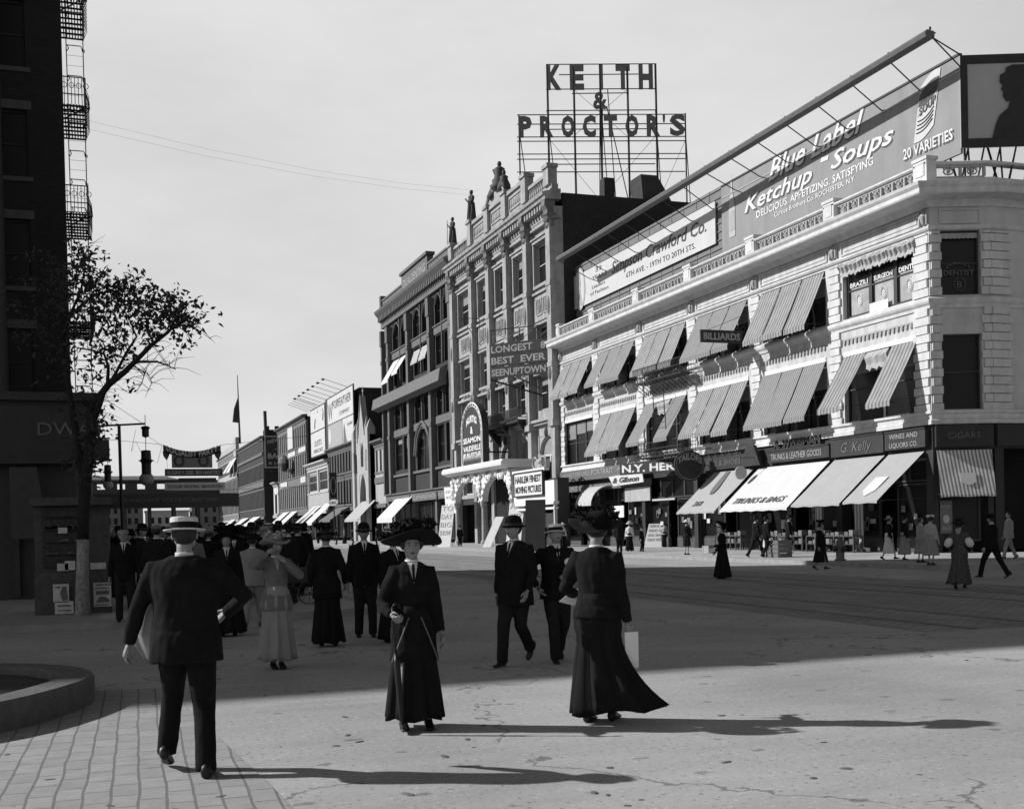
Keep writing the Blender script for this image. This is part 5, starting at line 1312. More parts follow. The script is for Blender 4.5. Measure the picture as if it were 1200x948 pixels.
# ------------------------------------------------------------------ left side: tall hotel with fire escapes
def hotel():
    T = thing('tall_hotel', (-.7, 44, 0), 'very tall dark brick building at the left edge with iron fire escapes', 'building')
    H = 39.6; b = MB()
    ops = [(-30+k*3.3, -28.3+k*3.3, z, z+2.3) for k in range(9) for z in [6.5+3.75*j for j in range(9)]]
    # front wall facing the crossing, built as an x-z grid
    xs = sorted(set([-32, -.72] + [q for o in ops for q in o[:2]]))
    for a, c in zip(xs, xs[1:]):
        m = (a+c)/2; hs = sorted((o[2], o[3]) for o in ops if o[0] < m < o[1]); z = 0
        for h0, h1 in hs: b.box(a, c, 44, 44.4, z, h0); z = h1
        b.box(a, c, 44, 44.4, z, H)
    b.rings([[(-.72, 44.4, 0), (-1.1, 44.4, 0), (-1.6, 51, 0), (-1.25, 51, 0)], [(-.72, 44.4, H), (-1.1, 44.4, H), (-1.6, 51, H), (-1.25, 51, H)]])
    b.box(-32, -1.6, 50.6, 51, 0, H); b.box(-32, -31.6, 44.4, 50.6, 0, H); b.box(-31.6, -1.6, 44.4, 50.6, H-.4, H)
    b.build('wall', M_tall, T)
    for o in ops[-45:]:
        f = MB(); x0, x1, z0, z1 = o
        f.box(x0, x0+.08, 44.15, 44.25, z0, z1).box(x1-.08, x1, 44.15, 44.25, z0, z1).box(x0, x1, 44.151, 44.249, z1-.08, z1).box(x0, x1, 44.16, 44.24, (z0+z1)/2-.03, (z0+z1)/2+.03)
        w = f.build('window', M_frame, T); MB().box(x0, x1, 44.2, 44.22, z0, z1).build('pane', M_glass, w)
    b = MB()
    for o in ops[-45:]: b.box(o[0]-.15, o[1]+.15, 43.9, 43.998, o[2]-.16, o[2]-.01); b.cut().box(o[0]-.15, o[1]+.15, 43.93, 43.998, o[3]+.01, o[3]+.3).cut()
    b.build('window_sill', M_brown, T)
    # fire escapes on the street side
    k = 0
    for z in [x*3.83+1.65 for x in range(1, 9)]:
        x0 = -.80; x1 = .02; y0, y1 = 44.9, 48.6; b = MB()
        for j in range(9): xx = x0+(x1-x0)*j/8; b.box(xx-.02, xx+.02, y0, y1, z-.035, z)
        for j in range(9): yy = y0+(y1-y0)*j/8; b.box(x0, x1, yy-.02, yy+.02, z-.1, z-.04)
        for zz in (z+.35, z+.95): b.tube([(x0, y0, zz), (x1, y0, zz), (x1, y1, zz), (x0, y1, zz)], .022, 5)
        b.tube([(x1, y0, z+.35), (x1+.10, y0+.1, z+.15), (x1+.12, y0+.1, z-.1), (x1, y0, z-.15)], .03, 5)
        for j in range(12): yy = y0+(y1-y0)*j/11; b.tube([(x1, yy, z-.02), (x1+.12, yy, z+.25), (x1, yy, z+.6)], .012, 4)
        for j in range(8):
            xx = x0+(x1-x0)*j/7; b.box(xx-.012, xx+.012, y0-.01, y0+.01, z, z+.95)
        for j in range(20):
            yy = y0+(y1-y0)*j/19; b.box(x1-.01, x1+.01, yy-.01, yy+.01, z, z+.95)
        for j in range(4):
            xx = x0+.12+.24*j; b.tube([(xx+.09*math.cos(a), y0, z+.66+.1*math.sin(a)) for a in [math.pi*2*q/7 for q in range(8)]], .012, 4)
            b.tube([(xx+.09*math.cos(a), y0, z-.18+.09*math.sin(a)) for a in [math.pi*2*q/7 for q in range(8)]], .016, 4)
        b.tube([(x0, y0, z-.6), (x0+.5, y0, z-.3), (x1, y0, z-.02)], .025, 4)
        b.build('fire_escape_balcony', M_iron, T)
        s = MB(); za = z; zb = z+3.75
        for xx in (-.60, -.02): s.tube([(xx, 48.2, za), (xx, 45.4, zb)], .018, 4)
        for j in range(1, 13):
            u = j/13; yy = 48.2-2.8*u; zz = za+(zb-za)*u
            if j % 3 == 0:
                s.tube([(-.62, yy, zz-.16), (-.58, yy, zz-.22), (-.52, yy, zz-.12), (-.55, yy, zz-.02), (-.60, yy, zz), (-.1, yy, zz), (-.06, yy, zz-.08), (-.04, yy, zz-.2), (.02, yy, zz-.22), (.02, yy, zz-.12)], .018, 4)
            else: s.tube([(-.60, yy, zz), (-.02, yy, zz)], .006, 4)
        s.build('fire_escape_stair', M_iron, T)
hotel()
def side_block():
    T = thing('dark_walkup', (-20, 31.3, 0), 'plain dark walk-up block rising directly behind the corner shop', 'building')
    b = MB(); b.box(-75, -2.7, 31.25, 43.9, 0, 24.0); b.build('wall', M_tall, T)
    b = MB(); b.box(-75, -2.6, 31.1, 43.9, 23.6, 24.0)
    b.build('cornice', M_tin, T)
    for i in range(6):
        for j in range(5):
            x = -5.6-i*3.2; z = 5.6+j*3.7; w = MB(); w.box(x, x+.08, 31.15, 31.24, z, z+2.1).box(x+1.1, x+1.18, 31.15, 31.24, z, z+2.1).box(x, x+1.18, 31.14, 31.23, z+2.1, z+2.2).box(x-.1, x+1.28, 31.08, 31.24, z-.15, z)
            o = w.build('window', M_frame, T); MB().box(x+.08, x+1.1, 31.2, 31.24, z, z+2.1).build('pane', M_glass, o)
side_block()
T = thing('added_shade_row', (-6, 52, 0), 'plain unseen row added behind the tall hotel to shade the street', 'building')  # unseen row, added to throw its roofline shade across the far street
b = MB(); b.box(-24, -6, 51.5, 255, 0, 12); b.build('wall', M_brick, T)
def annex():
    T = thing('corner_shop', (-2.6, 30, 0), 'single-storey dark shop with a faint DWAY fascia at the left edge', 'building')
    xr = cr(112, 560, 31)[0]; b = MB(); b.box(-2.68, xr-.1, 31.2, 40, 0, 4.7)
    b.build('wall', M_frame, T)
    b = MB(); b.box(-16, xr, 30.6, 31.19, 3.4, 4.9); b.box(-16, xr+.15, 30.4, 31.1, 4.9, 5.1); b.build('fascia', M_signd, T)
    x0, z0 = cr(44, 507, 30.5); t = MB(); textmb(t, 'DWAY', (x0, 30.58, z0-.05), (1,0,0), (0,0,1), 1.55, .32); t.build('lettering', M_signm, T)
    f = MB()
    for k in range(5): x = -15.5+k*3.4; f.box(x, x+.12, 31.0, 31.195, .2, 3.4).cut()
    f.build('window_post', M_frame, T)
    c = MB(); x, _ = cr(38, 560, 30.4); c.rings([[(x-.5, 30.3, 3.3), (x+.1, 30.3, 3.3), (x+.1, 30.4, 3.3), (x-.5, 30.4, 3.3)], [(x-.5, 30.25, 1.6), (x+.35, 30.2, 1.6), (x+.35, 30.4, 1.6), (x-.5, 30.4, 1.6)]]); c.build('window_curtain', M_frame, T)
    c = MB(); x, z = cr(112, 575, 30.6)
    for k in range(9): c.tube([(x-.05, 30.55, z-.55+k*.13), (x+.12, 30.5, z-.58+k*.13)], .02, 4)
    c.build('shutter_slats', M_signm, T)
annex()
def newsstand():
    y = 24.6; xl = cr(38, 600, y)[0]; xr = cr(131, 640, y)[0]-.02
    T = thing('newsstand', (xl, y, .12), 'dark newsstand with racks of papers and two posters behind the whitewashed tree', 'newsstand')
    b = MB(); b.box(xl, xr, y+.5, y+1.5, .12, 2.25); b.box(xl-.05, xr+.05, y+.2, y+1.5, 2.25, 2.4); b.box(xl, xr, y, y+.5, .12, .95); b.build('booth', M_wood, T)
    b = MB()
    for k in range(5):
        z = 1.02+k*.25; b.box(xl+.15, xr-.5, y+.44-k*.02, y+.497, z, z+.2)
    b.build('magazine_racks', M_magd, T)
    b = MB()
    random.seed(4)
    for z in (1.27, 1.52, 1.77, 2.02):
        for k in range(9):
            x = xl+.2+k*(xr-xl-.8)/9
            if random.random() < .75: b.box(x, x+.09, y+.38, y+.4, z+.02, z+.03+.05*random.random())
    b.build('magazine_tops', M_signm, T)
    b = MB()
    for (pa, pb, ya, yb) in ((67, 80, 669, 660), (76, 88, 668, 657), (106, 124, 667, 659)):
        a, z0 = cr(pa, ya, y-.05); c, z1 = cr(pb, yb, y-.05); b.box(a, c, y-.05, y-.03, z0, z1).cut()
    a, z0 = cr(68, 622, y+.35); b.box(a, a+.17, y+.33, y+.35, z0-.05, z0+.06)
    b.build('newspaper_stack', M_post, T)
    for nm, (pa, pb, ya, yb) in (('poster', (62.5, 80.5, 706, 684)), ('poster', (64.5, 86, 720, 704)), ('poster', (110, 130, 711, 682))):
        a, z0 = cr(pa, ya, y-.12); c, z1 = cr(pb, yb, y-.12); b = MB(); b.box(a, c, y-.12, y-.1, max(z0, .14), z1); o = b.build('poster', M_post, T)
        g = MB(); h = z1-z0; w = c-a
        if pa < 64: g.prism([(a+w*.55, z0+h*.1), (a+w*.95, z0+h*.12), (a+w*.9, z0+h*.5), (a+w*.85, z0+h*.9), (a+w*.6, z0+h*.85), (a+w*.45, z0+h*.5)], 1, y-.126, y-.121); textmb(g, 'THE', (a+w*.08, y-.125, z0+h*.8), (1,0,0), (0,0,1), w*.35, h*.1)
        elif pa < 70: textmb(g, 'MAGAZINE', (a+w*.15, y-.125, z0+h*.6), (1,0,0), (0,0,1), w*.7, h*.14); textmb(g, 'ON SALE HERE', (a+w*.15, y-.125, z0+h*.25), (1,0,0), (0,0,1), w*.7, h*.1)
        else:
            textmb(g, 'THE NEW YORK', (a+w*.1, y-.125, z0+h*.88), (1,0,0), (0,0,1), w*.8, h*.07); textmb(g, 'WORLD', (a+w*.1, y-.125, z0+h*.72), (1,0,0), (0,0,1), w*.8, h*.1); g.box(a+w*.12, a+w*.88, y-.126, y-.121, z0+h*.5, z0+h*.66)
            g.prism([(a+w*.12, z0+h*.18), (a+w*.85, z0+h*.18), (a+w*.9, z0+h*.3), (a+w*.6, z0+h*.42), (a+w*.3, z0+h*.4)], 1, y-.126, y-.121); textmb(g, 'PRICE ONE CENT', (a+w*.1, y-.125, z0+h*.05), (1,0,0), (0,0,1), w*.8, h*.06)
        g.build('print', M_signm, o)
newsstand()

# ------------------------------------------------------------------ street tree
def tree():
    base = gr(97, 722, .12)
    T = thing('street_tree', tuple(base), 'leafy street tree with a whitewashed trunk leaning right in front of the newsstand', 'tree')
    D = 23.0
    def Q(px, py, dd=0.): 
        p = dp(px, py, D+dd); return p
    b0 = Q(97, 722); b0.z = .1; d0 = gr(97, 722, .1)
    D = math.cos(TH)*d0.y + math.sin(TH)*d0.x
    t = MB(); t.tube([tuple(Q(97, 724)), tuple(Q(97, 716)), tuple(Q(96.5, 690)), tuple(Q(97, 660)), tuple(Q(97, 632))], [.17, .145, .125, .115, .11], 12); t.build('whitewashed_trunk', M_limew, T, True)
    b = MB(); tips = []; segs = []
    def limb(pts, r0, r1, dd=None):
        n = len(pts); dd = dd or [0]*n
        P = [Q(x, y, dd[k]) for k, (x, y) in enumerate(pts)]; rr = [r0+(r1-r0)*k/(n-1) for k in range(n)]
        b.tube(P, rr, 8); segs.append((P, r1))
        return P
    limb([(97, 632), (98, 600), (101, 560), (106, 520), (108, 490)], .11, .10)
    limb([(108, 492), (104, 486), (112, 470), (128, 450), (146, 436), (160, 422), (178, 404), (196, 390), (206, 380)], .085, .022, [0, 0, 0, -.2, -.5, -.7, -.9, -1.1, -1.2])
    limb([(109, 492), (114, 480), (120, 462), (125, 452)], .075, .05, [0, 0, -.1, -.2])
    limb([(126, 452), (127, 430), (122, 415), (105, 410), (90, 408)], .035, .012, [0, .2, .3, .5, .6])
    limb([(160, 424), (172, 424), (184, 424), (196, 428), (206, 433)], .028, .008, [-.7, -.8, -.9, -1, -1.1])
    limb([(158, 430), (170, 436), (166, 450), (160, 458)], .014, .004, [-.7, -.6, -.6, -.5])
    limb([(172, 436), (178, 448), (170, 466)], .01, .003)
    limb([(206, 380), (216, 376), (230, 380), (252, 402)], .012, .003)
    limb([(130, 448), (150, 410), (160, 395), (150, 370), (130, 350)], .03, .008, [-.2, -.4, -.2, .3, .6])
    limb([(180, 402), (172, 385), (160, 368), (148, 356)], .02, .006, [-.9, -.6, -.3, 0])
    limb([(196, 390), (200, 370), (212, 358)], .015, .005)
    limb([(100, 560), (88, 500), (80, 450), (72, 400), (62, 375), (55, 350)], .08, .02, [0, .2, .4, .6, .8, 1.0])
    limb([(72, 400), (82, 370), (95, 340), (100, 310), (96, 290)], .035, .008, [.6, .4, .2, 0, -.2])
    limb([(82, 370), (110, 345), (140, 340), (165, 345)], .03, .006, [.4, 0, -.5, -.9])
    random.seed(11)
    for P, _ in list(segs)[1:]:
        for k in range(len(P)*4):
            i = random.randrange(len(P)-1); p = P[i].lerp(P[i+1], random.random()); q = p + Vector((random.uniform(-.5, .5), random.uniform(-.5, .5), random.uniform(-.25, .45)))
            b.tube([p, p.lerp(q, .5)+Vector((0,0,.05)), q], [.006, .004, .002], 4)
    b.build('limbs', M_bark, T, True)
    # leaves: individual blades gathered in clumps along the crown, with gaps of sky
    clumps = []
    def C_(px, py, r, n, dd=0.): clumps.append((Q(px, py, dd), r, n))
    for px, py, r, n, dd in ((120, 340, .5, 380, 0), (100, 330, .45, 360, 0), (140, 345, .45, 420, -.2), (155, 345, .35, 330, -.4), (85, 318, .4, 260, 0), (95, 292, .28, 120, 0), (115, 318, .35, 180, 0),
                             (170, 356, .35, 240, -.6), (188, 350, .3, 190, -.8), (200, 362, .3, 200, -1), (215, 362, .3, 190, -1.1), (226, 374, .25, 140, -1.1), (210, 385, .28, 140, -1), (185, 372, .4, 230, -.8), (165, 378, .4, 220, -.6), (145, 370, .45, 250, -.4),
                             (130, 392, .35, 160, 0), (118, 405, .35, 150, 0), (138, 412, .35, 150, -.2), (150, 395, .3, 90, 0), (128, 425, .3, 90, 0), (112, 430, .22, 50, 0), (222, 398, .15, 22, -1), (206, 400, .2, 30, -1), (146, 450, .2, 22, 0), (130, 470, .2, 18, 0), (110, 365, .35, 200, 0), (95, 360, .3, 150, .2),
                             (60, 345, .6, 240, .8), (45, 370, .6, 240, .9), (50, 320, .5, 120, .9), (70, 380, .5, 200, .6), (85, 400, .35, 120, .4), (90, 430, .3, 60, .3), (60, 420, .5, 120, .8), (98, 452, .25, 45, .2), (100, 485, .3, 150, .1), (112, 500, .28, 170, 0), (106, 520, .33, 180, 0), (113, 535, .25, 120, 0), (104, 550, .3, 120, .1), (92, 476, .3, 70, .2)):
        C_(px, py, r, n, dd)
    vs = []; fs = []
    for c, r, n in clumps:
        subs = [c + Vector((random.gauss(0, r*.55), random.gauss(0, r*.75), random.gauss(0, r*.5))) for _ in range(max(3, n//14))]
        for k in range(int(n*.42)):
            s = random.choice(subs); p = s + Vector([random.gauss(0, .085) for _ in range(3)])
            a = Vector((random.gauss(0, 1), random.gauss(0, 1), random.gauss(-.5, .8))).normalized(); u = a.orthogonal().normalized(); u = Matrix.Rotation(random.uniform(0, 6.28), 3, a) @ u
            L = random.uniform(.09, .17); W = L*.46; w = u.cross(a)*.015
            o = len(vs); vs += [p, p+a*L*.4+u*W*.5+w, p+a*L, p+a*L*.4-u*W*.5+w]; fs += [(o, o+1, o+2, o+3)]
    me = bpy.data.meshes.new('foliage'); me.from_pydata([tuple(v) for v in vs], [], fs); me.materials.append(M_leaf); link('foliage', me, T)
tree()

# ------------------------------------------------------------------ arc lamps
def arc_lamp(y, px, py0, lb, arm=True, s=1.):
    x, z = cr(px, py0, y)
    T = thing('arc_lamp', (x, y, z), lb, 'street lamp')
    q = MB()
    q.lathe([(.03, .02), (.15, 0), (.16, -.28), (.25, -.32), (.18, -.36), (.15, -.42), (.15, -.75), (.19, -.8)], (x, y, z), 14)
    q.lathe([(.02, 1.0), (.11, .98), (.15, .93), (.11, .88), (.11, .66), (.03, .62)], (x, y, z-.2+.0), 10); q.tube([(x, y, z), (x, y, z+.45)], .012, 5).tube([(x, y, z+.78), (x, y, z+1.15)], .012, 5)
    q.build('lamp_body', M_iron, T, False)
    g = MB(); g.ball((x, y, z-.92), .23, .23, .22, 16, 10); g.build('globe', M_letg, T, True)
    return T, x, y, z
T, x, y, z = arc_lamp(40, 171, 528, 'large arc lamp hanging from a long horizontal arm over the crowd')
xa, za = cr(112, 500.5, y); xb, zb = cr(170, 496.5, y); xp, _ = cr(139.5, 500, y)
b = MB(); b.tube([(xa-1.2, y, za-.04), (xb, y, zb)], .032, 6).tube([(xp, y, zb-.02), (xp+.03, y, 0)], .05, 8).tube([(xb, y, zb), (x, y, z+.9)], .01, 4)
b.tube([(xb-.1, y, zb+.02), (cr(100, 452, y)[0], y, cr(100, 452, y)[1])], .007, 4)
b.build('pole_and_arm', M_iron, T)
w = MB(); w.tube([(x-.3, y, zb-.2), (x-.45, y, zb-.9), (x-.3, y, z+.3), (x-.1, y, z-.2)], .006, 4).tube([(x+.1, y, z+.45), (x+.5, y, z+.15), (x+.35, y, z-.4), (x+.15, y, z-.3)], .006, 4); w.build('lamp_wires', M_iron, T)
T, x, y, z = arc_lamp(58, 126, 545, 'small second arc lamp half hidden beside the hanging dark sign')
b = MB(); b.tube([(x, y, z+.9), (x-1.4, y, z+1.1)], .03, 5).tube([(x-1.4, y, z+1.2), (x-1.4, y, 0)], .06, 7); b.build('pole_and_arm', M_iron, T)
T = thing('hanging_sign', (-.3, 28, 3.5), 'dark rectangular sign projecting right of the leafy trunk', 'sign')
xa, z1 = cr(104, 515, 28); xb, z0 = cr(128.5, 538, 28); b = MB(); b.box(xa, xb, 28, 28.08, z0, z1); b.build('board', M_signd, T)
b = MB(); b.tube([(xa-.6, 28.04, z1+.03), (xb+.02, 28.04, z1+.03)], .02, 5).tube([(xa-.3, 28.04, z0-.0), (xb+.05, 28.04, z0-.02)], .025, 5).tube([(xa-.3, 28.04, z1+.3), (xa-.3, 28.04, .12)], .05, 6); b.build('bracket', M_iron, T)

# ------------------------------------------------------------------ planter
def planter():
    def W(X, Y): return Vector((X*math.cos(TH)+Y*math.sin(TH), -X*math.sin(TH)+Y*math.cos(TH), 0))
    ring = []
    for k in range(48):
        a = 2*math.pi*k/48; ca, sa = math.cos(a), math.sin(a)
        X = -7.1+2.95*math.copysign(abs(ca)**.8, ca); Y = 10.75+2.35*math.copysign(abs(sa)**.8, sa)
        X += .10*(Y-10.7); ring.append((X, Y))
    T = thing('stone_planter', tuple(W(-7.1, 10.7)), 'low rounded stone-kerbed planting bed at the lower left', 'planter')
    c = Vector((-7.1, 10.7, 0))
    def off(d, z): return [tuple(W(*(Vector((X, Y, 0)) + (c-Vector((X, Y, 0))).normalized()*d).xy) + Vector((0, 0, z))) for X, Y in ring]
    b = MB(); b.rings([off(0, 0), off(0, .24), off(.02, .27), off(.32, .27), off(.34, .24), off(.34, .1)], cap=False); b.build('kerb_ring', M_plant, T)
    b = MB(); rg = [off(.34, .18), off(.9, .22), off(1.6, .25), off(2.1, .24)]
    b.rings([[(x, y, z+.03*noise.noise(Vector((x*3, y*3, 0)))) for x, y, z in r_] for r_ in rg]); b.build('soil_bed', M_soil, T)
    random.seed(8); vs = []; fs = []
    for k in range(900):
        a = random.uniform(0, 6.28); r = random.random()**.5; X = -7.1+2.2*r*math.cos(a); Y = 10.75+1.8*r*math.sin(a); p = W(X, Y)+Vector((0,0,.23))
        d = Vector((random.gauss(0, .5), random.gauss(0, .5), .5)).normalized()*random.uniform(.03, .09); u = Vector((random.gauss(0,1), random.gauss(0,1), 0)).normalized()*.008
        o = len(vs); vs += [p-u, p+u, p+d]; fs.append((o, o+1, o+2))
    me = bpy.data.meshes.new('ground_plants'); me.from_pydata([tuple(v) for v in vs], [], fs); me.materials.append(M_leaf); o = link('ground_plants', me, T); o['kind'] = 'stuff'
planter()

# ------------------------------------------------------------------ hydrant, carriage, stall goods, bench
def hydrant():
    g = gr(980, 662, 0); g = Vector((25.0, 35.9, .15)); x, y, z = g
    T = thing('fire_hydrant', tuple(g), 'stout dark fire hydrant at the kerb beside the long-coated woman', 'fire hydrant')
    b = MB(); b.lathe([(.2, 0), (.2, .06), (.15, .08), (.15, .5), (.18, .52), (.18, .56), (.15, .58), (.14, .7), (.08, .78), (.05, .79), (.05, .86), (.02, .87)], (x, y, z), 14)
    b.build('barrel', M_signm, T, True)
    b = MB(); b.tube([(x-.28, y, z+.42), (x+.26, y, z+.42)], .07, 8); b.tube([(x, y-.26, z+.4), (x, y, z+.4)], .08, 8); b.build('nozzle', M_iron, T)
hydrant()
def carriage():
    g = gr(356, 708, .12); T = thing('baby_carriage', tuple(g), 'dark baby carriage with spoked wheels between the women', 'baby carriage'); x, y, z = g
    for dx, r in ((-.28, .2), (.12, .24), (.45, .2)):
        b = MB(); b.tube([(x+dx+r*math.cos(a), y, z+r+r*math.sin(a)) for a in [math.pi*2*k/16 for k in range(17)]], .014, 5)
        for k in range(8): b.tube([(x+dx, y, z+r), (x+dx+r*math.cos(k*.785), y, z+r+r*math.sin(k*.785))], .006, 4)
        b.build('wheel', M_iron, T)
    b = MB(); b.rings([[(x-.45, y-.02, z+.75), (x+.5, y-.02, z+.75), (x+.5, y+.4, z+.75), (x-.45, y+.4, z+.75)], [(x-.35, y, z+.45), (x+.35, y, z+.45), (x+.35, y+.36, z+.45), (x-.35, y+.36, z+.45)]]); b.build('body', M_signd, T)
    b = MB(); b.tube([(x-.45, y+.2, z+.7), (x-.7, y+.2, z+.98)], .015, 5).tube([(x-.2, y, z+.45), (x-.28, y, z+.2), (x+.45, y, z+.2), (x+.2, y, z+.45)], .015, 5); b.build('frame', M_iron, T)
    b = MB(); b.rings([[(x+.1, y-.03, z+.75), (x+.5, y-.03, z+.75), (x+.5, y+.41, z+.75), (x+.1, y+.41, z+.75)], [(x+.2, y, z+1.05), (x+.5, y, z+1.0), (x+.5, y+.38, z+1.0), (x+.2, y+.38, z+1.05)]]); b.build('hood', M_signd, T)
carriage()
def crate(px, py, w, h, m, lb, x=None):
    g = gr(px, py, .15); x = g.x; T = thing('crate', tuple(g), lb, 'crate'); b = MB()
    n = 4
    for k in range(n):
        z0 = .15+h*k/n; b.box(x, x+.03, g.y-w/2, g.y+w/2, z0+.01, z0+h/n-.01); b.box(x, x+w*.7, g.y-w/2-.03, g.y-w/2, z0+.01, z0+h/n-.01); b.box(x, x+w*.7, g.y+w/2, g.y+w/2+.03, z0+.01, z0+h/n-.01)
    b.box(x+.02, x+w*.7, g.y-w/2+.0, g.y+w/2, .16, .2); b.build('slats', m, T)
    b = MB(); b.box(x-.02, x, g.y-w/2, g.y-w/2+.06, .15, .15+h).box(x-.02, x, g.y+w/2-.06, g.y+w/2, .15, .15+h); b.build('battens', m, T)
crate(905, 653, .9, .7, M_signm, 'grey trunk crate on the pavement right of the two dark-suited men')
crate(902, 640, .5, .5, M_mag, 'patterned crate behind the grey trunk crate')
crate(827, 648, .6, .35, M_letg, 'low pale box left of the veiled woman in black')
def bench(pxa, pxb, py, lb):
    a = gr(pxa, py, .15); c = gr(pxb, py, .15); x = 31.2; ya, yb = fa(pxa, py, x)[0], fa(pxb, py, x)[0]
    T = thing('display_stand', (x, (ya+yb)/2, .15), lb, 'display stand'); b = MB(); L = abs(ya-yb); y0 = min(ya, yb)
    b.box(x, x+.5, y0, y0+L, .85, .9).box(x, x+.5, y0, y0+L, .5, .53)
    for k in range(6): y = y0+L*k/5; b.box(x, x+.05, y-.03, y+.03, .15, .85); b.box(x+.45, x+.5, y-.03, y+.03, .15, .85)
    b.build('frame', M_wood, T); b = MB(); random.seed(6)
    for k in range(int(L/.35)): y = y0+.1+k*.35; b.box(x+.05, x+.4, y, y+.26, .903, .95+.25*random.random(), k % 3); b.box(x+.05, x+.4, y, y+.26, .533, .6+.2*random.random(), (k+1) % 3)
    b.build('goods', [M_mag, M_signm, M_wood], T)
bench(890, 940, 650, 'long low display stand of goods under the white trunk-shop awning')
bench(838, 868, 648, 'display stand of goods under the pale awning with the boot patch')
bench(945, 1000, 652, 'display stand of goods between the two striped door panels')
T = thing('hanging_notices', (31.5, 70, 2.5), 'white square notice hung in a doorway with pale garments beside it', 'notice')
ya, z1 = fa(718, 593, 31.8); yb, z0 = fa(731, 606, 31.8); b = MB(); b.box(31.8, 31.85, yb, ya, z0, z1); b.build('notice', M_white, T); b = MB(); b.prism([(ya+1.2, z1-.3), (ya+.3, z1-.6), (ya+.3, z0), (ya+.7, z0-.4), (ya+1.3, z0+.2)], 0, 31.82, 31.88); b.build('garment', M_bwhite, T)
b = MB(); b.tube([(31.83, (ya+yb)/2, z1), (31.83, (ya+yb)/2, z1+1.4), (32.6, (ya+yb)/2, z1+1.4)], .02, 4); b.build('hanger', M_iron, T)
T = thing('price_tags', (31.8, 57, 1.2), 'striped white card standing on the crates by the two dark-suited men', 'sign')
y, z = fa(900, 634, 31); b = MB(); b.prism([(y+.5, z-.3), (y-.3, z-.4), (y-.4, z+.15), (y+.4, z+.2)], 0, 31, 31.04); b.build('card', M_bwhite, T); b = MB(); b.prism([(y+.3, z-.05), (y-.3, z-.2), (y-.3, z-.08), (y+.3, z+.08)], 0, 30.985, 30.995); b.tube([(31.03, y, z-.3), (31.1, y, .15)], .03, 4); b.build('stripe', M_signd, T)
T = thing('post_bills', (33.2, 42.5, 1), 'tall printed bill posted under the corner awning', 'poster')
ya, z1 = fa(1098, 592, 32.4); yb, z0 = fa(1120, 622, 31.9)
b = MB(); q = MCH; b.M = MCH; b.box(-.03, -.01, 1.75, 2.25, .95, 2.3); b.build('bill', M_signm, T); t = MB(MCH); textmb(t, 'BEER', (-.035, 2.2, 2.0), (0,-1,0), (0,0,1), .38, .14); t.ball((-.03, 2.0, 1.55), .01, .14, .18); textmb(t, 'ALE', (-.035, 2.2, 1.1), (0,-1,0), (0,0,1), .38, .14); t.build('print', M_letg, T)

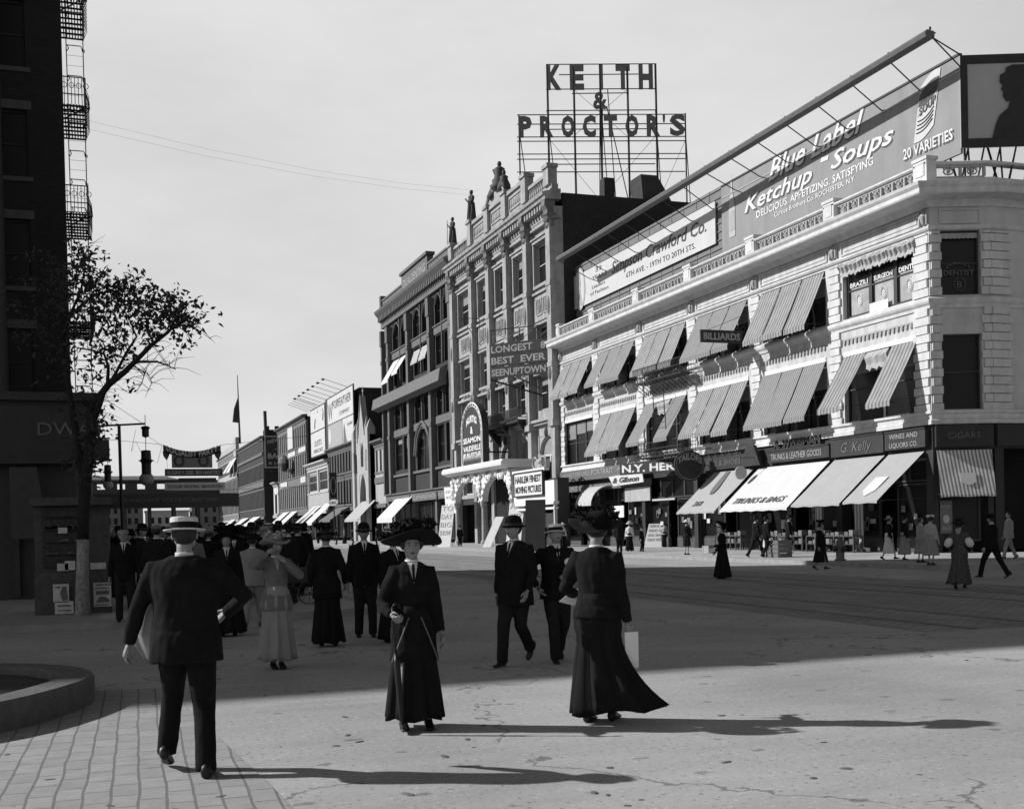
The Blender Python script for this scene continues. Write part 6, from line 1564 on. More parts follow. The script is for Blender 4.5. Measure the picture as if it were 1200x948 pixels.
# ------------------------------------------------------------------ ground
def x_ground(patch=.5, cracks=True):
    def fn(nt, tc, out):
        n1 = nt.nodes.new('ShaderNodeTexNoise'); n1.inputs['Scale'].default_value = .35; n1.inputs['Detail'].default_value = 4.
        nt.links.new(tc.outputs['Object'], n1.inputs['Vector'])
        o = mathn(nt, 'MULTIPLY', out, mathn(nt, 'MULTIPLY_ADD', n1.outputs['Fac'], .9, .52))
        n2 = nt.nodes.new('ShaderNodeTexNoise'); n2.inputs['Scale'].default_value = 1.; n2.inputs['Detail'].default_value = 6.
        nt.links.new(mapped(nt, tc, rot=(0, 0, -TH+.05), sc=(.8, 4., 1)), n2.inputs['Vector'])        # wheel streaks across the crossing
        o = mathn(nt, 'MULTIPLY', o, mathn(nt, 'MULTIPLY_ADD', n2.outputs['Fac'], .3, .85))
        # droppings, oil spots
        v = nt.nodes.new('ShaderNodeTexVoronoi'); v.inputs['Scale'].default_value = 1.5; nt.links.new(mapped(nt, tc, rot=(0,0,-TH), sc=(1, 1.8, 1)), v.inputs['Vector'])
        n3 = nt.nodes.new('ShaderNodeTexNoise'); n3.inputs['Scale'].default_value = 9.; n3.inputs['Detail'].default_value = 5.; nt.links.new(tc.outputs['Object'], n3.inputs['Vector'])
        th = mathn(nt, 'MULTIPLY_ADD', n3.outputs['Fac'], .42, -.11)
        spot = mathn(nt, 'LESS_THAN', v.outputs['Distance'], th)
        o = mathn(nt, 'MULTIPLY', o, mathn(nt, 'MULTIPLY_ADD', spot, -.38, 1.))
        n4 = nt.nodes.new('ShaderNodeTexNoise'); n4.inputs['Scale'].default_value = 22.; n4.inputs['Detail'].default_value = 4.; nt.links.new(tc.outputs['Object'], n4.inputs['Vector'])
        g = mathn(nt, 'GREATER_THAN', n4.outputs['Fac'], .645); o = mathn(nt, 'MULTIPLY', o, mathn(nt, 'MULTIPLY_ADD', g, -.5, 1.))
        g = mathn(nt, 'LESS_THAN', n4.outputs['Fac'], .355); o = mathn(nt, 'MULTIPLY', o, mathn(nt, 'MULTIPLY_ADD', g, .35, 1.))
        if cracks:
            vc = nt.nodes.new('ShaderNodeTexVoronoi'); vc.feature = 'DISTANCE_TO_EDGE'; vc.inputs['Scale'].default_value = .22
            nn = nt.nodes.new('ShaderNodeTexNoise'); nn.inputs['Scale'].default_value = 2.2; nn.inputs['Detail'].default_value = 6.; nt.links.new(tc.outputs['Object'], nn.inputs['Vector'])
            mx = nt.nodes.new('ShaderNodeVectorMath'); mx.operation = 'ADD'; nt.links.new(tc.outputs['Object'], mx.inputs[0])
            sc = nt.nodes.new('ShaderNodeVectorMath'); sc.operation = 'SCALE'; sc.inputs['Scale'].default_value = 1.1; nt.links.new(nn.outputs['Color'], sc.inputs[0]); nt.links.new(sc.outputs[0], mx.inputs[1])
            nt.links.new(mx.outputs[0], vc.inputs['Vector'])
            cr_ = mathn(nt, 'LESS_THAN', vc.outputs['Distance'], .0045)
            msk = mathn(nt, 'GREATER_THAN', n1.outputs['Fac'], .5)
            o = mathn(nt, 'MULTIPLY', o, mathn(nt, 'MULTIPLY_ADD', mathn(nt, 'MULTIPLY', cr_, msk), -.5, 1.))
        return o
    return fn
M_asph = nmat('worn_street_asphalt', .35, .9, .10, 14., .25, extra=x_ground())
M_walk = nmat('flagstone_pavement', .40, .9, .10, 6., .2, extra=x_brick(2.4, 1.8, 'z', .75, .012))
def x_blocks(nt, tc, out):
    br = nt.nodes.new('ShaderNodeTexBrick')
    nn = nt.nodes.new('ShaderNodeTexNoise'); nn.inputs['Scale'].default_value = 1.3; nn.inputs['Detail'].default_value = 2.; nt.links.new(tc.outputs['Object'], nn.inputs['Vector'])
    sc = nt.nodes.new('ShaderNodeVectorMath'); sc.operation = 'SCALE'; sc.inputs['Scale'].default_value = .05; nt.links.new(nn.outputs['Color'], sc.inputs[0])
    mx = nt.nodes.new('ShaderNodeVectorMath'); mx.operation = 'ADD'; nt.links.new(mapped(nt, tc, rot=(0, 0, R(90)+.03)), mx.inputs[0]); nt.links.new(sc.outputs[0], mx.inputs[1])
    nt.links.new(mx.outputs[0], br.inputs['Vector'])
    br.inputs['Scale'].default_value = 1.; br.inputs['Brick Width'].default_value = .34; br.inputs['Row Height'].default_value = .165; br.inputs['Mortar Size'].default_value = .013; br.inputs['Mortar Smooth'].default_value = .6
    br.inputs['Color1'].default_value = (1,1,1,1); br.inputs['Color2'].default_value = (.86,.86,.86,1); br.inputs['Mortar'].default_value = (.5,)*3+(1,)
    bw = nt.nodes.new('ShaderNodeRGBToBW'); nt.links.new(br.outputs['Color'], bw.inputs[0])
    n4 = nt.nodes.new('ShaderNodeTexNoise'); n4.inputs['Scale'].default_value = 24.; n4.inputs['Detail'].default_value = 3.; nt.links.new(tc.outputs['Object'], n4.inputs['Vector'])
    g = mathn(nt, 'GREATER_THAN', n4.outputs['Fac'], .69); out = mathn(nt, 'MULTIPLY', out, mathn(nt, 'MULTIPLY_ADD', g, -.5, 1.))
    return mathn(nt, 'MULTIPLY', out, bw.outputs[0])
M_block = nmat('stone_block_paving', .32, .9, .16, 5., .5, extra=x_blocks)
def x_setts(nt, tc, out):
    br = nt.nodes.new('ShaderNodeTexBrick'); nt.links.new(tc.outputs['Object'], br.inputs['Vector'])
    br.inputs['Scale'].default_value = 1.; br.inputs['Brick Width'].default_value = .32; br.inputs['Row Height'].default_value = .14; br.inputs['Mortar Size'].default_value = .02; br.inputs['Color1'].default_value = (1,1,1,1); br.inputs['Color2'].default_value = (.75,.75,.75,1); br.inputs['Mortar'].default_value = (.5,)*3+(1,)
    bw = nt.nodes.new('ShaderNodeRGBToBW'); nt.links.new(br.outputs['Color'], bw.inputs[0])
    n2 = nt.nodes.new('ShaderNodeTexNoise'); n2.inputs['Scale'].default_value = .9; n2.inputs['Detail'].default_value = 6.; nt.links.new(mapped(nt, tc, sc=(1.6, .5, 1)), n2.inputs['Vector'])
    return mathn(nt, 'MULTIPLY', mathn(nt, 'MULTIPLY', out, bw.outputs[0]), mathn(nt, 'MULTIPLY_ADD', n2.outputs['Fac'], 1.0, .5))
M_sett = nmat('tramway_setts', .30, .9, .2, 4., .6, extra=x_setts)
def sheet(name, pts, z, m, kind='structure', h=0.):
    b = MB()
    if h: b.prism(pts, 2, z-h, z)
    else: b.add([(x, y, z) for x, y in pts], [tuple(range(len(pts)))])
    o = b.build(name, m); o['kind'] = kind; return o
sheet('ground', [(-900, -300), (1500, -300), (1500, 3000), (-900, 3000)], 0, M_asph)
# block paving lower left
pb = [gr(213, 823), gr(262, 870), gr(312, 915), gr(345, 960)]
q0, q1 = pb[0], pb[-1]; d = (q1-q0).normalized()
sheet('paving', [tuple((q1+d*5).xy)[:2], tuple(pb[2].xy), tuple(pb[1].xy), tuple(pb[0].xy), tuple((q0-d*1.2).xy), (-12., 16.), (-14, -4)][::-1], .004, M_block)
sheet('road', [(11.2, 14), (20.2, 14), (20.2, 340), (11.2, 340)], .004, M_sett)
for x in (12.0, 13.45, 16.6, 18.05):
    b = MB(); b.box(x-.04, x+.04, 14, 340, .004, .014); b.box(x+.08, x+.11, 14, 340, .004, .012); o = b.build('road_rail', M_signm); o['kind'] = 'structure'
# right pavement with rounded kerb at the corner
KX = 24.3
arc = [(KX+3.2-3.2*math.cos(t), 31.6-3.2*math.sin(t)) for t in [math.pi/2*k/8 for k in range(9)]]
walk = [(FX+.6, 226), (KX, 226), (KX, 31.6)] + arc[1:] + [(60, 28.4), (60, 38.6), (FX+2, 38.6)]
sheet('pavement', walk, .15, M_walk, h=.15)
kb = MB()
edge = [(KX, 226), (KX, 31.6)] + arc[1:] + [(60, 28.4)]
rg = []
for k, (x, y) in enumerate(edge):
    a = Vector(edge[max(k-1, 0)]); c = Vector(edge[min(k+1, len(edge)-1)]); t = (c-a).normalized(); n = Vector((-t.y, t.x)) # left normal
    n = -n if n.x*1 + n.y*(-1)*-1 > 1e9 else n
    o = Vector((x, y)); i_ = o + n*.18; e = o - n*.006
    rg.append([(e.x, e.y, 0), (e.x, e.y, .145), (e.x+n.x*.03, e.y+n.y*.03, .158), (i_.x, i_.y, .158), (i_.x, i_.y, 0)])
kb.rings(rg); o = kb.build('kerb', M_kerb); o['kind'] = 'structure'
sheet('pavement', [(FX+.6, 245), (KX, 245), (KX, 338), (FX+.6, 338)], .15, M_walk, h=.15)
# left pavement
e0 = [(5.3, 23.0), (4.6, 22.4), (3.6, 22.15), (-16, 21.7)]
sheet('pavement', [(5.4, 338), (5.4, 23.6)] + e0 + [(-16, 338)], .12, M_walk, h=.12)
M_dwalk = M_walk
kb = MB(); rg = []
el = [(5.42, 338), (5.42, 23.6), (5.3, 22.98), (4.6, 22.38), (3.6, 22.13), (-16, 21.68)]
for k, (x, y) in enumerate(el):
    a = Vector(el[max(k-1, 0)]); c = Vector(el[min(k+1, len(el)-1)]); t = (c-a).normalized(); n = Vector((t.y, -t.x)); o = Vector((x, y)); i_ = o+n*.18
    rg.append([(o.x, o.y, 0), (o.x, o.y, .115), (o.x+n.x*.03, o.y+n.y*.03, .128), (i_.x, i_.y, .128), (i_.x, i_.y, 0)])
kb.rings(rg); o = kb.build('kerb', M_kerb); o['kind'] = 'structure'
# droppings, straw and scraps trodden into the street
b = MB(); random.seed(31)
for k in range(150):
    d_ = 6.5+36*random.random()**1.6; a = random.uniform(-.46, .46)+TH; p = Vector((d_*math.sin(a), d_*math.cos(a), .002))
    if p.x > 24 or (p.y > 21.5 and p.x < 5.6): continue
    r_ = random.uniform(.010, .030); q = MB(Matrix.Translation(p) @ Matrix.Rotation(random.uniform(0, 3), 4, 'Z')); q.ball((0, 0, 0), r_*random.uniform(1, 2.4), r_, r_*.25, 6, 4); b.take(q)
o = b.build('street_litter', nmat('trodden_dung', .12, 1., .5, 20.)); o['kind'] = 'stuff'; o['label'] = 'small dark droppings and scraps scattered over the street'
# overhead wires
T = thing('overhead_wires', (0, 60, 20), 'two thin wires crossing the sky above the street', 'wire')
for d_ in (0, .9):
    b = MB(); A = dp(104, 142+d_*11, 70); Bq = dp(560, 224+d_*6, 95); m = A.lerp(Bq, .5); m.z -= .6
    b.tube([A, A.lerp(Bq, .25)+Vector((0,0,-.45)), m, A.lerp(Bq, .75)+Vector((0,0,-.45)), Bq], .0055, 4); b.build('wire', M_letg, T)
# ------------------------------------------------------------------ people
def remesh(mb, vox, smooth=2, wrinkle=0., seed=0):
    me = mb.mesh('tmp'); ob = bpy.data.objects.new('tmp', me)
    m = ob.modifiers.new('r', 'REMESH'); m.mode = 'VOXEL'; m.voxel_size = vox; m.adaptivity = 0
    s = ob.modifiers.new('s', 'SMOOTH'); s.iterations = smooth; s.factor = .5
    out = evaluated(ob)
    bpy.data.objects.remove(ob); bpy.data.meshes.remove(me)
    if wrinkle:
        n = len(out.vertices); cs = [0.]*(n*3); ns = [0.]*(n*3)
        out.vertices.foreach_get('co', cs); out.vertices.foreach_get('normal', ns)
        for i in range(0, n*3, 3):
            q = Vector((cs[i]*9+seed, cs[i+1]*9, cs[i+2]*5)); w = (noise.noise(q)+.6*noise.noise(q*2.3))*wrinkle
            cs[i] += ns[i]*w; cs[i+1] += ns[i+1]*w; cs[i+2] += ns[i+2]*w
        out.vertices.foreach_set('co', cs)
    out.polygons.foreach_set('use_smooth', [True]*len(out.polygons)); return out
def join_mb(me, mb, smooth=True):
    bm = bmesh.new(); bm.from_mesh(me)
    m2 = mb.mesh('t2'); bm.from_mesh(m2); bm.to_mesh(me); bm.free(); bpy.data.meshes.remove(m2)
    me.polygons.foreach_set('use_smooth', [True]*len(me.polygons)); me.update(); return me
def ik(A, T, l1, l2, hint):
    A = Vector(A); T = Vector(T); d = T-A; L = d.length
    if L > (l1+l2)*.995: T = A + d.normalized()*(l1+l2)*.995; d = T-A; L = d.length
    a = (l1*l1-l2*l2+L*L)/(2*L); h = math.sqrt(max(l1*l1-a*a, 0)); u = d.normalized(); hv = Vector(hint); hv = hv - u*hv.dot(u)
    if hv.length < 1e-5: hv = u.orthogonal()
    return A + u*a + hv.normalized()*h, T
def head_mb(mb, c, H, yaw, pitch=0., female=False):
    "displaced sphere with brow, sockets, nose, mouth, chin and ears; returns the head matrix"
    M = Matrix.Translation(c) @ Matrix.Rotation(yaw, 4, 'Z') @ Matrix.Rotation(pitch, 4, 'X')
    hh = .068*H; hw = .0445*H; hd = .055*H; n, m = 28, 22; rr = []
    for j in range(m+1):
        ph = math.pi*j/m; z = -math.cos(ph); r = math.sin(ph); ring = []
        for k in range(n):
            t = 2*math.pi*k/n; x = r*math.cos(t); y = r*math.sin(t)
            X, Y, Z = x*hw, y*hd, z*hh
            if z < 0: X *= 1-.30*(-z)**1.4; Y = Y*(1-.12*(-z)) + (.006*H*(-z) if y > 0 else .012*H*(-z))
            f = max(0, y)
            if f > 0:
                def g(cx, cz, sx, sz): return math.exp(-((x-cx)/sx)**2-((z-cz)/sz)**2)
                Y += .0135*H*g(0, -.2, .16, .16)*f + .006*H*g(0, .0, .13, .22)*f          # nose
                Y -= .005*H*(g(.36, .02, .2, .13)+g(-.36, .02, .2, .13))*f                # sockets
                Y += .003*H*g(0, .2, .6, .1)*f + .0035*H*g(0, -.5, .26, .07)*f + .003*H*g(0, -.6, .22, .06)*f - .002*H*g(0, -.69, .3, .05)*f + .005*H*g(0, -.86, .25, .14)*f
                Y += .002*H*(g(.5, -.25, .2, .2)+g(-.5, -.25, .2, .2))*f
            ring.append(M @ Vector((X, Y, Z)))
        rr.append(ring)
    mb.rings(rr)
    for s in (-1, 1):
        q = MB(M); q.ball((s*hw*.99, -.004*H, -.003*H), .006*H, .011*H, .018*H, 8, 6); mb.add([v for v in q.v], q.f)
    return M
def hand_mb(mb, w, d, pal, H, side, curl=.5, grip=False):
    "palm, four unequal bent fingers and a thumb from the side of the palm; w wrist, d direction, pal palm normal"
    d = Vector(d).normalized(); pal = Vector(pal); pal = (pal - d*pal.dot(d)); pal = pal.normalized() if pal.length > 1e-4 else d.orthogonal().normalized()
    s = d.cross(pal).normalized()*side; L = .1*H; w = Vector(w)
    mb.tube([w-d*.01*H, w+d*.012*H, w+d*.03*H, w+d*.048*H], [.016*H*.9, .019*H, .023*H, .021*H], 8, flat=.55, ref=pal)
    c = .9 if grip else curl
    for k in range(4):
        o = w + d*.045*H + s*(k-1.5)*.0105*H; fl = (.040, .045, .042, .033)[k]*H
        a1 = c*.7; a2 = c*1.5; a3 = c*2.1
        p = [o]; 
        for a, l in ((a1, .42), (a2, .32), (a3, .26)): p.append(p[-1] + (d*math.cos(a)+pal*math.sin(a))*fl*l)
        mb.tube(p, [.0052*H, .005*H, .0046*H, .0036*H], 6)
    o = w + d*.014*H - s*.017*H; p = [o, o - s*.014*H + d*.014*H + pal*.006*H, o - s*.012*H + d*.030*H + pal*.014*H, o - s*.004*H + d*.040*H + pal*.02*H]
    mb.tube(p, [.0072*H, .0065*H, .0056*H, .0042*H], 6)

def hat(kind, M, H, parent, mats, seed=0):
    hw = .0445*H; rnd = random.Random(seed); q = MB(M); hh = .068*H
    top = .026*H
    if kind == 'boater':
        q.lathe([(hw*1.2, .0), (hw*1.75, 0), (hw*1.78, .007), (hw*1.2, .012), (hw*1.17, .085), (hw*1.1, .092), (.01, .095)], (0, 0, top-.02), 28, sy=1.18)
        o = q.build('boater_hat', mats[0], parent, False)
        b = MB(M); b.lathe([(hw*1.185, .0), (hw*1.2, .0), (hw*1.19, .042), (hw*1.17, .042)], (0, 0, top-.006), 28, sy=1.18); b.build('hat_band', M_black, o)
    elif kind == 'bowler':
        pr = [(hw*1.15, -.01), (hw*1.62, 0.0), (hw*1.72, .012), (hw*1.66, .016), (hw*1.22, .012), (hw*1.2, .05), (hw*1.12, .09), (hw*.9, .122), (hw*.5, .138), (.01, .142)]
        q.lathe(pr, (0, -.004, top-.02), 26, sy=1.2); o = q.build('bowler_hat', mats[0], parent, True)
        b = MB(M); b.lathe([(hw*1.21, .0), (hw*1.25, .0), (hw*1.24, .03), (hw*1.2, .03)], (0, -.004, top-.006), 26, sy=1.2); b.build('hat_band', M_signd, o)
    elif kind == 'fedora':
        q.lathe([(hw*1.1, 0), (hw*1.85, .004), (hw*1.9, .014), (hw*1.22, .012), (hw*1.18, .06), (hw*1.08, .105), (hw*.8, .115), (hw*.3, .095), (.01, .09)], (0, -.004, top-.02), 24, sy=1.2); q.build('felt_hat', mats[0], parent, True)
    elif kind == 'cap':
        q.lathe([(hw*1.05, -.005), (hw*1.22, .01), (hw*1.35, .035), (hw*1.25, .062), (hw*.7, .078), (.01, .08)], (0, -.008, top-.012), 20, sy=1.22)
        q.rings([[(-hw*.85, hw*.9, top-.01), (0, hw*1.1, top+.0), (hw*.85, hw*.9, top-.01)], [(-hw*.7, hw*1.7, top-.03), (0, hw*1.95, top-.025), (hw*.7, hw*1.7, top-.03)], [(-hw*.7, hw*1.7, top-.022), (0, hw*1.95, top-.017), (hw*.7, hw*1.7, top-.022)], [(-hw*.85, hw*.9, top+.004), (0, hw*1.1, top+.012), (hw*.85, hw*.9, top+.004)]])
        q.build('cloth_cap', mats[0], parent, True)
    elif kind in ('wide', 'plume', 'flower', 'toque', 'sailor'):
        R0 = {'wide': .248, 'plume': .225, 'flower': .19, 'toque': .13, 'sailor': .185}[kind]*H/1.6
        n = 30; rg = []
        for fr, z in ((.30, .002), (.45, .0), (.75, .005), (.97, .018), (1.0, .024), (.97, .03), (.7, .02), (.5, .022), (.46, .05), (.44, .085), (.36, .115), (.2, .13), (.03, .135)):
            ring = []
            for k in range(n):
                a = 2*math.pi*k/n; r = R0*fr; wv = (.022*math.sin(2*a+seed)+.012*math.sin(3*a+1.3*seed))*max(0, fr-.45)*1.8 if kind != 'sailor' else 0
                ring.append((r*math.cos(a), r*math.sin(a)*.95, z+wv))
            rg.append([(x, y-.01, z+top-.012) for x, y, z in ring])
        q.rings(rg); o = q.build({'wide': 'wide_brimmed_hat', 'plume': 'plumed_hat', 'flower': 'flowered_hat', 'toque': 'toque_hat', 'sailor': 'sailor_hat'}[kind], mats[0], parent, True)
        if kind in ('plume', 'wide', 'toque'):
            p = MB(M)
            for j in range(9 if kind == 'plume' else (5 if kind != 'wide' else 7)):
                a = rnd.uniform(0, 6.28) if kind != 'wide' else j*.9; r = R0*.5
                b0 = Vector((r*math.cos(a), r*math.sin(a), top+.07))
                for k in range(26):
                    u = k/26; c = b0 + Vector((math.cos(a+1.8*u)*.12*u-.02, math.sin(a+1.8*u)*.12*u, .07*math.sin(u*2.6)-(.05*u if kind == 'plume' else 0)))
                    t = Vector((rnd.gauss(0, 1), rnd.gauss(0, 1), rnd.gauss(.1, .8))).normalized()*.05
                    p.tube([c, c+t*.6, c+t], [.013, .009, .003], 4)
            p.build('plumes', mats[1] if len(mats) > 1 else mats[0], o)
        if kind in ('flower', 'wide', 'plume') and len(mats) > 2 or kind == 'flower':
            p = MB(M)
            for j in range(16):
                a = rnd.uniform(0, 6.28); r = R0*rnd.uniform(.3, .62); p.ball((r*math.cos(a), r*math.sin(a), top+.06+rnd.uniform(-.01, .09)), .026, .026, .02, 7, 5)
                for k in range(3):
                    t = Vector((rnd.gauss(0, 1), rnd.gauss(0, 1), rnd.gauss(.3, .6))).normalized()*.07; c = Vector((r*math.cos(a), r*math.sin(a), top+.08)); p.tube([c, c+t], [.008, .003], 4)
            p.build('flowers', mats[2] if len(mats) > 2 else M_letg, o)
            rb = MB(M); rb.lathe([(R0*.46, 0), (R0*.5, 0), (R0*.48, .035), (R0*.44, .035)], (0, -.01, top+.014), 24, sy=.95); rb.build('hat_ribbon', mats[1] if len(mats) > 1 else mats[0], o)

def person(px, py, H, face, label, female=False, hatk='bowler', hatm=None, coat=None, low=None, feet=None, hands=None, hints=None, lean=0., head=(0., 0.), hem=None,
           wind=(0, 0), detail=0, bulk=1., shirt=None, group=None, vox=None, pos=None, skirtz=None, curl=(.4, .4), grip=(False, False), tie=True, z0=0., collar=True, gloves=None, haircol=None, sleeve=None, headless=False, skirt_w=1.):
    g = Vector(pos) if pos else gr(px, py, z0); g.z = z0
    p = Vector((g.x, g.y, 0)).normalized(); c = -p; r = Vector((p.y, -p.x, 0)); a = R(face)
    hd = c*math.cos(a) + r*math.sin(a); rot = math.atan2(-hd.x, hd.y)
    T = thing('person', tuple(g), label, 'person', group)
    W = Matrix.Translation(g) @ Matrix.Rotation(rot, 4, 'Z')
    vox = vox or (.011 if detail else .022); seed = px*.37
    coat = coat or M_black; low = low or M_black2
    sh = (.100 if female else .115)*H*(1+(bulk-1)*.5)
    hip = Vector((0, 0, .52*H)); L = Vector((0, lean, 1)).normalized()
    def up(z): return hip + L*(z*H-.52*H) if z > .52 else Vector((0, 0, z*H))
    feet = feet or ((-.055, .02, 0, 0), (.055, -.02, 0, 0))
    hands = hands or ((-.15, .04, .47), (.15, .04, .47))
    hints = hints or ((-.3, -1, 0), (.3, -1, 0))
    B = MB(W)       # skin body
    # torso, neck
    def torso(mb, z0_, z1_, kw, kd, pad, fem, hemw=None, hemd=None, yo=0.):
        prof = [(.44, .098, .072), (.50, .103, .075), (.55, .098, .070), (.61, .078 if fem else .09, .058 if fem else .066), (.66, .078 if fem else .093, .058 if fem else .068), (.72, .088 if fem else .100, .073 if fem else .072), (.765, .090 if fem else .104, .068), (.795, .086 if fem else .100, .058), (.818, .062 if fem else .072, .046), (.838, .036, .034)]
        rr = []
        for z, w_, d_ in prof:
            if z < z0_-.001 or z > z1_+.001: continue
            q = up(z); y = .006*H if (fem and .68 < z < .76) else 0
            rr.append([tuple(Vector(q)+Vector((math.cos(t)*(w_*H*kw+pad), math.sin(t)*(d_*H*kd+pad)+y+yo, 0))) for t in [2*math.pi*k/20 for k in range(20)]])
        mb.rings(rr)
    torso(B, .44, .84, .9*bulk**.3, .88, -.006, female)
    nb = up(.82); hc = up(.917) + Vector((0, .012*H + lean*.02*H, 0))
    B.tube([nb - L*.02*H, nb+L*.02*H, hc-Vector((0, .012*H, .035*H))], [.036*H, .030*H, .029*H], 12)
    wr = []; arms = []
    for k, s in ((0, -1), (1, 1)):
        S_ = up(.788) + Vector((s*(sh-.02*H), 0, 0)); hx = Vector(hands[k])*H; 
        el, w_ = ik(S_, hx, .172*H, .15*H, hints[k]); arms.append((S_, el, w_)); 
        B.tube([S_, S_.lerp(el, .5), el, el.lerp(w_, .4), w_], [.027*H, .025*H, .021*H, .021*H, .0145*H], 8)
        wr.append((w_, (w_-el).normalized()))
    legs = []
    for k, s in ((0, -1), (1, 1)):
        fx, fy, fz, fp = feet[k]; hj = hip + Vector((s*.05*H, 0, -.01*H)); LL = (.236, .231) if female else (.25, .23); ank = Vector((fx*H, fy*H-.0*H, fz*H+.045*H))
        kn, ank = ik(hj, ank, LL[0]*H, LL[1]*H, (0, 1, 0)); legs.append((hj, kn, ank, fp))
        lf = .72 if female else 1.; B.tube([hj, hj.lerp(kn, .5), kn, kn.lerp(ank, .35), ank], [.05*H*lf, .043*H*lf, .030*H*lf, .031*H*lf, .02*H], 8)
    me = remesh(B, vox*1.3, 2)
    J = MB(W)
    hb = MB(); Mh = head_mb(hb, Vector((0, 0, 0)), H, 0, 0, female)
    HM = W @ Matrix.Translation(hc) @ Matrix.Rotation(R(head[0]), 4, 'Z') @ Matrix.Rotation(R(head[1]), 4, 'X')
    J2 = MB(HM); J2.add(hb.v, hb.f)
    jj = MB(); jj.v = J2.v; jj.f = J2.f; jj.mi = J2.mi
    hm = MB(W)
    for k, s in ((0, -1), (1, 1)):
        hand_mb(hm, wr[k][0], wr[k][1], Vector((-s, .2, 0)) if wr[k][1].z < -.5 else Vector((-s*.7, -.2, .4)), H, s*-1, curl[k], grip[k])
    if gloves is None: o = len(jj.v); jj.v += hm.v; jj.f += [tuple(i+o for i in f) for f in hm.f]; jj.mi += hm.mi
    join_mb(me, jj); me.materials.clear(); me.materials.append(M_skin)
    body = link('body', me, T)
    if gloves: hm.build('gloves', gloves, T, True)
    # hair
    hr = MB(HM); hw, hh = .0445*H, .068*H
    if female:
        hr.ball((0, -.012*H, .016*H), hw*1.22, .055*H*1.08, hh*.82, 14, 9); hr.ball((0, -.05*H, -.0*H), .03*H, .026*H, .03*H, 10, 7)
        for s in (-1, 1): hr.ball((s*hw*.92, .004*H, .012*H), .02*H, .032*H, .03*H, 8, 6)
    else: hr.ball((0, -.008*H, .012*H), hw*1.07, .055*H*1.03, hh*.86, 14, 9)
    hr.build('hair', haircol or M_hair, T, True)
    if detail > 1 or (detail and abs(face) < 90):
        e = MB(HM); i_ = MB(HM); b_ = MB(HM); l_ = MB(HM)
        for s in (-1, 1):
            x = s*hw*.36; e.ball((x, .0455*H, .001*H), .0085*H, .004*H, .0042*H, 10, 6); i_.ball((x, .049*H, .001*H), .0036*H, .0016*H, .0038*H, 8, 5)
            b_.tube([(x-s*.010*H, .051*H, .0125*H), (x, .0515*H, .0145*H), (x+s*.011*H, .047*H, .012*H)], [.0018*H, .003*H, .0016*H], 5)
            b_.tube([(x-.009*H, .0485*H, .004*H), (x, .050*H, .0058*H), (x+.009*H, .0475*H, .004*H)], .0009*H, 4)
        l_.tube([(-.012*H, .046*H, -.0365*H), (-.005*H, .0515*H, -.0345*H), (0, .052*H, -.0355*H), (.005*H, .0515*H, -.0345*H), (.012*H, .046*H, -.0365*H)], [.0008*H, .0022*H, .002*H, .0022*H, .0008*H], 6)
        l_.tube([(-.010*H, .0465*H, -.038*H), (0, .0515*H, -.040*H), (.010*H, .0465*H, -.038*H)], [.0008*H, .0026*H, .0008*H], 6)
        e.build('eyes', M_eye, T, True); i_.build('irises', M_hair, T, True); b_.build('eyebrows', M_hair, T, True); l_.build('lips', M_skind, T, True)
    HH = HM @ Matrix.Rotation(R(-4 if not female else (13 if hatk in ('wide', 'plume') else 4)), 4, 'X')
    if hatk: hat(hatk, HH, H, T, hatm if isinstance(hatm, (list, tuple)) else [hatm or M_black], seed)
    # lower garments
    if female:
        s_ = MB(W); n = 56; rr = []; zh = skirtz if skirtz is not None else .035
        amp = .015*H
        for j in range(15):
            u = j/14; z = .62-(.62-zh)*u; rx = (.078+.088*u**.9)*H*skirt_w; ry = (.06+.09*u**.9)*H*skirt_w
            if u < .3: rx = max(rx, (.078+.035*min(1, u/.2))*H); ry = max(ry, (.058+.03*min(1, u/.2))*H)
            rx = max(rx, .1*H*min(1, .78+u)); ry = max(ry, .082*H); q = up(z); ring = []
            for k in range(n):
                t = 2*math.pi*k/n; pl = amp*u**.8*(math.sin(9*t+seed+.8*u)+.6*math.sin(17*t+seed*2))
                wx = wind[0]*u**3*H*max(0, math.cos(t-math.atan2(wind[1], wind[0]+1e-6))*.8+.45); wy = wind[1]*u**3*H*max(0, math.cos(t-math.atan2(wind[1], wind[0]+1e-6))*.8+.45)
                ring.append((q.x+math.cos(t)*(rx+pl)+wx, q.y+math.sin(t)*(ry+pl)+wy, q.z + .01*H*u*math.sin(5*t+seed) + (abs(wx)+abs(wy))*.22))
            rr.append(ring)
        s_.rings(rr); s_.build('skirt', low, T, True)
    else:
        t_ = MB(W)
        for hj, kn, ank, fp in legs:
            t_.tube([hj+Vector((0,0,.03*H)), hj.lerp(kn, .45), kn, kn.lerp(ank, .4), ank+Vector((0, .0, -.02*H))], [.064*H, .057*H, .044*H, .040*H, .040*H], 12)
        t_.tube([up(.6), up(.53), up(.47)], [.085*H, .095*H, .07*H], 14, flat=.75, ref=(0, 1, 0))
        me = remesh(t_, vox*1.2, 3, .006 if detail else .0, seed); me.materials.append(low); link('trousers', me, T)
    sb = MB(W)
